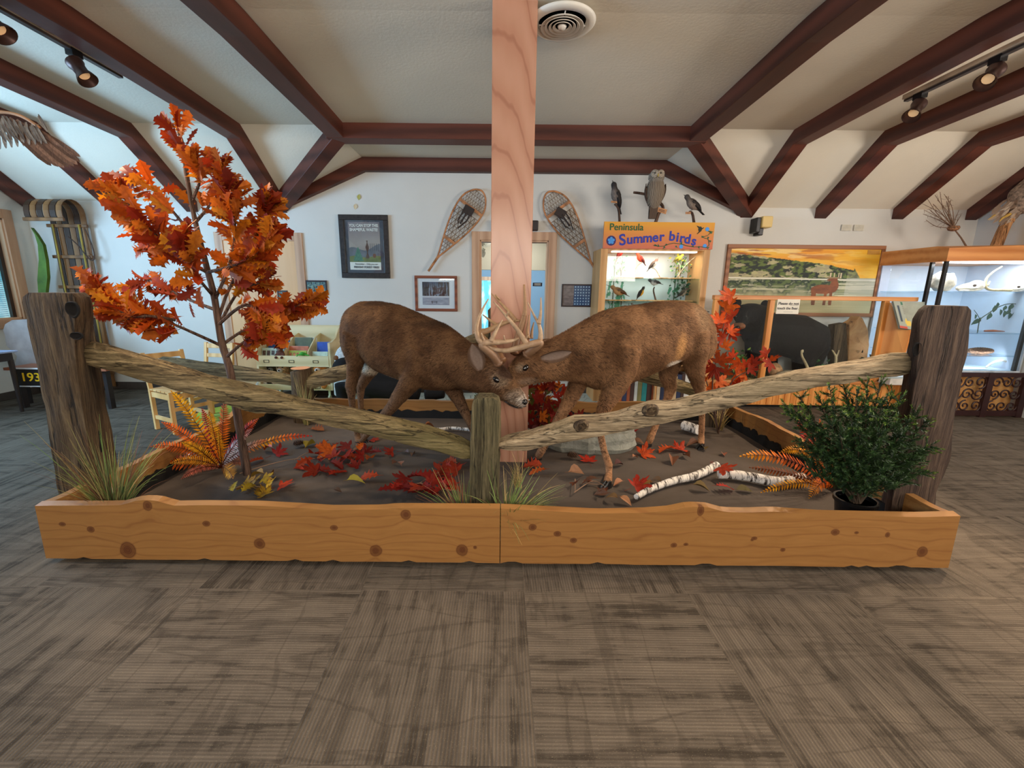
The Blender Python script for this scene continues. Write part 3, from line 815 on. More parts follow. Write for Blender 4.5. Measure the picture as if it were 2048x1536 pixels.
def fur(body, parent, co, colr, d, off, count, length, seed):
    """short coat lying along the body"""
    me = body.data; rng = np.random.RandomState(seed)
    nv = len(me.vertices); nrm = np.empty(nv * 3); me.vertices.foreach_get('normal', nrm); nrm = nrm.reshape(-1, 3)
    me.calc_loop_triangles(); nt = len(me.loop_triangles); tri = np.empty(nt * 3, dtype=np.int32); me.loop_triangles.foreach_get('vertices', tri); tri = tri.reshape(-1, 3)
    P = co - np.array(off[:])
    idx = rng.randint(0, nt, count); a, b = rng.rand(count), rng.rand(count); fl_ = a + b > 1; a[fl_] = 1 - a[fl_]; b[fl_] = 1 - b[fl_]; c_ = 1 - a - b
    T = tri[idx]; root = P[T[:, 0]] * a[:, None] + P[T[:, 1]] * b[:, None] + P[T[:, 2]] * c_[:, None]
    N = nrm[T[:, 0]] * a[:, None] + nrm[T[:, 1]] * b[:, None] + nrm[T[:, 2]] * c_[:, None]; N /= np.linalg.norm(N, axis=1)[:, None] + 1e-9
    col = colr[T[:, 0]]
    wz = root[:, 2]
    flow = np.tile(-np.array(d[:]) * .9 + np.array([0, 0, -.55]), (count, 1))
    flow[wz < .5] = np.array([0, 0, -1.0]) - np.array(d[:]) * .2
    flow += (rng.rand(count, 3) - .5) * .9
    flow -= N * np.sum(flow * N, axis=1)[:, None]; flow /= np.linalg.norm(flow, axis=1)[:, None] + 1e-9
    L = length * (.6 + .8 * rng.rand(count)); L[wz < .45] *= .45
    zmask = wz < .06; L[zmask] *= .3
    p1 = root + (N * .42 + flow * .9) * (L * .5)[:, None]; p2 = p1 + (N * .08 + flow) * (L * .5)[:, None]
    side = np.cross(N, flow) * (.0010)
    V = np.empty((count, 5, 3)); V[:, 0] = root - side; V[:, 1] = root + side; V[:, 2] = p1 + side * .8; V[:, 3] = p1 - side * .8; V[:, 4] = p2
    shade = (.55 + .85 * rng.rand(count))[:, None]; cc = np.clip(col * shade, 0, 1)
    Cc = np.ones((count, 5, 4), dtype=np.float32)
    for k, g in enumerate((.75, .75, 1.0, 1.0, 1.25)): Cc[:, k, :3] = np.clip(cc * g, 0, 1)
    m = D.meshes.new('fur'); base = (np.arange(count) * 5)[:, None]
    quads = base + np.array([0, 1, 2, 3]); tris = base + np.array([3, 2, 4])
    m.vertices.add(count * 5); m.vertices.foreach_set('co', V.reshape(-1))
    m.loops.add(count * 7); lv = np.concatenate([quads, tris], 1).reshape(-1).astype(np.int32); m.loops.foreach_set('vertex_index', lv)
    m.polygons.add(count * 2); ls = (np.arange(count) * 7)[:, None] + np.array([0, 4]); m.polygons.foreach_set('loop_start', ls.reshape(-1).astype(np.int32))
    m.update(calc_edges=True)
    ca = m.color_attributes.new('Col', 'FLOAT_COLOR', 'POINT'); ca.data.foreach_set('color', Cc.ravel())
    m.materials.append(HAIRM)
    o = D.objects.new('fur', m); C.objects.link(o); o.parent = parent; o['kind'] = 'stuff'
    return o

ta = NT('antler', .5, spec=.4); va = ta.attr(); na = ta.noise(24, 5, dist=.6)
ta.col(ta.mix(ta.ramp(na, [(.4, .45), (.62, 0.0)]), va, (112, 84, 60))); ta.bump(na, .45, .006); ANT = ta.m
def antler(root, beamp, tines, Y, burr=True, tipc=(176, 150, 122), basec=(104, 72, 50), sc_=7.68, ox=920, oy=560):
    """points are (u, v, dY) on a face crop of the photograph, radii taper to the tip"""
    mb = MB()
    def cv(p): return at(ox + p[0] / sc_, oy + p[1] / sc_, Y + (p[2] if len(p) > 2 else 0))
    def smooth(pts, r0, r1, pw=1.0):
        P = [cv(p) for p in pts]; out = []
        m = len(P)
        for i in range(m - 1):
            a, b, c_, d_ = P[max(i-1, 0)], P[i], P[i+1], P[min(i+2, m-1)]
            for k in range(5):
                t_ = k / 5
                out.append(.5 * ((2*b) + (c_ - a) * t_ + (2*a - 5*b + 4*c_ - d_) * t_*t_ + (3*b - a - 3*c_ + d_) * t_**3))
        out.append(P[-1]); q = len(out)
        rr = [r0 + (r1 - r0) * (i / (q - 1)) ** pw for i in range(q)]
        return out, rr
    def run(pts, r0, r1, base, pw=1.0, knob=0.0):
        out, rr = smooth(pts, r0, r1, pw); o = len(mb.v)
        rr = [r * (1 + .10 * (ns(i * .9, r0 * 100) - .5)) for i, r in enumerate(rr)]
        mb.tube(out, rr, 9)
        q = len(out)
        for i in range(q):
            g = i / (q - 1) if base else .5 + .5 * i / (q - 1)
            cc = lerp(basec, tipc, min(1, g * 1.5))
            for k in range(9): mb.c[o + i * 9 + k] = cc
    run(beamp, .026, .006, True, 2.2)
    if burr:
        p, q = cv(beamp[0]), cv(beamp[1]); ax = (q - p).normalized(); o = len(mb.v)
        mb.lathe([(.018, -.012), (.030, -.004), (.032, .004), (.024, .014), (.020, .03)], p, 12, ax)
        for k in range(o, len(mb.v)): mb.c[k] = basec; mb.v[k] += Vector((R.uniform(-1, 1), R.uniform(-1, 1), R.uniform(-1, 1))) * .0025
    for tn, r in tines: run(tn, r * 1.3, .0034, False, .8)
    return mb.obj('antler', ANT, root, smooth=True)
BLACK = flat((18, 16, 16), .35)
HOOF = flat((24, 22, 22), .35, bump=.2)
EYEM = NT('eye', .04, spec=.8).col((14, 10, 9)).m
NOSEM = NT('nose', .25, spec=.6).col((22, 19, 20)).bump(0.0, 0, 0).m
def ear(root, base, tip, w, nrm, inner=(134, 116, 106), outer=(84, 62, 46)):
    base, tip = Vector(base), Vector(tip); ax = tip - base; L = ax.length; ax.normalize(); nrm = Vector(nrm); nrm = (nrm - ax * nrm.dot(ax)).normalized(); s = ax.cross(nrm)
    mb = MB(); prof = [(0, .35), (.12, .6), (.3, .92), (.5, 1.0), (.7, .86), (.86, .55), (.96, .24), (1.0, .05)]
    for th, cc, sign in ((.0, inner, 1), (.010, outer, -1)):
        o = len(mb.v); M_ = 9
        for t_, wd in prof:
            for k in range(M_):
                a = -1.0 + 2.0 * k / (M_ - 1)
                cup = (a * a) * .45 * w * wd
                edge = 1 if abs(a) > .99 else 0
                p = base + ax * (t_ * L) + s * (a * w * wd) + nrm * (cup - th * (1 - edge))
                mb.v.append(p); mb.c.append(lerp(cc, outer, .8) if abs(a) > .62 else (lerp(cc, outer, .5) if t_ < .1 else cc))
        for i in range(len(prof) - 1):
            for k in range(M_ - 1):
                a = o + i * M_ + k; q = (a, a+1, a+1+M_, a+M_); mb.f.append(q if sign > 0 else q[::-1])
    e = mb.obj('ear', FURV, root, smooth=True); return e
tf = NT('ear_fur', .85, spec=.1); nf = tf.noise(70, 4); tf.col(tf.mix(tf.math('MULTIPLY', nf, .5), tf.attr(), (70, 52, 42))); tf.bump(nf, .4, .006); FURV = tf.m
def deer_eye(root, c, n, d):
    """c: eye position on the skin, n: outward, d: towards the nose"""
    c, n, d = Vector(c), Vector(n).normalized(), Vector(d).normalized()
    q = Matrix((d, n.cross(d), n)).transposed()
    mb = MB(); mb.ell(c, (.025, .018, .012), rot=q); e = mb.obj('eye', EYEM, root, smooth=True)
    lid = MB(); rings = []
    for f, h, in ((1.9, -.006), (1.45, .001), (1.12, .006), (.96, .004)):
        rings.append([c + q @ Vector((math.cos(a) * .0225 * f, math.sin(a) * .0175 * f * (1 - .1 * math.cos(a)), h)) for a in [2*PI*i/20 for i in range(20)]])
    o = 0
    lid.loft(rings, cap=False)
    for i in range(len(lid.v)): lid.c[i] = [(120, 96, 76), (142, 120, 98), (58, 46, 38), (16, 13, 12)][i // 20]
    lid.obj('eyelid', FURV, e, smooth=True)
def hoof(root, p, d, L=.052, w=.020):
    """cloven hoof: two toes"""
    d = Vector(d).normalized(); s = Vector((-d.y, d.x, 0)); mb = MB()
    for k in (-1, 1):
        c = Vector(p) + s * (k * w * .62); rings = []
        for z, f, l0, l1 in ((0, 1.05, -.030, L), (.012, 1.0, -.028, L * .88), (.03, .86, -.026, L * .52), (.046, .7, -.024, L * .22)):
            ring = []
            for i in range(10):
                a = 2*PI*i/10; x = l0 + (l1 - l0) * (.5 + .5 * math.cos(a)); ring.append(c + d * x + s * (math.sin(a) * w * .58 * f) + Vector((0, 0, z)))
            rings.append(ring)
        mb.loft(rings)
    return mb.obj('hoof', HOOF, root, smooth=True, auto=50)

# ---- left deer, facing right, head lowered
LS = [(688,640,690,700,.045,0),(699,617,703,716,.115,0),(722,603,731,712,.160,0),(757,602,763,742,.185,0),(795,609,798,755,.20,0),(830,624,832,768,.205,0),(858,636,863,779,.19,0),(886,647,895,780,.165,-.01),(908,662,922,776,.135,-.03),(932,681,946,782,.115,-.06),(958,696,966,787,.100,-.09),(982,712,981,790,.094,-.11),(1003,729,994,795,.080,-.12),(1022,751,1008,801,.058,-.12),(1036,770,1018,808,.046,-.12),(1046,785,1028,814,.042,-.12),(1052,797,1040,817,.034,-.12),(1054,804,1047,815,.018,-.12)]
LL = [
 [(716,672,-.08,.105),(709,697,-.10,.085),(711,726,-.10,.056),(706,752,-.10,.040),(702,772,-.10,.036),(703,792,-.10,.026),(705,815,-.09,.021),(711,850,-.08,.019),(715,872,-.07,.022),(717,886,0,.150,.024)],
 [(740,690,.08,.11),(748,728,.10,.07),(733,755,.10,.038),(722,772,.10,.033),(721,795,.10,.023),(722,820,.10,.019),(724,850,.09,.018),(727,876,0,.150,.024)],
 [(850,700,-.08,.12),(838,738,-.11,.088),(820,765,-.12,.066),(801,790,-.12,.050),(785,812,-.12,.040),(768,832,-.12,.033),(748,853,-.11,.024),(730,873,-.10,.021),(718,892,-.08,.024),(711,904,0,.150,.024)],
 [(880,720,.06,.11),(903,770,.09,.060),(915,795,.11,.044),(928,820,.12,.034),(940,846,.12,.026),(948,866,.12,.022),(956,886,0,.150,.024)]]
def lspots(pp):
    e = pp(1003,755,-.2)
    return [(pp(748,735,.1),(.10,.2,.06),(222,205,180),.9),(pp(775,752,0),(.14,.25,.035),(196,176,150),.8),
            (pp(1003,757,-.2),(.07,.08,.06),(150,128,106),.85),(pp(1035,790,-.12),(.08,.10,.05),(142,124,108),.9),(pp(1046,800,-.12),(.035,.08,.04),(196,184,172),.9),(pp(1030,815,-.12),(.04,.05,.02),(200,190,178),.7),
            (pp(1018,742,-.12),(.08,.10,.06),(56,35,24),.95),(pp(985,740,-.15),(.05,.1,.05),(112,86,66),.5),(pp(880,650,0),(.25,.09,.04),(50,36,28),.6),(pp(790,605,0),(.4,.08,.03),(58,42,32),.6)]
dl, ppl, d1_, n1_, bl_, col_, cl_ = deer('whitetail_deer', 'mounted whitetail buck on the left, dark brown, facing right with head pushed down', (-1.1, 3.45), (.9, -.43), LS, LL, [(84,58,38),(112,82,56),(120,90,66),(200,180,150)], lspots)
fur(bl_, dl, col_, cl_, d1_, Vector(dl['_w']), 90000, .020, 1)
# ---- right deer, facing left
RS = [(1414,650,1415,690,.045,0),(1407,624,1411,716,.115,0),(1388,607,1390,728,.160,0),(1352,601,1354,720,.185,0),(1316,603,1318,735,.20,0),(1281,609,1285,750,.205,0),(1246,613,1250,765,.20,0),(1213,620,1214,778,.18,.0),(1181,635,1187,778,.155,.02),(1150,653,1160,766,.13,.05),(1121,669,1130,761,.11,.08),(1096,681,1104,761,.10,.11),(1070,690,1075,764,.095,.13),(1048,702,1055,768,.088,.14),(1030,720,1040,774,.072,.14),(1018,738,1024,786,.056,.14),(1009,757,1010,795,.044,.14),(1002,772,1001,800,.036,.14),(998,782,998,798,.02,.14)]
RL = [
 [(1382,668,-.08,.115),(1388,705,-.11,.095),(1389,735,-.11,.068),(1394,760,-.11,.046),(1400,780,-.11,.036),(1402,800,-.11,.026),(1404,830,-.10,.021),(1403,862,-.09,.021),(1402,878,-.08,.024),(1402,890,0,.150,.024)],
 [(1350,680,.08,.12),(1338,728,.10,.080),(1335,756,.11,.056),(1341,777,.11,.042),(1335,797,.11,.029),(1322,828,.10,.022),(1309,856,.09,.022),(1301,876,.08,.026),(1297,886,0,.150,.025)],
 [(1240,700,-.08,.13),(1240,745,-.12,.094),(1228,775,-.13,.072),(1216,800,-.13,.052),(1205,822,-.14,.038),(1200,850,-.15,.028),(1202,876,-.16,.021),(1209,905,-.18,.020),(1218,930,-.19,.024),(1217,952,-.20,.024),(1215,966,0,.150,.025)],
 [(1180,700,.06,.12),(1160,755,.10,.062),(1145,790,.12,.048),(1128,820,.12,.038),(1110,852,.12,.029),(1096,880,.12,.022),(1084,900,.12,.024),(1076,912,0,.150,.025)]]
def rspots(pp):
    return [(pp(1352,690,-.12),(.06,.16,.12),(196,146,92),.75),(pp(1335,722,-.05),(.09,.2,.03),(226,214,196),.9),(pp(1375,790,-.1),(.10,.1,.08),(206,160,120),.7),
            (pp(1040,733,.06),(.05,.05,.04),(170,150,128),.6),(pp(1050,760,.1),(.09,.08,.03),(132,112,96),.6),(pp(1040,712,.14),(.06,.08,.05),(72,46,30),.75),
            (pp(1290,608,0),(.4,.08,.03),(84,60,42),.5),(pp(1240,760,0),(.2,.2,.03),(92,66,46),.5),(pp(1395,640,-.1),(.1,.12,.15),(150,122,92),.5)]
dr, ppr, d2_, n2_, br_, cor_, clr_ = deer('whitetail_deer', 'mounted whitetail buck on the right, lighter brown, facing left with locked antlers', (1.49, 3.475), (-.88, -.48), RS, RL, [(98,68,44),(136,100,70),(176,130,94),(214,190,160)], rspots)
fur(br_, dr, cor_, clr_, d2_, Vector(dr['_w']), 90000, .022, 2)
# faces
hd1 = (ppl(1050,806,-.12) - ppl(985,740,-.12)).normalized()
deer_eye(dl, ppl(1003,755,-.12) - n1_ * .079, -n1_ - d1_ * -.15 + Vector((0, 0, .15)), hd1)
deer_eye(dl, ppl(1003,755,-.12) + n1_ * .079, n1_, hd1)
mb = MB(); mb.ell(ppl(1048,803,-.12), (.026, .034, .022), rot=Matrix.Rotation(.6, 3, 'Y')); mb.obj('nose', NOSEM, dl, smooth=True)
mo = MB(); mo.tube([ppl(1052,812,-.12), ppl(1038,812,-.12) - n1_*.034, ppl(1026,806,-.12) - n1_*.044, ppl(1016,799,-.12) - n1_*.05], [.006,.006,.005,.002], 6); mo.obj('mouth', BLACK, dl, smooth=True)
ear(dl, ppl(974,736,-.12) - n1_*.09, ppl(944,688,-.24), .056, -n1_ + d1_ * .5)
ear(dl, ppl(975,712,.0), ppl(936,690,.05), .042, n1_ + Vector((0,0,.4)))
hd2 = (ppr(1002,786,.14) - ppr(1060,720,.14)).normalized()
deer_eye(dr, ppr(1039,732,.14) - n2_ * .080, -n2_ + d2_ * .15 + Vector((0, 0, .15)), hd2)
deer_eye(dr, ppr(1039,732,.14) + n2_ * .080, n2_, hd2)
mb = MB(); mb.ell(ppr(1001,786,.14), (.026, .034, .022)); mb.obj('nose', NOSEM, dr, smooth=True)
ear(dr, ppr(1082,716,.04), ppr(1143,704,-.04), .046, -n2_ + Vector((0, 0, -.25)))
ear(dr, ppr(1083,690,.2), ppr(1103,678,.3), .04, Vector((-.3, -.4, .7)))
# antlers
antler(dl, [(590,1290,0),(500,1160,-.02),(400,1070,-.04),(335,1000,-.05),(400,962,-.05),(600,955,-.03),(780,935,0),(900,900,.04)],
       [([(350,985,-.05),(275,890,-.05),(255,740,-.03),(300,560,0),(360,420,.02),(437,290,.03)], .016), ([(470,945,-.05),(540,810,-.04),(600,700,-.02),(652,612,0)], .014), ([(385,950,-.05),(350,880,-.06),(330,815,-.07)], .008), ([(690,940,-.02),(680,890,-.03),(672,848,-.03)], .005)], 2.70)
antler(dl, [(650,1240,0),(560,1100,.05),(380,930,.12),(300,830,.15),(430,775,.16),(600,695,.17),(750,640,.17),(920,622,.16)],
       [([(850,625,.17),(740,480,.18),(600,330,.19),(480,205,.2)], .014), ([(575,705,.17),(460,620,.18),(345,530,.19)], .012), ([(330,815,.15),(260,810,.17),(212,785,.18)], .009), ([(610,300,.19),(560,250,.18),(545,215,.18)], .006)], 2.80, tipc=(168, 136, 100), basec=(112, 76, 50))
antler(dr, [(1020,1150,0),(1100,1090,-.02),(1195,1010,-.04),(1225,965,-.05),(1100,985,-.07),(900,1045,-.08),(700,1085,-.08),(500,1060,-.06),(385,1000,-.05)],
       [([(1215,985,-.04),(1240,850,-.04),(1215,690,-.03),(1130,530,-.02),(1040,340,0)], .016), ([(1210,670,-.03),(1240,500,-.04),(1242,270,-.05)], .012), ([(1020,985,-.07),(900,790,-.06),(740,590,-.05),(620,450,-.03),(512,330,-.02)], .016), ([(720,560,-.05),(735,490,-.07)], .006), ([(1000,950,-.06),(1045,850,-.08)], .006)], 2.78)
antler(dr, [(830,1120,0),(870,960,.03),(920,780,.05),(970,620,.06),(1000,440,.07),(985,70,.09)],
       [([(985,560,.06),(1005,430,.08),(1012,330,.08)], .012), ([(1045,900,.02),(1035,760,.04),(1062,540,.05)], .014), ([(1095,900,.04),(1110,760,.05),(1135,650,.06)], .011)], 2.90, tipc=(150, 116, 82), basec=(104, 66, 42))
for leg, dd_, rt in ((LL, d1_, dl), (RL, d2_, dr)):
    for q in leg:
        f = q[-1]; p = atz(f[0], f[1], .150); hoof(rt, (p.x, p.y, cloth_z(p.x, p.y) + .001), dd_)

# ================================================================== PLANTS AND LITTER
OAK = [(0,.006),(.08,.010),(.15,.08),(.20,.17),(.25,.08),(.32,.12),(.38,.28),(.43,.13),(.50,.15),(.57,.33),(.62,.16),(.69,.18),(.77,.30),(.81,.14),(.88,.17),(.93,.08),(1.0,.0)]
OVATE = [(0,.004),(.12,.06),(.25,.20),(.45,.29),(.65,.25),(.85,.12),(1.0,.0)]
MAPLE = []
for a, r in [(0,1.0),(8,.72),(14,.78),(22,.42),(30,.74),(40,.92),(48,.98),(56,.66),(64,.70),(76,.36),(88,.60),(100,.72),(112,.50),(128,.34),(160,.16),(180,.10)]:
    MAPLE.append((math.radians(a), r))
MAPLE = MAPLE + [(-a, r) for a, r in MAPLE[-2:0:-1]]
def fan_leaf(mb, base, dirn, nrm, size, col, curl=.25, rg=None, pts=MAPLE):
    """maple leaf: five lobes round the stalk point, edges lifted"""
    rg = rg or R
    d = Vector(dirn).normalized(); n = Vector(nrm); n = (n - d * n.dot(d)).normalized(); s = d.cross(n)
    c = Vector(base) + d * (size * .32); o = len(mb.v)
    ph = rg.uniform(0, 6); k1 = rg.uniform(.5, 1.4) * curl
    mb.v.append(c); mb.c.append(lerp(col, (60, 20, 10), .25))
    for ring, f in ((0, .5), (1, 1.0)):
        for a, r in pts:
            rr = r * f * size * .68; x, y = math.cos(a) * rr, math.sin(a) * rr
            h = k1 * size * (f * r) ** 2 * (.35 + .35 * math.sin(2 * a + ph)) - curl * .2 * abs(y)
            mb.v.append(c + d * x + s * y + n * h); mb.c.append(col if f < 1 else lerp(col, (90, 30, 10), .15))
    m = len(pts)
    for i in range(m):
        j = (i + 1) % m
        mb.f.append((o, o+1+i, o+1+j)); mb.f.append((o+1+i, o+1+m+i, o+1+m+j, o+1+j))
REDS = [(160,60,12),(178,82,14),(150,48,12),(188,106,20),(168,68,12),(134,38,12),(196,120,26),(112,30,14),(180,92,16),(142,48,12)]
def rv(rg, a=1.0): return Vector((rg.uniform(-a, a), rg.uniform(-a, a), rg.uniform(-a, a)))
def spline(P, k=5):
    out = []; m = len(P)
    for i in range(m - 1):
        a, b, c_, d_ = P[max(i-1, 0)], P[i], P[i+1], P[min(i+2, m-1)]
        for q in range(k):
            t_ = q / k; out.append(.5 * ((2*b) + (c_ - a) * t_ + (2*a - 5*b + 4*c_ - d_) * t_*t_ + (3*b - a - 3*c_ + d_) * t_**3))
    out.append(P[-1]); return out

BARK = weathered('young_bark', (46, 34, 28), (92, 70, 58), (124, 98, 82), 'Z')
# ---- artificial oak
TY = 2.80
rg = random.Random(11)
tree = thing('oak_tree', 'slender artificial oak with orange and red autumn leaves, at the left of the planter', 'tree', (atz(496, 955, SZ).x, 2.80, SZ), world=True)
def tp(x, y, dy=0.0): return at(x, y, TY + dy)
trunk = [tp(497,958),tp(492,930),tp(480,860),tp(470,800),tp(460,740),tp(445,690),tp(436,640),tp(428,590),tp(415,540),tp(402,490),tp(390,440),tp(380,390),tp(370,330),tp(362,290),tp(357,258)]
mb = MB(); sp_ = spline(trunk, 4); mb.tube(sp_, [.023 * (1 - i / len(sp_)) ** .8 + .0035 + .005 * ns(i * .8, 3) for i in range(len(sp_))], 9)
mb.obj('trunk', BARK, tree, smooth=True)
BR = [([(440,690,0),(385,665,-.06),(345,648,-.1),(300,636,-.12),(255,618,-.14),(215,592,-.15),(190,566,-.15)], 28, .9),
      ([(350,640,-.08),(300,632,-.2),(268,634,-.22),(240,622,-.25)], 8, .6),
      ([(444,690,0),(480,665,.1),(530,640,.12),(580,618,.1),(625,600,.1)], 30, .85),
      ([(452,715,0),(480,690,-.1),(505,672,-.15),(520,664,-.15)], 8, .6),
      ([(436,640,0),(455,585,.06),(485,530,.1),(512,480,.12),(528,430,.1),(535,410,.1)], 34, .8),
      ([(430,600,0),(462,520,-.1),(470,440,-.12),(455,380,-.12),(440,335,-.12)], 30, .8),
      ([(415,545,0),(360,515,-.1),(320,478,-.15),(285,440,-.2),(255,405,-.2),(232,380,-.2)], 17, .85),
      ([(400,490,0),(360,440,.08),(330,405,.12),(300,375,.12),(265,362,.12)], 9, .85),
      ([(412,545,0),(470,530,-.15),(520,500,-.2),(540,470,-.2)], 18, .8),
      ([(404,505,0),(345,500,.15),(300,492,.2),(285,470,.2)], 14, .8),
      ([(436,650,0),(490,610,-.2),(530,640,-.25),(545,660,-.25)], 14, .75),
      ([(432,620,0),(380,600,.15),(340,580,.2),(300,560,.25),(270,575,.25)], 12, .75),
      ([(425,590,0),(400,560,-.2),(380,520,-.3),(370,480,-.3)], 14, .8),
      ([(390,445,0),(420,410,.1),(440,370,.12)], 8, .75),
      ([(385,400,0),(400,360,-.05),(392,330,-.08)], 6, .7),
      ([(438,650,0),(480,580,.2),(530,560,.3),(500,520,.3)], 16, .75),
      ([(375,360,0),(372,320,0),(366,285,0),(356,258,0)], 5, .6)]
bm_ = MB(); lf = MB()
for pts, nl, w_ in BR:
    P = spline([tp(*p) for p in pts], 5)
    bm_.tube(P, [.009 * (1 - i / len(P)) + .0022 for i in range(len(P))], 6)
    nl = int(nl * 3.0)
    for k in range(nl):
        s = .22 + .78 * ((k + rg.random()) / nl); i = min(int(s * (len(P) - 1)), len(P) - 2)
        p = P[i].lerp(P[i+1], rg.random()); d = (P[i+1] - P[i]).normalized()
        out = (d * (.6 + .7 * s) + rv(rg, .75)); out.normalize()
        tl = rg.uniform(.005, .05) * (1.2 - s); q = p + out * tl
        bm_.tube([p, p.lerp(q, .5) + rv(rg, .004), q], [.0022, .0018, .0015], 4)
        size = rg.uniform(.11, .175) * (1.08 - .22 * s)
        nrm = Vector((rg.uniform(-.7, .7), rg.uniform(-1.2, -.1), rg.uniform(-.2, .9)))
        c = REDS[rg.randrange(10)]; f = rg.uniform(.85, 1.15)
        if rg.random() < .3: c = lerp(c, (200, 112, 30), .6)
        lf.leaf(OAK, q, (out + Vector((0, 0, -.15))).normalized(), nrm, size, curl=rg.uniform(-.15, .5), col=tuple(min(255, x * f) for x in c), fold=rg.uniform(-.2, .9))
bm_.obj('branches', BARK, tree)
tl_ = NT('autumn_leaf', .6, spec=.18); nv_ = tl_.noise(38, 4, dist=.4)
tl_.col(tl_.mix(tl_.ramp(nv_, [(.35, .55), (.6, 0.0)]), tl_.attr(), (100, 30, 8)))
tlb = tl_.b; tlb.inputs['Transmission Weight'].default_value = 0.0
AUT = tl_.m
tr_ = tl_.n.new('ShaderNodeBsdfTranslucent'); mx_ = tl_.n.new('ShaderNodeMixShader'); mx_.inputs[0].default_value = .28
tl_.l.new(tl_.attr(), tr_.inputs[0]); tl_.l.new(tlb.outputs[0], mx_.inputs[1]); tl_.l.new(tr_.outputs[0], mx_.inputs[2]); tl_.l.new(mx_.outputs[0], tl_.n['Material Output'].inputs[0])
fo = lf.obj('foliage', AUT, tree)

# ---- ferns
def frond(mb, base, tip, lift, width, cols, nrm=(0, -.4, 1), seed=0, npin=26, rach=(70, 34, 16)):
    """cols: list of colours from the base to the tip"""
    rr = random.Random(seed); base, tip = Vector(base), Vector(tip); mid = base.lerp(tip, .5) + Vector((0, 0, lift))
    P = [base * (1-t)**2 + mid * 2*t*(1-t) + tip * t*t for t in [i / npin for i in range(npin + 1)]]
    o = len(mb.v); mb.tube(P, [.0032 * (1 - .7 * i / npin) for i in range(npin + 1)], 4, col=rach)
    for i in range(2, npin + 1):
        t = i / npin; d = (P[i] - P[i-1]).normalized(); n = Vector(nrm); n = (n - d * n.dot(d)).normalized(); s = d.cross(n)
        w = width * (math.sin(PI * min(1, t * .92 + .06)) ** .55) * (1.0 if t < .85 else (1.12 - t) / .27)
        g = t * (len(cols) - 1); k = min(int(g), len(cols) - 2); c = lerp(cols[k], cols[k+1], g - k)
        step = (P[-1] - P[0]).length / npin
        for sg in (-1, 1):
            f = rr.uniform(.8, 1.15); cc = tuple(min(255, x * f) for x in c)
            dirn = (s * sg + d * .45 + n * rr.uniform(-.25, .1)).normalized()
            a = P[i]; b = a + dirn * w; hw = d * step * .36
            o = len(mb.v); m_ = a.lerp(b, .45) + n * (-.08 * w)
            mb.v += [a - hw * .8, a + hw * .8, m_ + hw, b + n * (-.2 * w), m_ - hw]; mb.c += [lerp(cc, (50, 20, 10), .2), cc, cc, lerp(cc, (255, 200, 90), .15), cc]
            mb.f += [(o, o+1, o+2, o+4), (o+4, o+2, o+3)]
    return mb
YEL, ORG, RED_, PNK, WHI, BRN = (238,160,26), (226,98,24), (188,20,30), (196,104,84), (206,206,220), (120,62,26)
fb = atz(442, 940, SZ); FY = fb.y
fern = MB()
FR = [((343,783),-.10,.10,.040,[ORG,YEL,YEL]),((325,845),-.05,.08,.036,[BRN,ORG,ORG]),((404,818),.12,.05,.034,[RED_,RED_,RED_]),((418,822),-.08,.05,.036,[ORG,YEL,YEL]),((449,803),-.02,.06,.040,[YEL,ORG,PNK]),
      ((516,838),.05,.08,.036,[RED_,RED_,ORG]),((505,858),-.10,.07,.030,[WHI,WHI,PNK]),((622,872),.10,.14,.028,[WHI,PNK,YEL,ORG,RED_]),((534,880),-.08,.07,.028,[WHI,WHI,ORG]),
      ((303,893),-.12,.12,.038,[BRN,ORG,ORG]),((342,926),-.16,.08,.032,[YEL,YEL,YEL]),((255,955),-.10,.12,.030,[BRN,PNK,BRN]),((238,992),-.20,.09,.040,[BRN,ORG,BRN]),((368,990),-.28,.08,.028,[PNK,PNK,PNK]),
      ((470,985),-.26,.06,.045,[BRN,YEL,YEL]),((437,862),-.14,.02,.026,[YEL,YEL,YEL]),((365,885),-.14,.06,.030,[YEL,YEL,YEL]),((318,915),.05,.09,.028,[BRN,WHI,BRN]),((500,930),-.05,.07,.03,[PNK,BRN,ORG])]
for i, (tip, dy, lift, w, cols) in enumerate(FR):
    p = at(tip[0], tip[1], FY + dy)
    if p.z < SZ + .04: p.z = SZ + .06
    w *= 1.3
    frond(fern, fb + Vector((0, 0, .02)) + rv(R, .01), p, lift, w, cols, seed=i, nrm=(.1, -.9, .6))
single(fern, 'fern', AUT, 'artificial fern of yellow, orange and crimson fronds beside the left post', 'fern', loc=tuple(fb))
fb2 = atz(1668, 985, SZ); fern = MB()
FR = [((1482,912),-.05,.16,.044,[ORG,ORG,YEL]),((1560,905),.10,.22,.036,[ORG,YEL,YEL]),((1618,1000),-.12,.16,.040,[ORG,ORG,YEL]),((1522,992),-.05,.10,.030,[BRN,YEL,YEL]),((1588,835),.05,.10,.040,[YEL,ORG,RED_]),
      ((1640,840),.12,.08,.040,[YEL,ORG,ORG]),((1500,935),.16,.05,.034,[BRN,BRN,BRN]),((1700,905),.05,.08,.036,[ORG,PNK,ORG]),((1750,985),.02,.08,.034,[YEL,YEL,ORG]),((1765,940),.10,.10,.034,[ORG,BRN,ORG]),((1600,870),-.02,.12,.034,[ORG,ORG,RED_])]
for i, (tip, dy, lift, w, cols) in enumerate(FR):
    p = at(tip[0], tip[1], fb2.y + dy)
    if p.z < SZ + .015: p.z = SZ + .02
    w *= 1.3
    frond(fern, fb2 + Vector((0, 0, .03)), p, lift, w, cols, seed=40 + i, nrm=(.1, -.8, .7))
single(fern, 'fern', AUT, 'orange and yellow artificial fern arching out from behind the potted juniper', 'fern', loc=tuple(fb2))

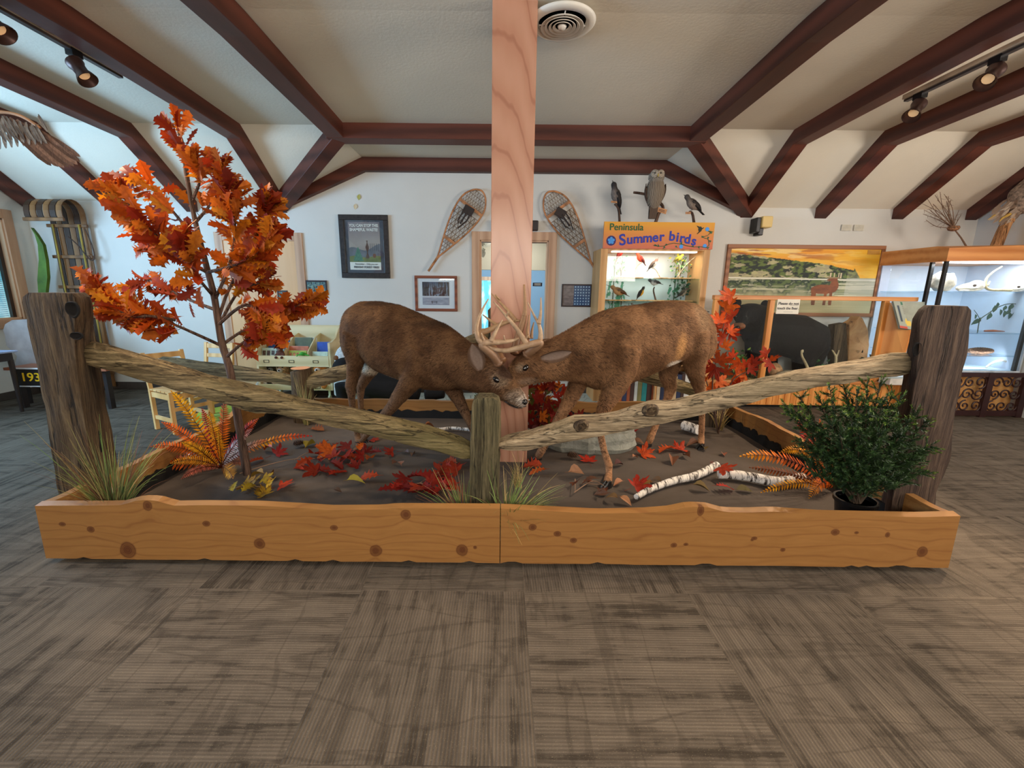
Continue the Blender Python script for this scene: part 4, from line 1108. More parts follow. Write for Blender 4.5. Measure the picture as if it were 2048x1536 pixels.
# ---- grass tufts
def tuft(name, base, n, L, spread, cols, label, seed, lean=(0, 0), w=.0042, droop=.5, zc=None):
    rr = random.Random(seed); mb = MB(); base = Vector(base)
    for i in range(n):
        a = rr.uniform(0, 2 * PI); s = rr.random() ** .6 * spread; l = L * rr.uniform(.45, 1.05)
        d = Vector((math.cos(a) * s + lean[0], math.sin(a) * s + lean[1], 1.0)).normalized()
        p = base + Vector((rr.uniform(-.025, .025), rr.uniform(-.02, .02), 0)); c = cols[rr.randrange(len(cols))]; f = rr.uniform(.7, 1.2); c = tuple(min(255, x * f) for x in c)
        dr = rr.uniform(.1, 1.0) * droop; side = d.cross(Vector((0, -1, .2))).normalized() * w * rr.uniform(.5, 1.2)
        o = len(mb.v); K = 7
        for k in range(K + 1):
            t = k / K; q = p + d * (l * t) + Vector((d.x, d.y, -.6)) * (dr * l * t * t * .8) + Vector((0, 0, -.12 * dr * l * t**3))
            if q.z < SZ + .004: q.z = SZ + .004 + rr.random() * .01
            ww = side * (1 - t * .9)
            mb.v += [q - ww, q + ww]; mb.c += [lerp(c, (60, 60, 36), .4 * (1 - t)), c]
        for k in range(K): a_ = o + 2*k; mb.f.append((a_, a_+1, a_+3, a_+2))
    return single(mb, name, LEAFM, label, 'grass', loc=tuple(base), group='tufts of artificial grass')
GRN, OLV, STR, RUS = (110,132,66), (138,136,78), (176,152,96), (128,82,58)
tuft('grass_tuft', Vector((at(226, 990, 2.13).x, 2.13, SZ)), 230, .70, .42, [OLV, STR, OLV, RUS, GRN], 'big olive and straw coloured grass tuft at the foot of the left post', 1, lean=(.05, -.05), droop=.7)
tuft('grass_tuft', Vector((at(1006, 990, 2.12).x + .02, 2.12, SZ)), 190, .42, .6, [GRN, (128,146,84), GRN, STR], 'fresh green grass tuft on the right of the middle post', 2, lean=(.22, -.08), droop=.9)
tuft('grass_tuft', Vector((at(928, 990, 2.16).x, 2.16, SZ)), 60, .38, .5, [RUS, OLV, GRN], 'thin reddish grass tuft on the left of the middle post', 3, lean=(-.35, -.05), droop=.4)
tuft('grass_tuft', Vector((.12, 2.62, SZ)), 40, .36, .3, [STR, STR, (190,160,100)], 'curling straw grass rising behind the silver rail by the column', 4, lean=(-.05, 0), droop=1.4, w=.002)
tuft('grass_tuft', Vector((at(608, 770, 3.95).x, 3.93, SZ)), 46, .58, .2, [OLV, STR], 'dry grass standing round the rear stump left of the deer', 5, droop=.5)
tuft('grass_tuft', Vector((at(1440, 840, 3.9).x, 3.90, SZ)), 46, .34, .35, [STR, (190,160,100)], 'dry straw grass at the stump behind the right deer', 6, droop=.9)

# ---- potted juniper
jp = Vector((1.95, 2.19, SZ)); jun = thing('potted_juniper', 'dark green artificial juniper in a black plastic pot in front of the right post', 'potted plant', tuple(jp))
mb = MB(); mb.lathe([(.072, 0), (.092, .15), (.101, .152), (.101, .172), (.090, .172), (.088, .15)], seg=28); mb.obj('pot', flat((16, 15, 15), .25), jun, smooth=True, auto=40)
mb = MB(); mb.lathe([(.01, .150), (.088, .150), (.086, .14)], seg=20); mb.obj('soil', flat((120, 104, 86), .9, var=.4, scale=80), jun)
rg = random.Random(5); nd = MB(); stm = MB()
def jproj(px, py, dy): return at(px, py, 2.20 + dy) - jp
tips = [(1580,825,-.05),(1600,795,0),(1640,800,.05),(1625,840,-.08),(1660,780,0),(1690,778,.08),(1715,785,-.05),(1735,772,.05),(1760,770,.0),(1785,790,.05),(1800,800,-.03),(1830,830,0),(1850,845,.02),(1862,890,-.05),(1850,945,-.05),(1810,960,-.06),(1825,920,-.1),(1800,870,-.12),(1770,840,-.15),(1740,830,-.16),(1700,830,-.16),(1660,850,-.14),(1600,880,-.06),(1640,900,-.1),(1700,900,-.18),(1750,900,-.18),(1790,910,-.14),(1680,940,-.1),(1730,950,-.14),(1765,935,-.16),(1720,870,-.18),(1760,870,-.18),(1600,830,-.02),(1645,820,.12),(1690,820,.14),(1780,830,.12),(1820,870,.10),(1680,870,-.2),(1640,860,.05),(1735,800,-.05),(1705,805,.02),(1765,805,-.08),(1570,818,0),(1665,805,-.06),(1815,845,-.06),(1840,910,-.04)]
def sprig(a, b, depth):
    ax = b - a; L = ax.length; ax = ax.normalized(); n = int(L / .0065) + 3
    side0 = ax.orthogonal().normalized()
    for i in range(n):
        t = i / n; p = a + ax * (L * t)
        for q in range(3):
            s = Matrix.Rotation(rg.uniform(0, 2*PI), 3, ax) @ side0
            l = rg.uniform(.012, .024) * (1.15 - .4 * t); d = (s * .8 + ax * .9).normalized(); w = ax.cross(s) * .0026
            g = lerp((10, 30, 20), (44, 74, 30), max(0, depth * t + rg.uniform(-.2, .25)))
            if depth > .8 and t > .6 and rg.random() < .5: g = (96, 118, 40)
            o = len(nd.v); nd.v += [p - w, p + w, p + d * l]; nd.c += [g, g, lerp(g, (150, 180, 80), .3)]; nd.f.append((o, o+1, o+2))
for (x, y, dy) in tips:
    tp_ = jproj(x, y, dy); b0 = Vector((rg.uniform(-.02, .02), rg.uniform(-.02, .02), .15)); P = spline([b0, b0.lerp(tp_, .5) + Vector((0, 0, .04)) + rv(rg, .02), tp_], 6)
    stm.tube(P, [.005 * (1 - i / len(P)) + .0012 for i in range(len(P))], 5)
    for k in range(34):
        s = .2 + .8 * k / 33; i = min(int(s * (len(P) - 1)), len(P) - 2); p = P[i].lerp(P[i+1], s * (len(P) - 1) - i); d = (P[i+1] - P[i]).normalized()
        e = p + (d * .7 + rv(rg, .8)).normalized() * rg.uniform(.035, .075)
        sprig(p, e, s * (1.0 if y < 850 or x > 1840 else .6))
for k in range(520):
    u_ = rv(rg); u_ = u_.normalized() * (rg.random() ** .35); p = Vector((-.03 + u_.x * .27, u_.y * .16, .42 + u_.z * .23))
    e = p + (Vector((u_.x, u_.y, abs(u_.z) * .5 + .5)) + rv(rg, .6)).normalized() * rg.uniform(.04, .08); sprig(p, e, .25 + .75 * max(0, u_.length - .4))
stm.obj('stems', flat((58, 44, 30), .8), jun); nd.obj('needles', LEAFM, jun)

# ---- red maple shoots behind the right deer, and the dark red shrub by the column
def shoots(name, label, base, stems, leaves, size, cols, seed, Y):
    rr = random.Random(seed); t = thing(name, label, 'plant', tuple(base), world=True); s = MB(); l = MB()
    for st_ in stems:
        P = spline([base.copy()] + [at(x, y, Y + dy) for x, y, dy in st_], 5); s.tube(P, [.006 * (1 - i / len(P)) + .002 for i in range(len(P))], 6)
    s.obj('stems', BARK, t)
    for (x, y, dy) in leaves:
        p = at(x, y, Y + dy); c = cols[rr.randrange(len(cols))]; f = rr.uniform(.8, 1.15); c = tuple(min(255, q * f) for q in c)
        d = Vector((rr.uniform(-1, 1), rr.uniform(-.5, .3), rr.uniform(-.4, 1))); n = Vector((rr.uniform(-.6, .6), -1, rr.uniform(-.1, .8)))
        fan_leaf(l, p - d.normalized() * size * .4, d, n, size * rr.uniform(.75, 1.15), c, .35, rr)
    l.obj('foliage', AUT, t); return t
b = Vector((at(1440, 838, 3.8).x, 3.80, SZ))
lv = [(1460,592,0),(1438,640,-.05),(1462,632,.02),(1452,612,0),(1428,655,.04),(1462,660,-.05),(1420,680,.03),(1445,675,-.06),(1468,668,0),(1425,700,-.04),(1452,690,.03),(1415,718,.02),(1440,722,-.05),(1462,712,0),(1402,735,.05),(1430,738,-.08),(1455,742,.03),(1475,728,0),(1410,758,-.03),(1438,762,-.1),(1465,765,.02),(1485,750,.04),(1470,778,-.05),(1448,782,.03),(1548,716,0),(1528,706,.02),(1538,728,-.04),(1510,722,.03),(1505,738,-.03),(1490,728,.05),(1424,775,0),(1398,770,.04),(1480,770,-.08),(1445,650,.05),(1412,745,-.08)]
shoots('maple_shoots', 'upright spray of bright red-orange maple leaves behind the hind legs of the right deer', b,
       [[(1425,780,0),(1432,720,0),(1445,660,0),(1460,595,0)], [(1460,770,0),(1500,740,0),(1545,715,0)], [(1415,770,.05),(1405,740,.05)]], lv, .16, [(170,52,14),(188,72,16),(150,38,12),(200,90,22)], 3, 3.80)
b = Vector((.42, 3.45, SZ)); lv = []
rr = random.Random(9)
for i in range(64):
    x = rr.gauss(1098, 24); y = rr.uniform(770, 880); lv.append((max(1062, x), y, rr.uniform(-.12, .12)))
lv += [(1143, 840, -.05), (1155, 852, -.05), (1135, 822, 0), (1160, 830, 0), (1120, 800, -.05), (1085, 772, 0), (1108, 775, 0)]
shoots('maple_shrub', 'low bushy spray of dark red and amber leaves standing right of the column', b, [[(1090,860,0),(1085,820,0),(1095,775,0)], [(1110,860,0),(1130,830,0),(1155,835,0)], [(1080,850,.05),(1075,800,.05)]],
       lv, .11, [(128,26,16),(150,40,18),(104,20,14),(196,104,26),(88,18,14),(120,30,14),(86,92,34)], 4, 3.42)

# ---- leaves, sprays, cones and branches on the ground cloth
def gp(x, y): 
    p = atz(x, y, SZ); return Vector((p.x, p.y, cloth_z(p.x, p.y) + .004))
def ground_leaf(x, y, kind, col, size, word, seed, where):
    rr = random.Random(seed); p = gp(x, y); mb = MB(); a = rr.uniform(0, 2*PI); d = Vector((math.cos(a), math.sin(a), rr.uniform(.05, .25))); n = Vector((rr.uniform(-.4, .4), rr.uniform(-.6, .1), 1))
    f = rr.uniform(.74, .9); col = tuple(min(255, c * f) for c in col)
    if kind == 'maple': fan_leaf(mb, -d * size * .3, d, n, size, col, rr.uniform(.25, .6), rr)
    elif kind == 'oak': mb.leaf(OAK, -d * size * .5, d, n, size, curl=rr.uniform(.1, .45), col=col, fold=rr.uniform(.2, .8))
    else: mb.leaf(OVATE, -d * size * .5, d, n, size, curl=rr.uniform(.2, .6), col=col, fold=rr.uniform(.4, 1.2))
    mb.tube([-d * size * .3, -d * size * .65 + Vector((0, 0, .004))], [.0016, .001], 4, col=lerp(col, (80, 40, 20), .5))
    zmin = min(q.z for q in mb.v)
    o = mb.obj('fallen_leaf', AUT if kind != 'ovate' else LEAFM, None, off=Vector((0, 0, zmin)))
    o.location = p; tag(o, word + ' ' + where, 'leaf', 'fallen leaves on the ground cloth'); return o
TAN, BRO, DRD, YLG = (178,126,88), (96,60,40), (120,28,22), (186,164,52)
GL = [(554,912,'maple',(178,36,34),.13,'crimson maple leaf','beside the orange oak leaf left of the pine cone'),(620,893,'ovate',YLG,.13,'yellow-green curled leaf','next to the left pine cone'),(634,862,'oak',(150,88,40),.15,'brown-orange oak leaf','under the brown rail behind the yellow leaf'),
 (743,880,'maple',(206,62,36),.12,'bright red leaf','just under the brown rail by the left deer hoof'),(784,911,'maple',(190,54,34),.12,'red maple leaf with brown edge','right of the left deer front hoof'),(797,935,'ovate',(170,116,90),.15,'pinkish tan crumpled leaf','alone on the dark cloth between the rail and board'),
 (712,972,'ovate',(160,150,52),.12,'olive yellow leaf','touching an orange oak leaf near the front board'),(737,966,'oak',(222,84,34),.16,'orange-red oak leaf','overlapping an olive leaf near the front board'),(562,976,'maple',(214,70,34),.13,'flat red-orange leaf','near the front board beyond the yellow litter'),
 (515,960,'ovate',(176,134,44),.11,'golden leaf','behind the yellow fern tip near the front board'),(540,958,'ovate',(140,96,40),.11,'brown-gold leaf','between the fern and the flat red-orange leaf'),(522,985,'oak',(168,140,44),.12,'mustard leaf','against the front board right of the fern'),
 (510,926,'oak',(214,78,34),.14,'orange-red oak leaf','at the foot of the oak tree'),(536,906,'ovate',(204,84,36),.12,'orange leaf','next to the crimson maple leaf'),(812,908,'ovate',BRO,.07,'small brown leaf','in the row right of the red maple leaf'),(826,911,'ovate',(130,88,56),.07,'small tan-brown leaf','at the end of the little brown row'),
 (1065,935,'oak',(208,74,36),.16,'red oak leaf','behind the green grass tuft'),(1075,952,'oak',(226,104,36),.13,'orange oak leaf','right of the green grass tuft'),(1155,957,'ovate',TAN,.15,'large tan curled leaf','left of the right deer front hoof'),(1178,972,'ovate',BRO,.12,'dark brown leaf','under the bare twigs by the front hoof'),
 (1203,990,'ovate',(92,60,44),.10,'dark curled leaf','in front of the twigs near the board'),(1222,1003,'ovate',(134,96,50),.09,'mottled yellow-brown leaf','against the front board left of the birch tip'),(1237,971,'ovate',(170,112,76),.09,'small tan leaf','touching the front hoof of the right deer'),(1238,934,'ovate',(86,38,28),.09,'dark reddish leaf','behind the right deer front leg'),
 (1177,926,'maple',(216,56,36),.14,'scarlet maple leaf','beside the right pine cone'),(1284,912,'maple',(220,84,34),.16,'orange maple leaf','in the middle of the cloth right of the front leg'),(1270,919,'ovate',(176,116,80),.07,'tiny tan leaf','left of the orange maple leaf'),(1270,985,'maple',(214,58,36),.14,'bright red maple leaf','behind the thin end of the birch branch'),
 (1291,972,'oak',(170,128,56),.11,'yellow-brown oak leaf','above the birch branch middle'),(1312,966,'ovate',(122,84,40),.08,'small mottled leaf','right of the yellow-brown oak leaf'),(1332,904,'oak',(222,92,34),.17,'orange oak leaf','left one of the overlapping pair'),(1362,905,'maple',(224,70,34),.16,'red-orange maple leaf','right one of the overlapping pair'),
 (1345,926,'ovate',(134,86,60),.13,'brown pointed leaf','in front of the overlapping orange pair'),(1372,916,'ovate',(150,92,60),.10,'brown leaf','at the right edge of the overlapping pair'),(1262,866,'maple',(198,46,34),.10,'small red leaf','just beyond the right end of the rock'),(1276,889,'ovate',(170,118,84),.10,'tan leaf','beside the far hind hoof of the right deer'),
 (1386,893,'ovate',(116,74,48),.13,'brown leaf','under the near hind hoof of the right deer'),(1408,900,'ovate',(104,84,40),.10,'olive brown leaf','right of the near hind hoof of the right deer'),(1447,911,'ovate',(178,112,88),.08,'lone pink-tan leaf','on the bare cloth far right'),(1432,936,'oak',DRD,.15,'dark red oak leaf','behind the red leaf that lies on the birch'),
 (1448,983,'oak',(198,46,34),.14,'red oak leaf','in front of the birch branch fork'),(1402,983,'ovate',(120,96,50),.11,'olive leaf','under the birch branch near the front board'),(1250,1008,'ovate',TAN,.09,'pale tan leaf','against the board beside the birch tip'),(1488,985,'ovate',(110,96,52),.11,'olive brown leaf','right of the red oak leaf by the birch'),
 (860,858,'ovate',(176,104,60),.10,'tan leaf','on the far cloth behind the brown rail'),(1170,905,'ovate',(110,70,46),.09,'brown leaf','in front of the grey rock'),(650,890,'oak',(160,40,26),.10,'small red oak leaf','right of the yellow-green leaf'),(675,985,'ovate',(86,60,44),.06,'tiny dark leaf','by the front board left of centre')]
for i, (x, y, k, c, s, wd, wh) in enumerate(GL): ground_leaf(x, y, k, c, s, wd, i * 7 + 1, wh)
def leaf_spray(name, label, stems, leaves, cols, size, seed):
    rr = random.Random(seed); c0 = gp(*stems[0][0]); t = thing(name, label, 'leaf spray', tuple(c0), world=True); s = MB(); l = MB()
    for st_ in stems:
        P = spline([gp(x, y) + Vector((0, 0, .012 + .02 * rr.random())) for x, y in st_], 4); s.tube(P, [.0038 * (1 - .6 * i / len(P)) for i in range(len(P))], 5)
    s.obj('stem', flat((134, 104, 82), .7), t)
    for (x, y) in leaves:
        p = gp(x, y) + Vector((0, 0, rr.uniform(.01, .07))); c = cols[rr.randrange(len(cols))]; f = rr.uniform(.8, 1.15); c = tuple(min(255, q * f) for q in c)
        a = rr.uniform(0, 2*PI); d = Vector((math.cos(a), math.sin(a), rr.uniform(-.1, .3))); n = Vector((rr.uniform(-.5, .5), rr.uniform(-.9, 0), 1))
        sz = size * rr.uniform(.8, 1.2)
        if rr.random() < .5: fan_leaf(l, p - d * sz * .5, d, n, sz, c, .5, rr)
        else: l.leaf(OAK, p - d * sz * .5, d, n, sz, curl=rr.uniform(.1, .5), col=c, fold=rr.uniform(.2, .9))
    for i, v_ in enumerate(l.v):
        zf = cloth_z(v_.x, v_.y) + .004
        if v_.z < zf: l.v[i] = Vector((v_.x, v_.y, zf + .002 * rr.random()))
    l.obj('leaves', AUT, t)
SR = [(154,40,16),(170,58,18),(128,26,16),(184,86,26),(110,20,14)]
leaf_spray('leaf_spray', 'red and orange leaf spray with a long bare stem, left of the deer hoof', [[(480,952),(540,938),(590,926),(640,922),(680,918)], [(590,926),(620,912),(650,925)]],
           [(600,938),(622,948),(612,930),(640,928),(655,915),(668,905),(680,915),(672,935),(690,925),(640,945),(655,950),(675,948),(645,905),(662,925),(690,905),(632,915)], SR, .15, 1)
leaf_spray('leaf_spray', 'red leaf spray lying round the front hoof of the left deer', [[(700,935),(720,915),(745,905)]], [(705,918),(720,925),(735,918),(725,905),(740,928),(752,912),(708,938),(698,925)], SR, .13, 2)
leaf_spray('leaf_spray', 'dark crimson leaf spray against the front board left of the middle post', [[(800,985),(840,975),(880,985),(920,990)], [(840,975),(860,960),(880,955)]],
           [(795,988),(805,978),(815,992),(835,982),(848,970),(862,962),(878,968),(870,985),(890,978),(905,990),(885,998),(860,998),(840,996),(820,985),(912,975),(895,965),(850,988),(830,968),(780,995)], [(104,18,16),(130,26,20),(150,36,24),(92,16,16),(164,56,30)], .14, 3)
leaf_spray('leaf_spray', 'bright orange-red leaf spray rising beside the reddish grass at the middle post', [[(870,955),(895,940),(915,930)]], [(880,950),(892,938),(900,925),(915,940),(905,955),(920,928),(885,930)], [(170,54,30),(156,42,26),(180,76,36)], .14, 4)
leaf_spray('leaf_spray', 'yellow-green leaf litter clump between the left fern and the front board', [[(470,985),(500,980),(530,985)]], [(470,990),(485,982),(500,992),(515,982),(530,990),(545,985),(495,975),(535,975)], [(186,160,40),(150,120,40),(206,170,50),(110,100,40)], .11, 5)
leaf_spray('leaf_spray', 'curled brown leaves caught on thin bare twigs by the right deer front hoof', [[(1148,993),(1185,970),(1210,980)], [(1165,968),(1185,972),(1212,975)], [(1150,965),(1150,990)]], [(1150,975),(1178,970),(1200,985),(1210,995)], [BRO, (140,86,60)], .07, 6)
def pinecone(x, y, label, seed):
    p = gp(x, y); mb = MB(); rr = random.Random(seed); L = .075
    for k in range(90):
        t = k / 89; a = k * 2.4; r = .006 + .022 * math.sin(PI * (.12 + .8 * t)); c = Vector((L * (t - .5), 0, .026))
        d = Vector((.35, math.cos(a), math.sin(a))).normalized(); s = d.cross(Vector((1, 0, 0))).normalized() * .007
        b = c + d * r * .4; e = c + d * (r + .006); o = len(mb.v); mb.v += [b - s, b + s, e + s * .7, e + d * .003, e - s * .7]; mb.f.append((o, o+1, o+2, o+3, o+4))
    mb.ell((0, 0, .026), (.034, .014, .014)); rot = Matrix.Rotation(rr.uniform(0, 3), 3, 'Z'); mb.v = [rot @ q for q in mb.v]
    zm = min(q.z for q in mb.v); o = mb.obj('pine_cone', CONEM, None, off=Vector((0, 0, zm))); o.location = p; return tag(o, label, 'pine cone', 'pine cones on the ground cloth')
CONEM = flat((70, 48, 34), .7, var=.5, scale=60)
pinecone(596, 896, 'dark pine cone beside the yellow-green leaf, left side', 1)
pinecone(1146, 920, 'small dark pine cone beside the scarlet maple leaf, right side', 2)

t = NT('birch_bark', .7, spec=.2); v = t.coord(scale=(.9, 1, 1)); a = t.noise(26, 5, t.coord(scale=(2.2, .5, .5)), rough=.7, dist=.3); b_ = t.noise(90, 3)
t.col(t.mix(t.ramp(a, [(.40, 1.0), (.47, .5), (.53, 0.0)]), t.mix(b_, (206, 198, 190), (232, 228, 222)), (46, 38, 34))); t.bump(a, .5, .008); BIRCH = t.m
def birch(pts, r0, r1, label, hz=.0, ends=True):
    P = spline([Vector((gp(x, y).x, gp(x, y).y, SZ + .012 + (r0 + (r1 - r0) * i / (len(pts) - 1)) + hz * (i % 2))) for i, (x, y) in enumerate(pts)], 5)
    mb = MB(); q = len(P); mb.tube(P, [(r0 + (r1 - r0) * i / (q - 1)) * (1 + .12 * (ns(i * .7, r0 * 99) - .5)) for i in range(q)], 12)
    return single(mb, 'birch_branch', BIRCH, label, 'branch', group='birch branches on the ground cloth', smooth=True, auto=60)
birch([(1272,1003),(1300,988),(1345,972),(1390,962),(1432,942)], .018, .030, 'slender white birch branch slanting up from the front board')
birch([(1436,960),(1470,962),(1508,968),(1555,976),(1604,968)], .032, .034, 'thick white birch branch with black bands lying left of the orange fern')
birch([(850,864),(880,864),(905,862),(945,866)], .014, .016, 'thin pale birch stick behind the brown rail near the middle post')
birch([(1366,862),(1396,872)], .045, .045, 'short birch log stub behind the right deer hind leg')
# leaf lying on the birch branch
l_ = ground_leaf(1440, 958, 'maple', (214,72,40), .15, 'orange-red maple leaf', 990, 'draped over the fork of the birch branch'); l_.location.z += .06
# rock
mb = MB(); c0 = gp(1180, 893); rr = random.Random(3); rings = []
for i, (z, f) in enumerate([(0, .96), (.03, 1.04), (.06, 1.0), (.09, 1.02), (.125, .93), (.14, .7), (.15, .35)]):
    rings.append([Vector((c0.x + math.cos(a) * .34 * f * (1 + .16 * ns(a * 2.2, 4) + .12 * (ns(a * 5, i * .9, 3) - .5)) , c0.y + math.sin(a) * .17 * f * (1 + .25 * ns(a * 2.7, 9) + .16 * (ns(a * 6, i * 1.1, 7) - .5)), c0.z - .004 + z * (1 + .5 * ns(a * 1.5, i * .4)))) for a in [2*PI*k/40 for k in range(40)]])
mb.loft(rings)
t = NT('limestone', .85, spec=.2); n = t.noise(9, 8, rough=.7, dist=.3); n2 = t.noise(2, 3)
t.col(t.mix(n2, t.ramp(n, [(.35, (110, 106, 96)), (.5, (156, 152, 140)), (.7, (188, 184, 174))]), (128, 132, 122))); t.bump(n, .9, .03)
single(mb, 'limestone_slab', t.m, 'flat pale grey rock lying behind the silver rail under the right deer', 'rock', loc=(c0.x, c0.y, c0.z), smooth=True, auto=14)

# ================================================================== BACKGROUND: THINGS ON THE BACK WALL
WF = YW - .004
def wp(x, y): 
    p = at(x, y, WF); return p
def frame_thing(name, label, cat, x0, x1, z0, z1, bw_, bd, fmat, pic_fn=None, nu=60, nv=60, mat_=None, matte=None, gl=True, yb=None):
    """framed picture hanging flat on the back wall"""
    t = thing(name, label, cat, ((x0+x1)/2, yb or WF, z0), world=True); Y = yb or WF
    mb = MB()
    for lo, hi in (((x0, z0), (x1, z0 + bw_)), ((x0, z1 - bw_), (x1, z1)), ((x0, z0 + bw_), (x0 + bw_, z1 - bw_)), ((x1 - bw_, z0 + bw_), (x1, z1 - bw_))):
        mb.box((lo[0], Y - bd, lo[1]), (hi[0], Y, hi[1]))
    mb.obj('frame', fmat, t, bevel=.004)
    bk = MB(); bk.box((x0 + bw_*.5, Y - bd*.45, z0 + bw_*.5), (x1 - bw_*.5, Y, z1 - bw_*.5)); bk.obj('mat_board' if matte else 'backing', mat_ or flat((236, 234, 230), .8, var=.02), t)
    if pic_fn:
        mx0, mx1, mz0, mz1 = matte or (x0 + bw_, x1 - bw_, z0 + bw_, z1 - bw_)
        paint('picture', (mx0, Y - bd*.45 - .003, mz0), (mx1 - mx0, 0, 0), (0, 0, mz1 - mz0), nu, nv, pic_fn, VCOL, t)
    if gl:
        g = MB(); g.box((x0 + bw_, Y - bd*.7 - .001, z0 + bw_), (x1 - bw_, Y - bd*.7, z1 - bw_)); g.obj('glazing', GLASS, t)
    return t
# forest-fire poster (the animal figure of the original is left out)
def poster(u, v):
    if v < .165: c = (232, 228, 220)
    else:
        c = lerp((170, 158, 150), (122, 112, 122), sm(.5, 1, v)); c = lerp(c, (150, 132, 122), ns(u*3, v*4, 1) * .6)
        hill = .42 + .05 * math.sin(u*7 + 1) + .08 * u
        if v < hill: c = lerp((120, 120, 130), (92, 96, 100), ns(u*9, v*5, 3))
        if v < .28 + .02 * math.sin(u*9): c = lerp((128, 132, 74), (96, 106, 60), ns(u*8, v*8, 5))
        if u > .6 and .4 < v < .56 and (int(u*60) % 4 == 0): c = (86, 84, 92)
        # small spruce
        ty = (v - .18) / .30
        if 0 < ty < 1:
            w = (.16 * (1 - ty) + .012) * (.75 + .35 * abs(math.sin(ty * 19)))
            if abs(u - .28) < w: c = lerp((62, 106, 92), (96, 140, 110), ns(u*20, v*20))
            if abs(u - .28) < .01 and ty < .08: c = (80, 60, 40)
        # charred stump and a red shrub
        if abs(u - .58) < .035 + .02 * math.sin(v*30) and .24 < v < .62: c = (92, 66, 54)
        if (u-.80)**2 + (v-.30)**2*1.4 < .003: c = (120, 76, 58)
    return S(*c)
p0, p1 = (-2.108, 2.322), (-1.470, 1.533)
bf = flat((44, 38, 36), .35, var=.3, scale=30)
pt = frame_thing('framed_poster', 'tall framed forest-fire warning poster in a wide dark frame', 'poster', -2.105, -1.472, 1.535, 2.322, .065, .035, bf, poster, 110, 150, flat((74, 76, 86), .6), (-1.99, -1.585, 1.64, 2.235))
WHT = flat((236, 232, 226), .6, var=.01); NAVY = flat((38, 46, 66), .6, var=.01)
yy = WF - .0235
text('lettering', 'YOU CAN STOP THIS', WHT, pt, (-1.7875, yy, 2.190), .050, align='CENTER', sx=.78, extrude=.0008, font_w=.0012)
text('lettering', 'SHAMEFUL WASTE!', WHT, pt, (-1.7875, yy, 2.138), .050, align='CENTER', sx=.84, extrude=.0008, font_w=.0012)
text('lettering', 'Remember - Only you can', NAVY, pt, (-1.775, yy, 1.712), .030, align='CENTER', sx=.92, extrude=.0008)
text('lettering', 'PREVENT FOREST FIRES!', NAVY, pt, (-1.775, yy, 1.672), .036, align='CENTER', sx=.86, extrude=.0008, font_w=.0006)
def snowy(u, v):
    c = lerp((150, 156, 172), (90, 98, 116), sm(.55, 1, v))
    if v > .38:
        tr = ns(u*16, v*2.5, 1) ; c = lerp(c, (72, 54, 48), sm(.42, .62, tr) * .95)
        if u > .3 and u < .9 and v < .78 and ns(u*7, v*6, 8) > .44: c = lerp(c, (78, 44, 38), .7)
        if u < .22: c = lerp(c, (58, 50, 52), .6)
    else:
        c = lerp((196, 194, 204), (128, 126, 140), ns(u*5, v*16, 2)); c = lerp(c, (170, 168, 180), .4)
    if abs(v - .36) < .03: c = (214, 210, 216)
    if abs(u-.44) < .12 and (abs(v-.17) < .012 or abs(v-.12) < .010 or (abs(abs(u-.44)-.08) < .008 and .06 < v < .17)): c = (52, 36, 34)
    return S(*c)
frame_thing('framed_photograph', 'snowy park photograph in a white mat and reddish wooden frame', 'picture', -1.155, -.592, 1.113, 1.575, .036, .022, wood('red_frame', (104, 50, 30), (140, 76, 48), 'X'), snowy, 90, 60, flat((226, 226, 230), .8, var=.01), (-1.055, -.700, 1.195, 1.495))
def gridpic(u, v):
    if u < .40:
        c = lerp((170, 150, 146), (120, 104, 104), ns(u*8, v*8, 2))
        if abs(v-.33) < .01 or (abs(v - .12) < .008 and u < .25) or (abs(v-.85) < .01): c = (60, 50, 52)
    else:
        uu = ((u - .40) / .60 * 6) % 1; vv = (v * 7) % 1; d_ = math.hypot(uu - .5, (vv - .5))
        c = lerp((206, 226, 244), (44, 74, 122), sm(.16, .34, d_)); c = lerp(c, (150, 190, 220), .25 * ns(u*5, v*5, 6))
    return S(*c)
frame_thing('framed_collage', 'small dark framed blue chart of dot rows beside the doorway', 'picture', .792, 1.190, 1.190, 1.486, .018, .02, flat((50, 28, 26), .4), gridpic, 130, 100)
def duck(u, v):
    c = lerp((106, 140, 156), (60, 90, 100), ns(u*6, v*6, 3)); 
    if ns(u*9, v*12, 5) > .56: c = (150, 172, 150)
    if ns(u*14, v*5, 7) > .62: c = (44, 50, 44)
    return S(*c)
frame_thing('small_framed_print', 'small framed blue-green nature print above the bookshelf', 'picture', -2.605, -2.317, 1.308, 1.500, .022, .018, flat((46, 28, 26), .4), duck, 40, 30)
frame_thing('small_framed_print', 'tiny dark framed print mostly hidden by the oak leaves', 'picture', -2.985, -2.845, 1.235, 1.365, .018, .018, flat((46, 28, 26), .4), duck, 20, 20)
mb = MB(); mb.box((-4.0 + .76, YW - .020, .93), (-4.0 + 1.10, YW - .016, 1.19))
nt_ = single(mb, 'notice_sheet', flat((190, 214, 232), .7), 'pale blue and white notice sheet taped on the birch door', 'notice')
for i in range(7):
    l = MB(); l.box((-3.20, YW - .0225, 1.155 - i*.03), (-3.20 + .22 - (i % 3)*.04, YW - .0205, 1.160 - i*.03)); o = l.obj('text_line', NAVY, None, off=nt_.location); o.parent = nt_
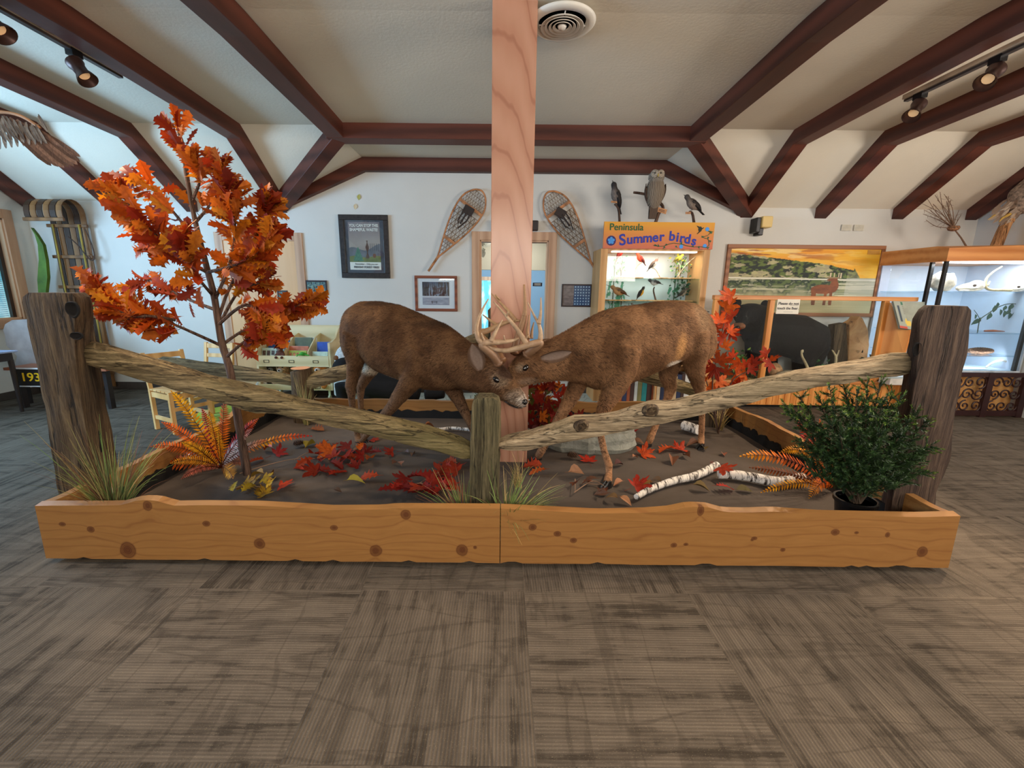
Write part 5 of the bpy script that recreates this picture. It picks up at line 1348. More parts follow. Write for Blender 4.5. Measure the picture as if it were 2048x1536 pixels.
# sheet of text on the wall near the bird case
p = wp(1413, 626); mb = MB(); mb.box((2.58, WF - .004, .86), (2.80, WF, 1.17)); ns_ = single(mb, 'notice_sheet', flat((222, 220, 210), .7, var=.03), 'white typed notice on the wall behind the red maple shoots', 'notice')
for i in range(8):
    l = MB(); l.box((2.60, WF - .0055, 1.14 - i*.032), (2.78 - (i % 3)*.03, WF - .0045, 1.148 - i*.032)); o = l.obj('text_line', NAVY, None, off=ns_.location); o.parent = ns_
# dark sign box above the doorway, mostly hidden by the column
mb = MB(); mb.box((-.125, YW - .07, 2.145), (.455, YW - .01, 2.27)); single(mb, 'exit_sign', flat((40, 30, 30), .5), 'dark sign box above the doorway, its ends showing past the column', 'sign', bevel=.012)

# snowshoes
def snowshoe(name, label, tail, head, width, Y, flip):
    tail, head = Vector(tail), Vector(head); ax = (head - tail); L = ax.length; ax.normalize(); s = Vector((ax.z, 0, -ax.x)); t = thing(name, label, 'snowshoe', tuple(tail), group='pair of old snowshoes', world=True)
    prof = [(0, .012), (.14, .016), (.20, .03), (.32, .16), (.45, .30), (.58, .42), (.70, .49), (.80, .50), (.88, .45), (.95, .30), (.985, .16), (1.0, .0)]
    W = width
    def pt(u, w): return tail + ax * (u * L) + s * (w * W) + Vector((0, Y - tail.y, 0))
    fr = MB(); P = [pt(u, w) for u, w in prof] + [pt(u, -w) for u, w in prof[-2::-1]]
    fr.tube(spline(P, 4), .011, 8)
    fr.tube([pt(0, 0), pt(.15, 0)], .014, 8); fr.obj('frame', SSW, t, smooth=True)
    hw = lambda u: interp(prof, u) if not isinstance(interp(prof, u), tuple) else interp(prof, u)[0]
    for u in (.40, .80): cb = MB(); cb.bar(pt(u, -hw(u)), pt(u, hw(u)), .022, .035, up=ax); cb.obj('crossbar', SSW, t)
    lc = MB()
    def lattice(u0, u1, du, dw, r):
        # woven lines in two diagonals plus cross lines
        n = int((u1 - u0) / du)
        for i in range(n + 1):
            u = u0 + (u1 - u0) * i / n; h = hw(u); lc.tube([pt(u, -h), pt(u, h)], r, 4)
        for k in range(-12, 13):
            for sg in (1, -1):
                seg = []; w0 = k * dw
                for i in range(25):
                    u = u0 + (u1 - u0) * i / 24; w = w0 + sg * (u - u0) * 1.1
                    if abs(w) <= hw(u) and (not (abs(w) > hw(u))): seg.append(pt(u, w))
                    else:
                        if len(seg) > 1: lc.tube(seg, r, 4)
                        seg = []
                if len(seg) > 1: lc.tube(seg, r, 4)
    lattice(.82, .97, .038, .10, .0022); lattice(.42, .735, .055, .14, .0032); lattice(.20, .385, .035, .10, .0022)
    lc.obj('webbing', flat((120, 92, 64), .8), t)
    bd = MB(); q = pt(.76, 0) + Vector((0, -.02, 0)); bd.cbox(q, (.13, .03, .10), rot=Matrix.Rotation(.5, 3, 'Y'))
    bd.tube([pt(.75, -.14) + Vector((0,-.03,0)), pt(.62, -.12) + Vector((0,-.03,0)), pt(.55, .05) + Vector((0,-.03,0)), pt(.66, .16) + Vector((0,-.03,0)), pt(.76, .14) + Vector((0,-.03,0))], .010, 6)
    bd.tube([pt(.74, 0) + Vector((0,-.03,0)), pt(.60, .02) + Vector((0,-.03,0))], .012, 6)
    bd.obj('binding', flat((48, 34, 28), .6), t, bevel=.006)
    return t
SSW = flat((170, 112, 68), .5, var=.25, scale=14)
snowshoe('snowshoe', 'old wooden snowshoe leaning right, on the wall left of the doorway', (-.965, 5.83, 1.63), (-.268, 5.83, 2.615), .34, 5.83, 1)
snowshoe('snowshoe', 'old wooden snowshoe leaning left, on the wall right of the doorway', (1.275, 5.83, 1.59), (.56, 5.83, 2.605), .34, 5.83, -1)

# sconce and two wall plates
sc_ = thing('wall_sconce', 'black wall sconce with an amber square shade, right of the bird case', 'lamp', (3.28, YW - .02, 2.12), world=True)
mb = MB(); mb.box((3.18, YW - .16, 2.14), (3.235, YW - .004, 2.32)); mb.box((3.235, YW - .12, 2.11), (3.30, YW - .004, 2.20)); mb.obj('bracket', flat((24, 20, 18), .4), sc_, bevel=.01)
mb = MB(); mb.box((3.245, YW - .17, 2.20), (3.375, YW - .02, 2.335)); sh_ = NT('amber_shade', .5).col((206, 176, 112)); sh_.b.inputs['Emission Color'].default_value = S(220, 180, 100); sh_.b.inputs['Emission Strength'].default_value = .12; mb.obj('lamp_shade', sh_.m, sc_, bevel=.012)
for x, w in ((4.355, 'left'), (4.515, 'right')):
    v_ = thing('wall_vent', 'small beige wall plate high on the right wall section, %s one of the two' % w, 'vent', (x + .06, YW - .004, 2.19), group='two beige wall plates', world=True)
    mb = MB(); mb.box((x, YW - .02, 2.19), (x + .125, YW - .003, 2.265)); mb.obj('plate', flat((206, 198, 180), .6), v_, bevel=.004)
    mb = MB(); [mb.box((x + .015, YW - .024, 2.20 + k*.012), (x + .11, YW - .0195, 2.204 + k*.012)) for k in range(5)]; mb.obj('slats', flat((184, 176, 156), .6), v_)

# big lake painting
def lake(u, v):
    hz = .555
    if v > hz - .0 + 0:
        c = lerp((244, 196, 70), (236, 150, 40), ns(u*3, v*9, 2)); st = ns(u*4 + v*3, v*16, 7)
        c = lerp(c, (250, 226, 176), sm(.52, .62, st) * .8 * (1 - u*.7)); c = lerp(c, (150, 70, 30), sm(.50, .62, ns(u*3.2 - v*2, v*13, 11)) * .85 * (1.1 - u))
        c = lerp(c, (252, 200, 40), sm(.6, 1, u) * .5)
        top = .93 - .25 * u - .04 * sm(.6, .84, u) + .02 * (ns(u*24, 0, 3) - .5)
        if u > .84: top = .72 - (u - .84) * 3.2
        if v < top:
            n = ns(u*26, v*22, 5); c = lerp((30, 38, 26), (96, 112, 48), sm(.38, .66, n))
            if ns(u*7, v*8, 12) > .60: c = lerp(c, (222, 204, 160), .7)
            if u > .80 and v < .66: c = lerp(c, (200, 186, 140), .4)
    else:
        c = lerp((196, 184, 146), (104, 118, 92), ns(u*2, v*22, 4))
        rf = sm(.06 + .3 * ns(u*9, 1, 2), .50, v) * (1 - sm(.72, .88, u)); n = ns(u*22, v*13, 9)
        c = lerp(c, lerp((34, 50, 34), (90, 106, 56), sm(.4, .62, n)), rf * sm(.30, .5, n + .1))
        if ns(u*1.6, v*26, 14) > .60: c = lerp(c, (228, 218, 186), .7)
        if abs(v - hz + .01 + .02*u) < .010: c = (232, 226, 206)
        if u > .80: c = lerp(c, (198, 194, 180), .5)
        if v < .33: c = lerp(c, (206, 190, 140), sm(.33, .2, v) * .8)
    # standing deer in the picture
    def e(cx, cz, rx, rz): return ((u - cx) / rx) ** 2 + ((v - cz) / rz) ** 2 < 1
    deerc = lerp((150, 84, 40), (110, 58, 32), ns(u*20, v*20, 3))
    if e(.655, .375, .085, .075) or e(.725, .43, .03, .10) or e(.722, .52, .022, .045) or e(.705, .525, .035, .025): c = deerc
    for lx, sl_ in ((.585, .06), (.60, .0), (.675, 0), (.71, .02)):
        if .12 < v < .36 and abs(u - lx - (v - .36) * sl_ * -1) < .011: c = deerc
    if (abs(u - .69) < .004 or abs(u - .715) < .004 or abs(u - .745) < .004 or abs(u-.76) < .004) and .55 < v < .64: c = (206, 186, 150)
    if e(.71, .56, .045, .012): c = (150, 120, 84)
    return S(*c)
frame_thing('lake_painting', 'large wide painting of a wooded lake shore at sunset with a standing deer', 'painting', 2.92, 4.965, 1.095, 2.010, .05, .03, wood('painting_frame', (120, 74, 44), (160, 104, 66), 'X'), lake, 300, 150, gl=False)
mb = MB(); mb.box((4.74, WF - .022, 1.90), (4.90, WF - .016, 1.955)); single(mb, 'brass_plate', flat((206, 148, 60), .5), 'small orange title plate at the top right corner of the lake painting', 'plate')

# ================================================================== SONGBIRD CASE
BX0, BX1, BY0, BY1 = 1.185, 2.50, 5.42, 5.87
bc = thing('bird_case', 'tall lit wooden display case of songbirds with an orange sign on top', 'display case', ((BX0+BX1)/2, BY0, 0), world=True)
CASEW = wood('case_oak', (176, 124, 72), (214, 164, 106), 'Z', 3, .45, 9, .04)
mb = MB(); mb.box((BX0, BY0, 0), (BX0 + .085, BY1, 1.9)); mb.box((BX1 - .075, BY0, 0), (BX1, BY1, 1.9)); mb.box((BX0 + .085, BY0, 1.88), (BX1 - .075, BY1, 1.92)); mb.box((BX0 + .085, BY0, 0), (BX1 - .075, BY1, .62)); mb.obj('cabinet', CASEW, bc, bevel=.004)
def mural(u, v):
    c = lerp((150, 190, 205), (226, 238, 244), sm(.2, .75, v))
    c = lerp(c, (250, 252, 252), sm(.8, 1, v) * .6)
    if v < .28 + .05 * ns(u*20, 1, 1): c = lerp((70, 112, 98), (50, 88, 70), ns(u*12, v*12, 2))
    for cx, top, w in ((.06, .62, .04), (.30, .42, .03), (.36, .5, .03), (.48, .40, .03), (.60, .44, .03), (.66, .38, .03), (.74, .46, .04), (.95, .6, .05), (.14, .5, .03), (.55, .36, .02), (.85, .55, .035)):
        t_ = (top - v) / top
        if 0 < t_ < 1 and abs(u - cx) < w * t_ * (.5 + .6 * abs(math.sin(v * 70))): c = (42, 92, 74)
    for cx, bz, tz, w in ((.17, 0, .95, .10), (.27, 0, .72, .07), (.87, 0, .86, .13)):
        if bz < v < tz and abs(u - cx) < .006: c = (70, 84, 70)
        t_ = (v - .3) / (tz - .3)
        if 0 < t_ < 1 and abs(u - cx) < w * (1.15 - t_) and ns(u*24, v*15, cx*9) > .52: c = lerp((96, 170, 150), (50, 130, 90), ns(u*30, v*30))
    if u < .08 and v < .45: c = lerp(c, (110, 160, 60), .6 * ns(u*20, v*15))
    return S(*c)
paint('painted_backdrop', (BX0 + .086, BY1 - .03, .62), (BX1 - BX0 - .162, 0, 0), (0, 0, 1.26), 150, 150, mural, VCOL, bc)
for z in (1.555, 1.28, 1.0):
    mb = MB(); mb.box((BX0 + .087, BY0 + .05, z - .010), (BX1 - .077, BY1 - .035, z)); mb.obj('glass_shelf', SHG if False else glass('shelf_glass', (.80, .93, .92)), bc)
g = MB(); g.box((BX0 + .087, BY0 + .012, .63), (BX1 - .077, BY0 + .016, 1.88)); g.obj('glass_front', GLASS, bc)
lt = MB(); lt.box((BX0 + .15, BY0 + .04, 1.862), (BX1 - .14, BY0 + .12, 1.878)); lt.obj('light_tube', emis('case_tube', (255, 250, 236), 1.5), bc)
light('bird_case_light', 'AREA', ((BX0+BX1)/2, BY0 + .13, 1.855), ((BX0+BX1)/2, BY0 + .28, .6), 4.5, (1.0, .95, .84), shape='RECTANGLE', size=1.0, size_y=.12)
# the sign
sg = thing('bird_case_sign', 'orange sign board lettered Peninsula Summer birds with blue flowers and a vine', 'sign', ((BX0+BX1)/2, BY0 - .02, 1.90), world=True)
SX0, SX1, SZ0, SZ1 = 1.20, 2.505, 1.897, 2.200
mb = MB(); mb.box((SX0, BY0 - .028, SZ0), (SX1, BY0 - .002, SZ1)); mb.obj('board', flat((206, 140, 90), .6), sg)
paint('board_face', (SX0, BY0 - .030, SZ0), (SX1 - SX0, 0, 0), (0, 0, SZ1 - SZ0), 40, 20, lambda u, v: S(*lerp((206, 108, 84), (226, 158, 50), min(1, v * 1.05 + .05 * ns(u*6, v*6)))), VCOL, sg)
DGR, BLU, LBL = flat((22, 92, 52), .6, var=.03), flat((40, 56, 160), .6, var=.03), flat((72, 150, 222), .6, var=.05)
ys = BY0 - .033
text('lettering', 'Peninsula', DGR, sg, (1.262, ys, 2.137), .108, sx=1.0, font_w=.0012)
for i, (ch, x, dz, r) in enumerate([('S',1.385,1.985,.12),('u',1.475,1.994,.08),('m',1.552,2.004,.06),('m',1.665,2.014,.05),('e',1.780,2.024,.04),('r',1.860,2.032,.04),('b',1.975,2.040,-.02),('i',2.062,2.030,-.06),('r',2.104,2.022,-.08),('d',2.160,2.012,-.1),('s',2.248,1.992,-.12)]):
    text('lettering', ch, BLU, sg, (x, ys, dz), .178 if ch == 'S' else .150, rot=(PI/2, -r, 0), font_w=.0036)
def disc(mb, c, r, y, n=16, sq=1.0):
    mb.prism([(c[0] + r * math.cos(2*PI*k/n), c[1] + r * sq * math.sin(2*PI*k/n)) for k in range(n)], lambda u, v, w: Vector((u, w, v)), y, y - .0015)
mb = MB(); disc(mb, (1.292, 1.985), .058, ys + .003, 14); mb.obj('emblem_disc', flat((50, 40, 96), .6), sg)
mb = MB()
for k in range(5): disc(mb, (1.292 + .026 * math.cos(k*1.257 + .3), 1.985 + .026 * math.sin(k*1.257 + .3)), .017, ys + .0012, 10)
disc(mb, (1.292, 1.985), .012, ys + .001, 8); mb.obj('berries', LBL, sg)
mb = MB()
V_ = [(1.80,1.936),(1.86,1.925),(1.93,1.93),(1.96,1.945),(1.99,1.955),(2.04,1.965),(2.12,1.955),(2.20,1.935),(2.28,1.922),(2.36,1.925),(2.43,1.915),(2.46,1.945),(2.45,1.99),(2.44,2.02),(2.41,2.02),(2.37,2.035),(2.39,2.04),(2.44,2.06),(2.46,2.09),(2.43,2.105),(2.49,2.095)]
mb.tube([Vector((x, ys, z)) for x, z in V_], .0035, 5)
for i, (x, z) in enumerate([(1.82,1.938),(1.86,1.93),(1.95,1.945),(2.07,1.925),(2.13,1.965),(2.27,1.93),(2.34,1.922),(2.45,1.913),(2.47,1.99),(2.44,2.03),(2.37,2.04),(2.47,2.085),(1.93,1.915)]):
    a = i * 1.9; pts = [(x + .026*math.cos(a), z + .026*math.sin(a)), (x + .015*math.cos(a+2.2), z + .015*math.sin(a+2.2)), (x + .015*math.cos(a-2.2), z + .015*math.sin(a-2.2))]
    mb.prism(pts, lambda u, v, w: Vector((u, w, v)), ys + .002, ys)
mb.obj('vine', flat((34, 92, 60), .6), sg)
for c in ((2.13, 1.925), (2.41, 1.935), (2.42, 2.125)): mb = MB(); disc(mb, c, .024, ys + .001, 10); mb.obj('flower', LBL, sg)
mb = MB(); disc(mb, (2.335, 2.125), .022, ys + .001, 10, 1.4)
mb.prism([(2.335,2.12),(2.30,2.15),(2.29,2.165),(2.33,2.15)], lambda u, v, w: Vector((u, w, v)), ys + .001, ys - .001); mb.prism([(2.34,2.13),(2.375,2.145),(2.38,2.14),(2.35,2.115)], lambda u, v, w: Vector((u, w, v)), ys + .001, ys - .001); mb.prism([(2.325,2.10),(2.30,2.07),(2.31,2.07),(2.345,2.10)], lambda u, v, w: Vector((u, w, v)), ys + .001, ys - .001); mb.obj('painted_hummingbird', flat((30, 38, 26), .6), sg)

# ---- birds
tb = NT('feathers', .75, spec=.2); nb = tb.noise(120, 4, stretch=(1, 1, .35)); tb.col(tb.mix(tb.ramp(nb, [(.4, .35), (.6, 0.0)]), tb.attr(), (40, 30, 24))); tb.bump(nb, .4, .004); FEATH = tb.m
def bird(name, label, foot, L, face, up, back, belly, head, beak=(60, 52, 44), tail=1.0, cat='bird', group=None, beakL=.12, streak=None, fat=1.0):
    """perching bird: L body length, face +1 right / -1 left, up: lean of the body axis"""
    foot = Vector(foot); t = thing(name, label, cat, tuple(foot), group=group, world=True)
    ax = Vector((face * math.cos(up), -.25, math.sin(up))).normalized(); side = Vector((0, 1, 0)); side = (side - ax * side.dot(ax)).normalized(); vu = ax.cross(side); vu = vu if vu.z > 0 else -vu
    c = foot + Vector((0, 0, L * .30))
    mb = MB(); prof = [(-.42, .05), (-.34, .12), (-.2, .20), (-.02, .245), (.16, .225), (.28, .165), (.34, .135), (.42, .14), (.50, .125), (.56, .07), (.58, .02)]
    rings = []
    for s, r in prof:
        hd_ = sm(.26, .40, s)
        cc = c + ax * (s * L) + Vector((0, 0, hd_ * L * .10)); ring = []
        for k in range(14):
            a = 2*PI*k/14; ring.append(cc + side * (math.cos(a) * r * L * fat * .9) + vu * (math.sin(a) * r * L * fat))
        rings.append(ring)
    o = 0; mb.loft(rings)
    for i, (s, r) in enumerate(prof):
        for k in range(14):
            a = 2*PI*k/14; f = math.sin(a); col_ = lerp(belly, back, sm(-.3, .35, f)); col_ = lerp(col_, head, sm(.27, .40, s))
            if streak and f < .3 and (k + i) % 2: col_ = lerp(col_, streak, .7)
            mb.c[i*14 + k] = col_
    mb.obj('body', FEATH, t, smooth=True)
    w = MB()
    for sg_ in (-1, 1):
        a0 = c + ax * (.20 * L) + side * (sg_ * .20 * L * fat) + vu * (.05 * L); a1 = c - ax * (.62 * L) + side * (sg_ * .07 * L) + vu * (.02 * L); rings = []
        for k in range(8):
            q = k / 7; p = a0.lerp(a1, q) + side * (sg_ * .05 * L * math.sin(PI * q)); h = L * .13 * (math.sin(PI * (.12 + .86 * q)) ** .8)
            rings.append([p + vu * h, p + side * sg_ * .02 * L, p - vu * h * .8, p - side * sg_ * .01 * L])
        o = len(w.v); w.loft(rings)
        for i in range(o, len(w.v)): w.c[i] = lerp(back, (20, 18, 18), .25 + .4 * ((i - o) / (len(w.v) - o)))
    w.obj('wings', FEATH, t, smooth=True)
    tl = MB(); b0 = c - ax * (.36 * L); b1 = b0 - ax * (.48 * L * tail) - Vector((0, 0, .04 * L)); 
    tl.loft([[b0 + side * .07 * L + vu * .03 * L, b0 - side * .07 * L + vu * .03 * L, b0 - side * .07 * L - vu * .02 * L, b0 + side * .07 * L - vu * .02 * L], [b1 + side * .09 * L + vu * .012 * L, b1 - side * .09 * L + vu * .012 * L, b1 - side * .09 * L - vu * .006 * L, b1 + side * .09 * L - vu * .006 * L]], col=lerp(back, (24, 20, 20), .45)); tl.obj('tail', FEATH, t)
    hc = c + ax * (.47 * L) + Vector((0, 0, L * .10)); bk = MB(); bk.tube([hc + ax * (.07 * L), hc + ax * (.12 * L) + Vector((0, 0, -.01 * L)), hc + ax * ((.12 + beakL) * L) + Vector((0, 0, -.035 * L))], [.035 * L, .026 * L, .004 * L], 7); bk.obj('beak', flat(beak, .4), t)
    ey = MB(); [ey.ell(hc + side * (sg_ * .118 * L * fat) + ax * .02 * L + vu * .02 * L, .018 * L, seg=6, rings=4) for sg_ in (-1, 1)]; ey.obj('eyes', BLACK, t)
    lg = MB()
    for sg_ in (-1, 1):
        q = foot + side * (sg_ * .05 * L); lg.tube([q + Vector((0, 0, .14 * L)), q], .012 * L, 5)
        for k in (-.5, 0, .5): lg.tube([q + Vector((0, 0, .006*L)), q + Vector((face * .08 * L * math.cos(k), .08 * L * math.sin(k), .004 * L))], .009 * L, 4)
    lg.obj('legs', flat((96, 76, 60), .6), t)
    return t
def twig(pts, r, parent=None, name='perch', label=None, cat='branch', mat=None, Y=None, group=None):
    mb = MB(); P = spline([Vector(p) for p in pts], 4); mb.tube(P, [r * (1 - .4 * i / len(P)) * (1 + .25 * (ns(i * .8, r * 70) - .5)) for i in range(len(P))], 8)
    if parent is not None: return mb.obj(name, mat or BARK, parent, smooth=True)
    return single(mb, name, mat or BARK, label, cat, group=group, smooth=True)
def bp(x, y, Y=5.62): return at(x, y, Y)
G = 'stuffed songbirds inside the lit case'
CARD, TANA = (206, 40, 24), (222, 70, 36)
BL = [('songbird',(1240,512),.15,1,1.2,CARD,CARD,CARD,'scarlet cardinal perched at the top left of the lit bird case'),
      ('songbird',(1280,524),.14,-1,.75,(190,50,34),TANA,TANA,'red tanager leaning on a twig, second from the left on the top tier'),
      ('songbird',(1306,535),.13,1,.9,(120,96,84),(232,226,216),(170,110,96),'white-breasted finch on a thin stick in the middle of the top tier'),
      ('songbird',(1357,522),.11,1,.6,(206,190,60),(236,214,70),(230,206,60),'yellow bird sitting on the leafy branch at the right of the top tier'),
      ('songbird',(1396,508),.12,-1,1.0,(84,74,66),(212,204,190),(96,84,74),'small streaked bird at the top right corner of the case'),
      ('songbird',(1236,592),.20,-1,.35,(150,110,68),(196,150,100),(160,118,74),'plump brown woodcock with a long bill on the lower left shelf'),
      ('songbird',(1281,592),.13,1,1.1,(30,28,26),(238,176,30),(26,24,22),'black and yellow oriole on the middle shelf'),
      ('songbird',(1308,572),.15,-1,.15,(96,96,98),(206,206,204),(56,56,60),'grey kingbird on a crooked twig in the middle shelf'),
      ('songbird',(1365,592),.13,1,.7,(122,110,92),(210,200,180),(120,106,90),'small brown bird under the plants on the right shelf'),
      ('songbird',(1268,618),.10,-1,.6,(150,140,128),(226,220,210),(140,128,116),'little pale bird just above the right deer back, left of two'),
      ('songbird',(1255,622),.10,-1,.5,(150,120,100),(214,196,180),(170,140,120),'tiny tan bird lowest in the case beside the deer back')]
for nme, (x, y), L, fc, up_, bk_, be_, hd_, lab in BL:
    Y = 5.64; f = bp(x, y, Y)
    bird(nme, lab, f, L, fc, up_, bk_, be_, hd_, group=G, beakL=.5 if 'woodcock' in lab else .14)
STK = flat((196, 178, 150), .7, var=.3, scale=40)
def shelf_pt(x, z, Y=5.64): return Vector((bp(x, 552, Y).x, Y, z))
for k, (pts, lab) in enumerate([([(1250,552),(1240,530),(1238,514)],'pale stick holding the scarlet cardinal'),([(1268,552),(1272,535),(1284,525)],'pale stick holding the red tanager'),([(1322,552),(1312,540),(1304,536)],'thin bare stick under the white-breasted finch'),([(1352,552),(1372,530),(1398,508)],'long slanting stick under the small streaked bird'),([(1358,552),(1360,536),(1357,524)],'short stick under the yellow bird')]):
    P = [bp(x, y, 5.65) for x, y in pts]; P[0].z = 1.555; twig(P, .006, None, 'perch_stick', lab, 'stick', STK, group='perch sticks in the bird case')
P = [bp(1313, 590, 5.65), bp(1307, 582, 5.65), bp(1309, 574, 5.65)]; P[0].z = 1.28; twig(P, .012, None, 'perch_stick', 'dark crooked twig under the grey kingbird', 'stick', BARK, group='perch sticks in the bird case')
def slab_(x0, x1, z, label):
    mb = MB(); a, b = bp(x0, 555, 5.6).x, bp(x1, 555, 5.6).x; mb.box((a, 5.50, z), (b, 5.72, z + .014)); single(mb, 'wood_stand', flat((206, 160, 104), .6, var=.2, scale=20), label, 'stand', group='wood slabs under the birds', bevel=.004)
slab_(1232, 1282, 1.555, 'wood slab under the left birds of the top tier'); slab_(1313, 1331, 1.555, 'small white-edged slab in the middle of the top tier'); slab_(1340, 1384, 1.555, 'wood slab under the leafy branch on the top tier')
slab_(1217, 1262, 1.28, 'wood slab under the woodcock'); slab_(1270, 1327, 1.28, 'wood slab shared by the oriole and the kingbird'); slab_(1333, 1384, 1.28, 'wood slab under the brown bird on the right shelf')
# leafy branches inside the case
def leafy(name, label, c, n, r, cols, size, seed, kind=OVATE, world_z=None, cat='plant', group=None):
    rr = random.Random(seed); mb = MB(); c = Vector(c)
    for i in range(n):
        p = c + Vector((rr.gauss(0, r[0] * .5), rr.gauss(0, r[1] * .5), rr.gauss(0, r[2] * .5))); col_ = cols[rr.randrange(len(cols))]; f = rr.uniform(.75, 1.2)
        mb.leaf(kind, p, rv(rr), rv(rr) + Vector((0, -1, .3)), size * rr.uniform(.7, 1.2), .2, tuple(min(255, q * f) for q in col_), .3)
    for k in range(5): e = c + Vector((rr.uniform(-1, 1) * r[0] * .7, rr.uniform(-1, 1) * r[1] * .7, r[2] * rr.uniform(.2, .8))); mb.tube([c - Vector((0, 0, r[2])), c.lerp(e, .5), e], .0035, 4, col=(90, 76, 56))
    if world_z is not None:
        mb.v = [Vector((q.x, q.y, max(q.z, world_z))) for q in mb.v]
    return single(mb, name, LEAFM, label, cat, group=group, loc=(c.x, c.y, c.z - r[2]))
leafy('leafy_branch', 'pale green leafy branch behind the cardinal', bp(1243, 532, 5.70), 60, (.09, .05, .13), [(150,196,160),(110,170,130)], .04, 3, group='leafy branches in the bird case')
leafy('leafy_branch', 'leafy branch with yellow flowers at the right of the top tier', bp(1362, 530, 5.70), 90, (.13, .05, .14), [(150,190,130),(206,196,70),(100,160,110)], .04, 4, group='leafy branches in the bird case')
leafy('leafy_branch', 'dark green plants at the right of the middle shelf', bp(1368, 575, 5.74), 80, (.14, .04, .12), [(50,96,70),(70,120,80)], .045, 5, group='leafy branches in the bird case')
# ---- birds of prey on top of the case
CT = 1.92
raptor1 = [bp(1243, 446, 5.55), bp(1238, 425, 5.55), bp(1229, 408, 5.55)]; raptor1[0].z = CT
twig(raptor1, .017, None, 'perch_branch', 'crooked upright branch under the small hawk at the left', 'branch', BARK)
bird('small_hawk', 'small dark hawk on a crooked branch, left above the orange sign', bp(1231, 407, 5.55) + Vector((0, -.01, .012)), .24, -1, 1.15, (70, 64, 62), (132, 118, 108), (54, 50, 50), tail=1.1)
raptor2 = [bp(1398, 446, 5.55), bp(1386, 432, 5.55), bp(1378, 424, 5.55)]; raptor2[0].z = CT
twig(raptor2, .020, None, 'perch_branch', 'short forked branch under the small hawk at the right', 'branch', BARK)
bird('small_hawk', 'small brown hawk facing left on a forked branch, right above the sign', bp(1383, 423, 5.55) + Vector((0, -.01, .012)), .23, -1, .55, (84, 74, 68), (146, 128, 112), (92, 84, 78), tail=1.1)
ob = [bp(1300, 446, 5.55), bp(1316, 430, 5.55), bp(1326, 416, 5.55), bp(1318, 404, 5.55), bp(1300, 392, 5.55), bp(1283, 387, 5.55), bp(1267, 385, 5.55)]; ob[0].z = CT
twig(ob, .022, None, 'perch_branch', 'long twisted branch carrying the barred owl', 'branch', BARK)
ow = thing('barred_owl', 'grey-brown barred owl perched upright above the bird case', 'bird', tuple(bp(1309, 397, 5.50)), world=True)
oc, ot = bp(1307, 420, 5.50), bp(1314, 340, 5.50); mb = MB(); rings = []; H_ = ot.z - oc.z; OP = [(0, .03), (.06, .12), (.18, .19), (.35, .25), (.52, .26), (.66, .22), (.73, .19), (.80, .215), (.88, .21), (.95, .15), (1.0, .04)]
for s, r in OP:
    c = oc.lerp(ot, s); rings.append([c + Vector((math.cos(a) * r * H_ * .98, math.sin(a) * r * H_ * .8, 0)) for a in [2*PI*k/20 for k in range(20)]])
mb.loft(rings)
for i in range(len(mb.v)): s = OP[i // 20][0]; mb.c[i] = (176, 164, 148) if s > .7 else (166, 150, 130)
to = NT('owl_plumage', .8, spec=.15); wv = to.wave(34, to.coord(scale=(1, .3, .12)), dist=5, detail=2, dirn='X'); to.col(to.mix(to.ramp(wv, [(.40, 1.0), (.62, 0.0)]), to.attr(), (66, 50, 40))); to.bump(wv, .4, .006)
mb.obj('body', to.m, ow, smooth=True)
hc = oc.lerp(ot, .85); f = MB()
for sg_ in (-1, 1): f.lathe([(.046, -.004), (.044, .006), (.03, .008), (.008, .006)], hc + Vector((sg_ * .036 - .012, -.078, .008)), 16, (-.15 + sg_ * .3, -1, 0))
f.obj('face_disc', flat((150, 138, 122), .8, var=.3, scale=60), ow, smooth=True)
e = MB(); [e.ell(hc + Vector((sg_ * .034 - .016, -.096, .012)), (.010, .007, .010)) for sg_ in (-1, 1)]; e.obj('eyes', EYEM, ow, smooth=True)
bk = MB(); bk.tube([hc + Vector((-.014, -.095, -.002)), hc + Vector((-.015, -.108, -.02)), hc + Vector((-.014, -.10, -.034))], [.009, .007, .002], 6); bk.obj('beak', flat((206, 176, 90), .4), ow)
w = MB()
for sg_ in (-1, 1):
    a0 = oc.lerp(ot, .66) + Vector((sg_ * .115, 0, 0)); a1 = oc.lerp(ot, .10) + Vector((sg_ * .06, .02, 0))
    w.loft([[a0.lerp(a1, q) + Vector((sg_ * .022 * math.sin(PI*q), -.05 * math.sin(PI * (.1 + .85*q)), 0)), a0.lerp(a1, q) + Vector((sg_ * .035 * math.sin(PI*q), 0, 0)), a0.lerp(a1, q) + Vector((0, .05 * math.sin(PI * (.1+.85*q)), 0)), a0.lerp(a1, q)] for q in [k/7 for k in range(8)]], col=(84, 64, 52))
w.obj('wings', FEATH, ow, smooth=True)
tl = MB(); tl.loft([[oc + Vector((x, y, .06)) for x, y in ((-.05, -.03), (.05, -.03), (.05, .03), (-.05, .03))], [oc + Vector((x - .01, y, -.10)) for x, y in ((-.042, -.015), (.042, -.015), (.042, .015), (-.042, .015))]], col=(110, 92, 78)); tl.obj('tail', to.m, ow)
def plaque(px, py, w, h, rot, label, Y=5.50):
    p = bp(px, py, Y); mb = MB(); mb.cbox(p, (w, .010, h), rot=Matrix.Rotation(rot, 3, 'Y')); o = single(mb, 'name_plaque', flat((196, 140, 92), .6, var=.15), label, 'plaque', group='wooden name plaques of the birds')
    for k in (-1, 0): 
        l = MB(); l.cbox(p + Vector((0, -.0062, k * h * .3 + h*.1)), (w * .6, .002, h * .12), rot=Matrix.Rotation(rot, 3, 'Y')); q = l.obj('text_line', flat((70, 40, 28), .6), None, off=o.location); q.parent = o
plaque(1323, 421, .125, .052, .25, 'tilted wooden name plaque on the branch of the owl', 5.52)
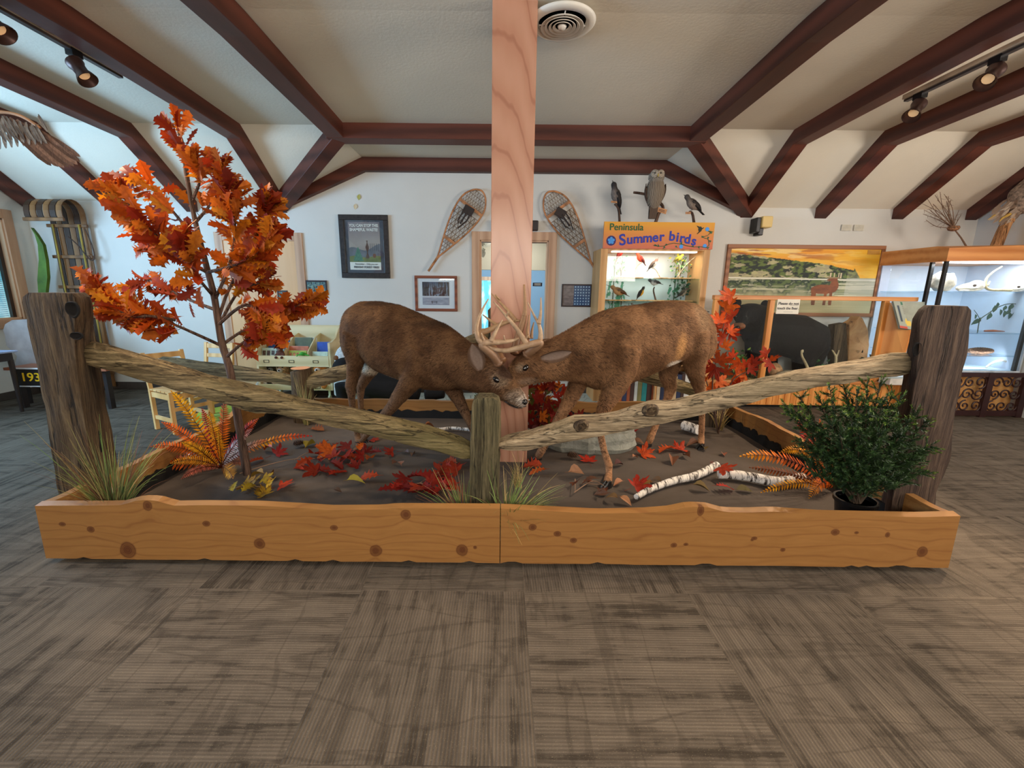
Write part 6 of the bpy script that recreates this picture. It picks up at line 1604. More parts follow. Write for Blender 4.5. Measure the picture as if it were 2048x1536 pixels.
plaque(1228, 404, .07, .02, .1, 'tiny wooden plaque below the left small hawk', 5.52)
plaque(1376, 426, .06, .025, 0, 'tiny wooden plaque below the right small hawk', 5.52)

# ================================================================== BEAR CASE
AX0, AX1, AY0 = 2.52, 4.90, 5.20
bcs = thing('bear_case', 'low pine display case with glass railing round the black bear', 'display case', ((AX0+AX1)/2, AY0, 0), world=True)
AW = wood('amber_pine', (196, 118, 50), (226, 156, 84), 'Z', 3, .4, 9, .04); AWX = wood('amber_pine_rail', (186, 112, 56), (218, 150, 88), 'X', 3, .4, 9, .04)
mb = MB(); mb.box((AX0 + .06, AY0 + .05, 0), (AX1 - .02, 5.86, .04)); mb.obj('plinth', BLACK, bcs)
mb = MB(); mb.box((AX0, AY0, .04), (AX1, 5.86, .315))
for k in range(32):
    x = AX0 + .03 + k * .0735; mb.box((x, AY0 - .006, .05), (x + .066, AY0, .30))
mb.obj('beadboard_base', AW, bcs)
mb = MB(); mb.box((AX0 - .01, AY0 - .015, .315), (AX1 + .01, 5.86, .345)); mb.obj('ledge', AWX, bcs, bevel=.004)
mb = MB(); mb.box((AX0 - .02, AY0 - .01, 1.315), (AX1, AY0 + .055, 1.365)); mb.obj('top_rail', AWX, bcs, bevel=.006)
for x in (AX0 + .02, 3.195, 4.545): mb = MB(); mb.box((x - .03, AY0 - .005, .345), (x + .03, AY0 + .05, 1.315)); mb.obj('post', AW, bcs, bevel=.004)
for x0, x1 in ((AX0 + .05, 3.165), (3.225, 4.515)): mb = MB(); mb.box((x0, AY0 + .018, .35), (x1, AY0 + .024, 1.315)); mb.obj('glass_pane', GLASS, bcs)
mb = MB(); mb.box((AX0 + .02, AY0 + .06, .345), (AX1 - .02, 5.85, .362)); 
t = NT('forest_floor', .9); n = t.noise(14, 6, rough=.7); t.col(t.ramp(n, [(.35, (52, 44, 30)), (.5, (96, 88, 50)), (.65, (140, 124, 84))])); t.bump(n, .8, .02); mb.obj('display_floor', t.m, bcs)
# slanted information panel and a side board at its right end
ip = thing('information_panel', 'slanted green and grey information panel at the right end of the bear case', 'information panel', (4.62, AY0 - .02, .70), world=True)
q0, q1, q2, q3 = at(1786, 602, 5.12), at(1850, 604, 5.12), at(1843, 662, 5.02), at(1800, 656, 5.02)
mb = MB(); mb.add([q3, q2, q1, q0, q3 + Vector((0, .02, -.01)), q2 + Vector((0, .02, -.01)), q1 + Vector((0, .02, -.01)), q0 + Vector((0, .02, -.01))], [(0,1,2,3),(7,6,5,4),(0,4,5,1),(1,5,6,2),(2,6,7,3),(3,7,4,0)]); mb.obj('board', flat((150, 150, 132), .6), ip)
paint('panel_face', q3 + Vector((0, -.003, .002)), q2 - q3, q0 - q3, 30, 30, lambda u, v: S(*((60, 110, 80) if v > .88 and .3 < u < .7 else (200, 80, 60) if v < .10 and u < .35 else (224, 190, 80) if (u-.45)**2 + ((v-.25)*.9)**2 < .018 else (60, 70, 80) if abs(u-.16) < .05 and .25 < v < .85 else (90, 170, 110) if u > .8 else (128, 124, 108) if (int(v*30) % 2 and .35 < u < .8 and v > .5) else (160, 162, 146))), VCOL, ip)
mb = MB(); a = at(1780, 606, 5.16); mb.add([Vector((4.57, 5.20, 1.30)), Vector((4.72, 5.02, .98)), Vector((4.70, 5.02, .70)), Vector((4.57, 5.20, .345)), Vector((4.59, 5.20, 1.30)), Vector((4.74, 5.02, .98)), Vector((4.72, 5.02, .70)), Vector((4.59, 5.20, .345))], [(0,1,2,3),(7,6,5,4),(0,4,5,1),(1,5,6,2),(2,6,7,3),(3,7,4,0)]); mb.obj('side_bracket', AW, ip)
# sign on the rail
bs = thing('bear_sign', 'white paper sign Please do not touch the Bear hanging on the glass', 'sign', (3.37, AY0 + .01, 1.14), world=True)
mb = MB(); mb.box((3.245, AY0 - .012, 1.155), (3.51, AY0 - .006, 1.325)); mb.obj('paper', flat((232, 224, 206), .7, var=.02), bs)
INK = flat((40, 40, 50), .6, var=.01)
text('lettering', 'Please do not', INK, bs, (3.378, AY0 - .0135, 1.275), .044, align='CENTER', font_w=.0008, extrude=.0006)
text('lettering', 'touch the Bear.', INK, bs, (3.378, AY0 - .0135, 1.220), .040, align='CENTER', font_w=.0008, extrude=.0006)
for lo, hi in (((3.395, 1.252), (3.495, 1.255)), ((3.33, 1.178), (3.44, 1.180))): mb = MB(); mb.box((lo[0], AY0 - .0135, lo[1]), (hi[0], AY0 - .012, hi[1])); mb.obj('underline', INK, bs)

# ---- black bear
def blob(name, parts, mat, parent, vox=.016, it=8, col=None):
    mb = MB()
    for p in parts:
        if p[0] == 'e': mb.ell(p[1], p[2], rot=p[3] if len(p) > 3 else None)
        else: mb.tube(p[1], p[2], 12)
    tmp = mb.obj('tmp', mat, None); r = tmp.modifiers.new('r', 'REMESH'); r.mode = 'VOXEL'; r.voxel_size = vox; s = tmp.modifiers.new('s', 'SMOOTH'); s.iterations = it; s.factor = .6
    me = eval_mesh(tmp); D.objects.remove(tmp); off = Vector(parent['_w']); me.transform(Matrix.Translation(-off)); me.polygons.foreach_set('use_smooth', [True] * len(me.polygons)); me.materials.clear(); me.materials.append(mat)
    o = D.objects.new(name, me); C.objects.link(o); o.parent = parent; return o
tbk = NT('black_bear_fur', .75, spec=.2); nbk = tbk.noise(70, 4, stretch=(1, 1, .4)); tbk.col(tbk.ramp(nbk, [(.3, (8, 7, 8)), (.7, (30, 26, 26))])); tbk.bump(nbk, .7, .012); BFUR = tbk.m
bear = thing('black_bear', 'mounted black bear standing behind glass and facing left', 'bear', (3.45, 5.54, .362), world=True)
Z0 = .362
def B(x, y, Y=5.55): return at(x, y, Y)
blob('body', [('t', [B(1500,660,5.50), B(1525,660), B(1560,668), B(1595,674), B(1622,684), B(1632,698)], [.18,.22,.265,.285,.26,.18]),
              ('t', [B(1520,640,5.50), B(1500,632,5.46), B(1488,628,5.44)], [.19,.165,.14]), ('e', B(1490,629,5.43), (.14,.13,.13)),
              ('t', [B(1486,640,5.34), B(1480,648,5.30), B(1476,654,5.28)], [.075,.06,.05]),
              ('t', [B(1515,680,5.46), B(1513,710,5.44), Vector((B(1512,735,5.44).x, 5.44, Z0+.03))], [.15,.13,.115]), ('t', [B(1535,680,5.64), B(1540,710,5.66), Vector((B(1542,735,5.66).x, 5.66, Z0+.03))], [.12,.09,.085]),
              ('t', [B(1618,690,5.46), B(1608,715,5.46), Vector((B(1606,735,5.46).x, 5.46, Z0+.03))], [.19,.14,.11]), ('t', [B(1630,690,5.64), B(1625,715,5.66), Vector((B(1620,735,5.66).x, 5.66, Z0+.03))], [.18,.14,.11])], BFUR, bear)
mz = MB(); mz.ell(B(1478,652,5.28), (.055, .085, .045), rot=Matrix.Rotation(.3, 3, 'Z')); mz.obj('muzzle', flat((126, 84, 56), .7, bump=.3, scale=60), bear, smooth=True)
nn = MB(); nn.ell(B(1475,655,5.215), (.028, .018, .02)); nn.obj('nose', BLACK, bear, smooth=True)
for x, y, Y in ((1474, 606, 5.44), (1530, 610, 5.50)):
    e = MB(); e.ell(B(x, y, Y), (.055, .03, .06)); e.obj('ear', BFUR, bear, smooth=True)
e = MB(); e.ell(B(1472,633,5.32), .012, seg=8, rings=6); e.ell(B(1492,633,5.31), .012, seg=8, rings=6); e.obj('eyes', EYEM, bear, smooth=True)
# things beside the bear
def rockm(name, label, c, r, seed, mat, cat='rock', group=None):
    mb = MB(); mb.ell(c, r, seg=18, rings=10)
    for i, v_ in enumerate(mb.v):
        d = v_ - Vector(c); mb.v[i] = Vector(c) + d * (1 + .35 * (ns(v_.x * 7, v_.y * 7, v_.z * 7 + seed) - .5)); 
        if mb.v[i].z < Z0: mb.v[i].z = Z0
    return single(mb, name, mat, label, cat, group=group, smooth=True, loc=(c[0], c[1], Z0))
STN = t_stone = NT('stone', .9); n = STN.noise(12, 6, rough=.7); STN.col(STN.ramp(n, [(.35, (150, 136, 114)), (.65, (206, 196, 172))])); STN.bump(n, .6, .02); STN = STN.m
c = B(1562, 745, 5.36); rockm('stone', 'tan rounded stone behind the pale jaw-shaped rock in the bear case', (c.x - .03, 5.44, Z0 + .07), (.09, .07, .10), 1, flat((168, 128, 92), .8, var=.3, scale=20), group='stones in the bear case')
c = B(1580, 748, 5.34); rockm('stone', 'flat pale stone with a hollow at the bear feet', (c.x, 5.34, Z0 + .035), (.17, .09, .06), 2, STN, group='stones in the bear case')
c = B(1540, 755, 5.30); rockm('stone', 'small smooth pebble by the glass post', (c.x + .05, 5.29, Z0 + .01), (.06, .04, .02), 3, STN, group='stones in the bear case')
def antl(name, label, base, pts, tines, group=None):
    t = thing(name, label, 'antler', tuple(base), group=group, world=True); mb = MB(); P = spline([Vector(p) for p in pts], 5); mb.tube(P, [.016 * (1 - .8 * i / len(P)) + .003 for i in range(len(P))], 8, col=(206, 190, 150))
    for tn in tines: Q = spline([Vector(p) for p in tn], 4); mb.tube(Q, [.010 * (1 - .8 * i / len(Q)) + .002 for i in range(len(Q))], 7, col=(216, 202, 166))
    mb.obj('antler_beam', ANT, t, smooth=True)
b = Vector((B(1625, 735, 5.34).x, 5.34, Z0 + .012))
antl('shed_antler', 'pale shed antler curving up in front of the bear hind leg', b, [b, B(1612,728,5.33), B(1604,712,5.32), B(1604,700,5.32), B(1612,698,5.32)], [[B(1605,705,5.32), B(1607,695,5.32), B(1613,692,5.32)]], group='shed antlers in the bear case')
b = Vector((B(1670, 725, 5.36).x, 5.36, Z0 + .012))
antl('shed_antler', 'small pale shed antler with three tines beside the mossy greens', b, [b, B(1672,718,5.36), B(1668,706,5.35), B(1664,700,5.35)], [[B(1672,716,5.36), B(1676,706,5.35), B(1678,700,5.35)]], group='shed antlers in the bear case')
# upright split log slab
wl = thing('split_log', 'upright split log with grey bark and a knotted yellow face, right of the bear', 'log', (B(1695,700,5.6).x, 5.6, Z0), world=True)
def out2(pts, Y): return [(B(x, y, Y).x, B(x, y, Y).z) for x, y in pts]
mb = MB(); o_ = out2([(1668,735),(1664,700),(1668,650),(1690,646),(1694,735)], 5.56); o_ = [(x, max(z, Z0)) for x, z in o_]; mb.prism(o_, lambda u, v, w: Vector((u, w, v)), 5.66, 5.54); mb.obj('bark', GREY_Z, wl)
LW = NT('knotted_log_face', .6); lv_ = LW.noise(6, 6, dist=1.2); LW.col(LW.ramp(lv_, [(.32, (96, 62, 34)), (.42, (190, 140, 88)), (.7, (214, 170, 118))])); LW.bump(lv_, .4, .01)
mb = MB(); o_ = out2([(1692,735),(1696,648),(1710,640),(1716,632),(1722,636),(1733,660),(1735,690),(1728,735)], 5.56); o_ = [(x, max(z, Z0)) for x, z in o_]; mb.prism(o_, lambda u, v, w: Vector((u, w, v)), 5.68, 5.53); mb.obj('split_face', LW.m, wl, bevel=.01)
# dark rounded animal in front of the log (a turtle-like dark mount with a pale bill)
dk = thing('turtle_mount', 'dark domed turtle mount in front of the split log', 'turtle', (B(1712,715,5.34).x, 5.34, Z0), world=True)
mb = MB(); c = B(1716,716,5.36); mb.ell((c.x, 5.38, Z0 + .055), (.17, .11, .085)); mb.v = [Vector((q.x, q.y, max(q.z, Z0))) for q in mb.v]; mb.obj('shell', flat((92, 80, 62), .6, var=.4, scale=18, bump=.4), dk, smooth=True)
mb = MB(); mb.tube([Vector((c.x - .14, 5.34, Z0 + .07)), Vector((c.x - .19, 5.32, Z0 + .09)), Vector((c.x - .235, 5.31, Z0 + .075))], [.045, .038, .014], 10); mb.obj('head', flat((58, 44, 36), .6), dk, smooth=True)
leafy('fern_clump', 'mossy green clump between the bear and the split log', (B(1648, 725, 5.42).x, 5.42, Z0 + .09), 160, (.20, .07, .10), [(40,90,40),(30,70,36),(70,130,60)], .05, 11, world_z=Z0 + .003, group='greenery in the bear case')
leafy('fern_clump', 'dark fern clump right of the split log with a bare twig', (B(1752, 695, 5.5).x, 5.5, Z0 + .13), 130, (.17, .07, .15), [(40,56,44),(30,46,40),(60,80,60)], .075, 12, OVATE, world_z=Z0 + .003, group='greenery in the bear case')
leafy('fern_clump', 'yellow-green bushy sprig at the left end of the bear case', (B(1478, 715, 5.36).x, 5.36, Z0 + .16), 150, (.15, .06, .18), [(120,150,60),(80,120,50),(60,100,50)], .05, 13, world_z=Z0 + .003, group='greenery in the bear case')
leafy('fern_clump', 'dull green litter by the glass post of the bear case', (B(1505, 745, 5.32).x, 5.32, Z0 + .05), 70, (.12, .04, .06), [(70,90,50),(100,96,60)], .04, 14, world_z=Z0 + .003, group='greenery in the bear case')
# small lit glass box in front of the right post and a grey striped drape below
gb = thing('glass_tank', 'small lit glass box with leaves at the right end of the bear case', 'glass box', (4.80, 5.10, .42), world=True)
mb = MB(); mb.box((4.60, 5.02, .345), (4.88, 5.17, .42)); mb.obj('base', flat((206, 200, 190), .6), gb)
mb = MB(); mb.box((4.60, 5.02, .42), (4.88, 5.025, .72)); mb.box((4.60, 5.165, .42), (4.88, 5.17, .72)); mb.box((4.60, 5.025, .42), (4.605, 5.165, .72)); mb.box((4.60, 5.02, .72), (4.88, 5.17, .725)); mb.obj('glass_walls', GLASS, gb)
mb = MB(); mb.box((4.61, 5.155, .42), (4.87, 5.16, .71)); mb.obj('lit_back', emis('lit_panel', (206, 220, 240), .5), gb)
rr = random.Random(8); mb = MB()
for k in range(26): mb.leaf(OVATE, (4.74 + rr.uniform(-.1, .1), 5.08, .44 + rr.uniform(0, .10)), (rr.uniform(-1, 1), -.2, rr.uniform(.2, 1)), (0, -1, .4), .10, .3, (52, 86, 70), .2)
mb.obj('leaves', LEAFM, gb)

# ================================================================== TALL LIT CASE AT THE RIGHT
rc = thing('bone_display_case', 'tall brightly lit glass case of skulls and antlers at the right edge', 'display case', (5.45, 5.0, 0), world=True)
RX0, RX1, RY0, RY1 = 4.95, 6.08, 5.0, 5.86
mb = MB(); mb.box((RX0 - .03, RY0 + .12, 1.76), (RX1, RY1, 1.93)); mb.add([Vector((RX0 - .03, RY0 + .12, 1.76)), Vector((4.92, RY0 - .02, 1.76)), Vector((RX1, RY0 - .02, 1.78)), Vector((RX1, RY0 + .12, 1.76)), Vector((RX0 - .03, RY0 + .12, 1.93)), Vector((4.92, RY0 - .02, 1.90)), Vector((RX1, RY0 - .02, 1.95)), Vector((RX1, RY0 + .12, 1.93))], [(0,3,2,1),(4,5,6,7),(0,1,5,4),(1,2,6,5),(2,3,7,6),(3,0,4,7)]); mb.obj('canopy', AWX, rc)
mb = MB(); mb.box((RX0, RY0 + .02, 0), (RX1, RY1, .50)); mb.obj('base_cabinet', PINE, rc)
mb = MB(); mb.box((RX0 - .01, RY0, .50), (RX1, RY1, .53)); mb.obj('deck', flat((206, 214, 222), .5), rc)
mb = MB(); mb.box((RX0, RY1 - .03, .53), (RX1, RY1, 1.76)); mb.box((RX1 - .02, RY0, .53), (RX1, RY1, 1.76)); mb.obj('back_panel', flat((196, 204, 218), .6, var=.02), rc)
for (x, y) in ((4.93, RY0 - .01), (4.95, RY0 + .17), (6.0, RY0 + .0)): mb = MB(); mb.box((x, y, .53), (x + .035, y + .03, 1.77)); mb.obj('corner_post', flat((30, 30, 34), .35), rc)
mb = MB(); mb.box((4.93, RY0 - .004, .53), (RX1, RY0, 1.76)); mb.box((4.95, RY0 + .03, .53), (4.954, RY0 + .7, 1.76)); mb.obj('glass_walls', GLASS, rc)
SHG = glass('shelf_glass_blue', (.84, .93, .97))
for z in (1.435, .965, .70): mb = MB(); mb.box((4.97, RY0 + .04, z - .010), (RX1 - .03, RY1 - .04, z)); mb.obj('glass_shelf', SHG, rc)
mb = MB(); mb.box((5.0, RY0 + .03, 1.745), (RX1 - .05, RY0 + .10, 1.758)); mb.obj('light_strip', emis('cool_strip', (226, 236, 255), 5.0), rc)
light('bone_case_light', 'AREA', (5.5, RY0 + .14, 1.74), (5.5, RY0 + .35, .5), 13, (.86, .93, 1.0), shape='RECTANGLE', size=1.0, size_y=.16)
light('bone_case_low_light', 'AREA', (5.5, RY0 + .14, .68), (5.5, RY0 + .5, .53), 5, (.78, .88, 1.0), shape='RECTANGLE', size=1.0, size_y=.12)
BONE = flat((226, 218, 204), .55, var=.12, scale=25, bump=.2)
def Rp(x, y, Y=5.2): return at(x, y, Y)
def skull(label, c, s, face=-1):
    t = thing('animal_skull', label, 'skull', tuple(c), group='skulls and bones on the case shelves', world=True); c = Vector(c)
    blob('cranium', [('e', c + Vector((-face * .05*s, 0, .075*s)), (.10*s, .07*s, .070*s)), ('t', [c + Vector((0, 0, .07*s)), c + Vector((face * .11*s, 0, .055*s)), c + Vector((face * .20*s, 0, .035*s))], [.055*s, .042*s, .024*s]), ('t', [c + Vector((-face*.05*s, .05*s, .05*s)), c + Vector((face*.05*s, .062*s, .045*s)), c + Vector((face*.10*s, .03*s, .04*s))], .012*s), ('t', [c + Vector((-face*.05*s, -.05*s, .05*s)), c + Vector((face*.05*s, -.062*s, .045*s)), c + Vector((face*.10*s, -.03*s, .04*s))], .012*s)], BONE, t, .008, 3)
    mb = MB(); mb.tube([c + Vector((-face*.06*s, -.04*s, .03*s)), c + Vector((face*.02*s, -.045*s, .014*s)), c + Vector((face*.18*s, -.01*s, .016*s))], .012*s, 7); mb.obj('jaw', BONE, t, smooth=True)
    mb = MB(); mb.ell(c + Vector((face*.035*s, -.056*s, .078*s)), (.022*s, .012*s, .018*s)); mb.obj('eye_socket', flat((70, 58, 50), .8), t)
    return t
p = Rp(1870, 595); zz = 1.436
rk = MB(); cc = Vector((Rp(1880,590).x, 5.20, zz + .10)); rk.ell(cc, (.13, .10, .115), seg=22, rings=14)
for i, v_ in enumerate(rk.v):
    d = v_ - cc; rk.v[i] = cc + d * (1 + .5 * (ns(v_.x * 14, v_.y * 14, v_.z * 14) - .5)); rk.v[i].z = max(rk.v[i].z, zz + .001)
single(rk, 'bleached_bone_mass', BONE, 'knobbly white bone cluster at the left of the top glass shelf', 'bone', smooth=True, group='skulls and bones on the case shelves')
skull('long white skull lying in the middle of the top glass shelf', (Rp(1940,595).x, 5.20, zz), .9)
skull('white skull between spreading antlers at the picture edge, top shelf', (Rp(2025,592).x, 5.18, zz), .75)
b = Vector((Rp(2000, 596).x, 5.16, zz + .02))
antl('shed_antler', 'tall pale antler curving up from the top shelf of the lit case', b, [b + Vector((.06, 0, 0)), b, Rp(1975, 578, 5.16), Rp(1972, 560, 5.16), Rp(1985, 545, 5.16), Rp(2004, 533, 5.16)], [[Rp(1975, 572, 5.16), Rp(1980, 562, 5.16)], [b, b + Vector((.10, 0, .01)), b + Vector((.2, 0, .03))]])
nb_ = thing('leafy_twig', 'green leafy twig with hanging leaves in the middle of the lit case', 'plant', (Rp(1955, 664).x, 5.2, .966), world=True)
mb = MB(); mb.tube(spline([Vector((Rp(1955, 664).x, 5.2, .966)), Rp(1960, 640), Rp(1975, 628), Rp(1995, 615), Rp(2015, 608), Rp(2035, 608)], 4), .005, 6); mb.tube([Rp(1962, 642), Rp(1954, 628), Rp(1948, 620)], .003, 5); mb.obj('stem', flat((70, 80, 60), .7), nb_)
mb = MB(); rr = random.Random(2)
for x, y in [(1950,628),(1956,636),(1990,610),(1996,604),(1982,624),(2000,618),(2012,610),(2022,618),(2030,622),(2036,610),(2026,606),(2034,616),(2018,624),(2008,620),(2040,614),(1962,634)]: mb.leaf(OVATE, Rp(x, y), (rr.uniform(-.6,.6), 0, -1), (rr.uniform(-.3,.3), -1, 0), rr.uniform(.07,.11), .2, (66, 100, 86), .2)
mb.obj('leaves', LEAFM, nb_)
mb = MB(); pc = Vector((Rp(1960, 702).x, 5.2, .738))
for k in range(260):
    t_ = k / 259; a = k * 2.4; r = .012 + .030 * math.sin(PI * (.15 + .75 * t_)); c = pc + Vector((.28 * (t_ - .5), 0, 0)); d = Vector((.3, math.cos(a), math.sin(a))).normalized(); s = d.cross(Vector((1, 0, 0))).normalized() * .008; b = c + d * r * .4; e = c + d * (r + .006); o = len(mb.v); mb.v += [b - s, b + s, e + s * .7, e - s * .7]; mb.f.append((o, o+1, o+2, o+3))
mb.ell(pc, (.13, .024, .024)); mb.c = [None] * len(mb.v); single(mb, 'long_pine_cone', flat((120, 90, 70), .7, var=.4, scale=60), 'long brown seed cone on the lower glass shelf of the lit case', 'cone')
b = Vector((Rp(1975, 742, 5.15).x, 5.15, .532)); mb = MB(); mb.tube(spline([b + Vector((-.03, 0, .015)), b + Vector((.05, 0, .08)), b + Vector((.15, 0, .10)), b + Vector((.26, 0, .06)), b + Vector((.30, 0, .015))], 4), [.012] * 17, 8); single(mb, 'curved_tusk', BONE, 'curved white tusk at the bottom of the lit case', 'bone', smooth=True)
mb = MB(); c = Rp(1985, 665, 5.15); mb.tube([(c.x - .10, 5.15, .982), (c.x, 5.15, .985), (c.x + .14, 5.15, .980)], [.010, .014, .004], 8); single(mb, 'wood_sliver', flat((150, 84, 56), .6), 'reddish brown stick lying on the middle glass shelf', 'stick')

# scroll fence in front of the lit case
sf = thing('scroll_screen', 'low dark brown metal screen with scrollwork in front of the lit case', 'screen', (5.6, 4.90, 0), world=True)
SB = flat((52, 26, 26), .5)
mb = MB(); FX = [4.95, 5.62, 5.70, 6.09]
mb.box((4.95, 4.885, .015), (6.09, 4.915, .075)); mb.box((4.95, 4.885, .475), (6.09, 4.915, .525)); [mb.box((x, 4.88, 0), (x + .07, 4.92, .525)) for x in (4.90, 5.60, 6.02)]; mb.obj('frame', SB, sf)
def spiral(c, r, turns, a0, dr=1, n=26): return [Vector((c[0] + r * (1 - .82 * k / n) * math.cos(a0 + dr * turns * 2*PI * k / n), 4.90, c[1] + r * (1 - .82 * k / n) * math.sin(a0 + dr * turns * 2*PI * k / n))) for k in range(n + 1)]
mb = MB()
for (x0, x1, sd) in ((4.97, 5.60, 3), (5.67, 6.02, 7)):
    rr = random.Random(sd); W_ = x1 - x0; nx = int(W_ / .115 + .5)
    for j in range(3):
        for i in range(nx):
            c = (x0 + .06 + i * (W_ - .12) / max(1, nx - 1), .13 + j * .14); r = rr.uniform(.058, .078); a0 = rr.choice([0, PI/2, PI, -PI/2]); mb.tube(spiral(c, r, 1.35, a0, rr.choice([-1, 1])), .0085, 6)
mb.obj('scrollwork', SB, sf)

# nest branch and perch log on top of the lit case
nst = thing('nest_branch', 'bare twiggy branch holding a small nest above the lit case', 'branch', (at(1935, 494, 5.3).x, 5.3, 1.935), world=True)
b = Vector((at(1935, 494, 5.3).x, 5.3, 1.935)); nc = at(1907, 456, 5.3)
mb = MB(); mb.tube([b, b.lerp(nc, .5) + Vector((.01, 0, 0)), nc], [.010, .008, .007], 7); rr = random.Random(4)
for tip in [(1855,398),(1850,410),(1846,428),(1870,390),(1880,384),(1888,388),(1897,392),(1902,400),(1858,418),(1852,440),(1875,400),(1918,420),(1922,430),(1866,408),(1893,402),(1848,420)]:
    e = at(tip[0], tip[1], 5.3 + rr.uniform(-.12, .12)); m_ = nc.lerp(e, .5) + rv(rr, .03); P = spline([nc, m_, e], 5); mb.tube(P, [.004 * (1 - .7 * i / len(P)) + .0008 for i in range(len(P))], 5)
    for k in range(5): i = rr.randrange(3, len(P)); mb.tube([P[i], P[i] + rv(rr, .07)], [.0018, .0008], 4)
mb.obj('twigs', flat((112, 84, 64), .8), nst)
mb = MB(); mb.lathe([(.015, -.035), (.045, -.025), (.058, 0), (.050, .02), (.035, .015), (.01, 0)], nc, 18); mb.obj('nest', flat((120, 84, 58), .9, var=.5, scale=60, bump=.8), nst, smooth=True)
pl_ = [at(1992, 492, 5.25), at(2005, 462, 5.25), at(2022, 428, 5.25)]; pl_[0].z = 1.94
mb = MB(); mb.tube(pl_, [.055, .052, .05], 12); mb.tube([pl_[2].lerp(pl_[1], .3), pl_[2].lerp(pl_[1], .45)], .058, 12)
single(mb, 'perch_log', weathered('perch_wood', (120, 80, 50), (176, 124, 80), (204, 156, 108), 'Z'), 'thick tan perch log slanting up from the lit case', 'log', smooth=True, auto=50)
hk = thing('large_hawk', 'large brown bird of prey gripping the tan perch log, cut by the picture edge', 'bird', tuple(at(2022, 428, 5.25)), world=True)
hc = at(2050, 392, 5.25); blob('body', [('t', [at(2030,425,5.25), hc, at(2080,360,5.25)], [.08, .15, .12]), ('e', at(2092,340,5.2), (.08,.08,.08))], flat((120, 100, 84), .8, var=.4, scale=30, bump=.6), hk)
mb = MB(); rr = random.Random(6)
for k in range(34):
    p = at(rr.uniform(2000, 2050), rr.uniform(398, 436), 5.2); mb.leaf([(0,.02),(.3,.10),(.7,.11),(1,.0)], p, (-.7 + rr.uniform(-.3,.3), -.1, -.6), (0, -1, .3), .13, .2, lerp((96, 72, 56), (170, 150, 130), rr.random()), .1)
mb.obj('feathers', LEAFM, hk)
mb = MB(); mb.tube([at(1990, 430, 5.2), at(1975, 440, 5.2)], [.01, .003], 5); mb.tube([at(2020, 428, 5.2), at(2005, 436, 5.18), at(1998, 444, 5.18)], [.016, .012, .004], 6); mb.obj('talons', flat((190, 150, 70), .5), hk)

# ================================================================== LEFT BACKGROUND
# children's book cart
bk = thing('book_cart', 'pale birch book cart with sloping sides, label holders and casters', 'bookshelf', (-2.6, 5.35, 0), world=True)
KX0, KX1, KY0, KY1 = -3.04, -2.14, 5.30, 5.78
BIR = wood('pale_birch', (214, 190, 140), (238, 218, 172), 'X', 2, .5, 8, .03)
def side_prof(): return [(KY0, .14), (KY1, .14), (KY1, .93), (KY1 - .06, .93), (KY1 - .16, .88), (KY1 - .26, .78), (KY0 + .08, .74), (KY0, .74)]
for x in (KX0, KX1): mb = MB(); mb.prism([(y, z) for y, z in side_prof()], lambda u, v, w: Vector((w, u, v)), x, x + .025); mb.obj('side_panel', BIR, bk)
mb = MB(); mb.box((KX0 + .025, KY1 - .02, .14), (KX1, KY1, .92)); mb.obj('back_panel', BIR, bk)
for z0_, z1_, nm_ in ((.44, .575, 'upper_tray_front'), (.15, .215, 'lower_tray_front')): mb = MB(); mb.box((KX0 + .025, KY0 - .005, z0_), (KX1, KY0 + .015, z1_)); mb.obj(nm_, BIR, bk)
mb = MB(); mb.box((KX0 + .025, KY0, .44), (KX1, KY1, .46)); mb.box((KX0 + .025, KY0, .14), (KX1, KY1, .16)); mb.obj('shelf_boards', BIR, bk)
for x in (KX0 + .33, KX0 + .62): mb = MB(); mb.prism([(KY0 + .05, .46), (KY1, .46), (KY1, .82), (KY0 + .30, .78), (KY0 + .05, .62)], lambda u, v, w: Vector((w, u, v)), x, x + .012); mb.obj('divider', BIR, bk)
for x in (KX0 + .13, KX0 + .44, KX0 + .74):
    for z in (.505,) + ((.18,) if x > KX0 + .6 else ()):
        mb = MB(); w_, h_ = .034, .017
        for lo, hi in (((x-w_, z-h_), (x+w_, z-h_+.005)), ((x-w_, z+h_-.005), (x+w_, z+h_)), ((x-w_, z-h_), (x-w_+.005, z+h_)), ((x+w_-.005, z-h_), (x+w_, z+h_))): mb.box((lo[0], KY0 - .010, lo[1]), (hi[0], KY0 - .004, hi[1]))
        mb.obj('label_holder', flat((70, 60, 52), .4), bk)
for x in (KX0 + .06, KX1 - .04):
    for y in (KY0 + .06, KY1 - .07): mb = MB(); mb.lathe([(.028, -.015), (.035, -.010), (.035, .010), (.028, .015)], (x, y, .037), 16, (1, 0, 0)); mb.box((x - .012, y - .01, .05), (x + .012, y + .01, .142)); mb.obj('caster', flat((200, 206, 170), .4), bk)
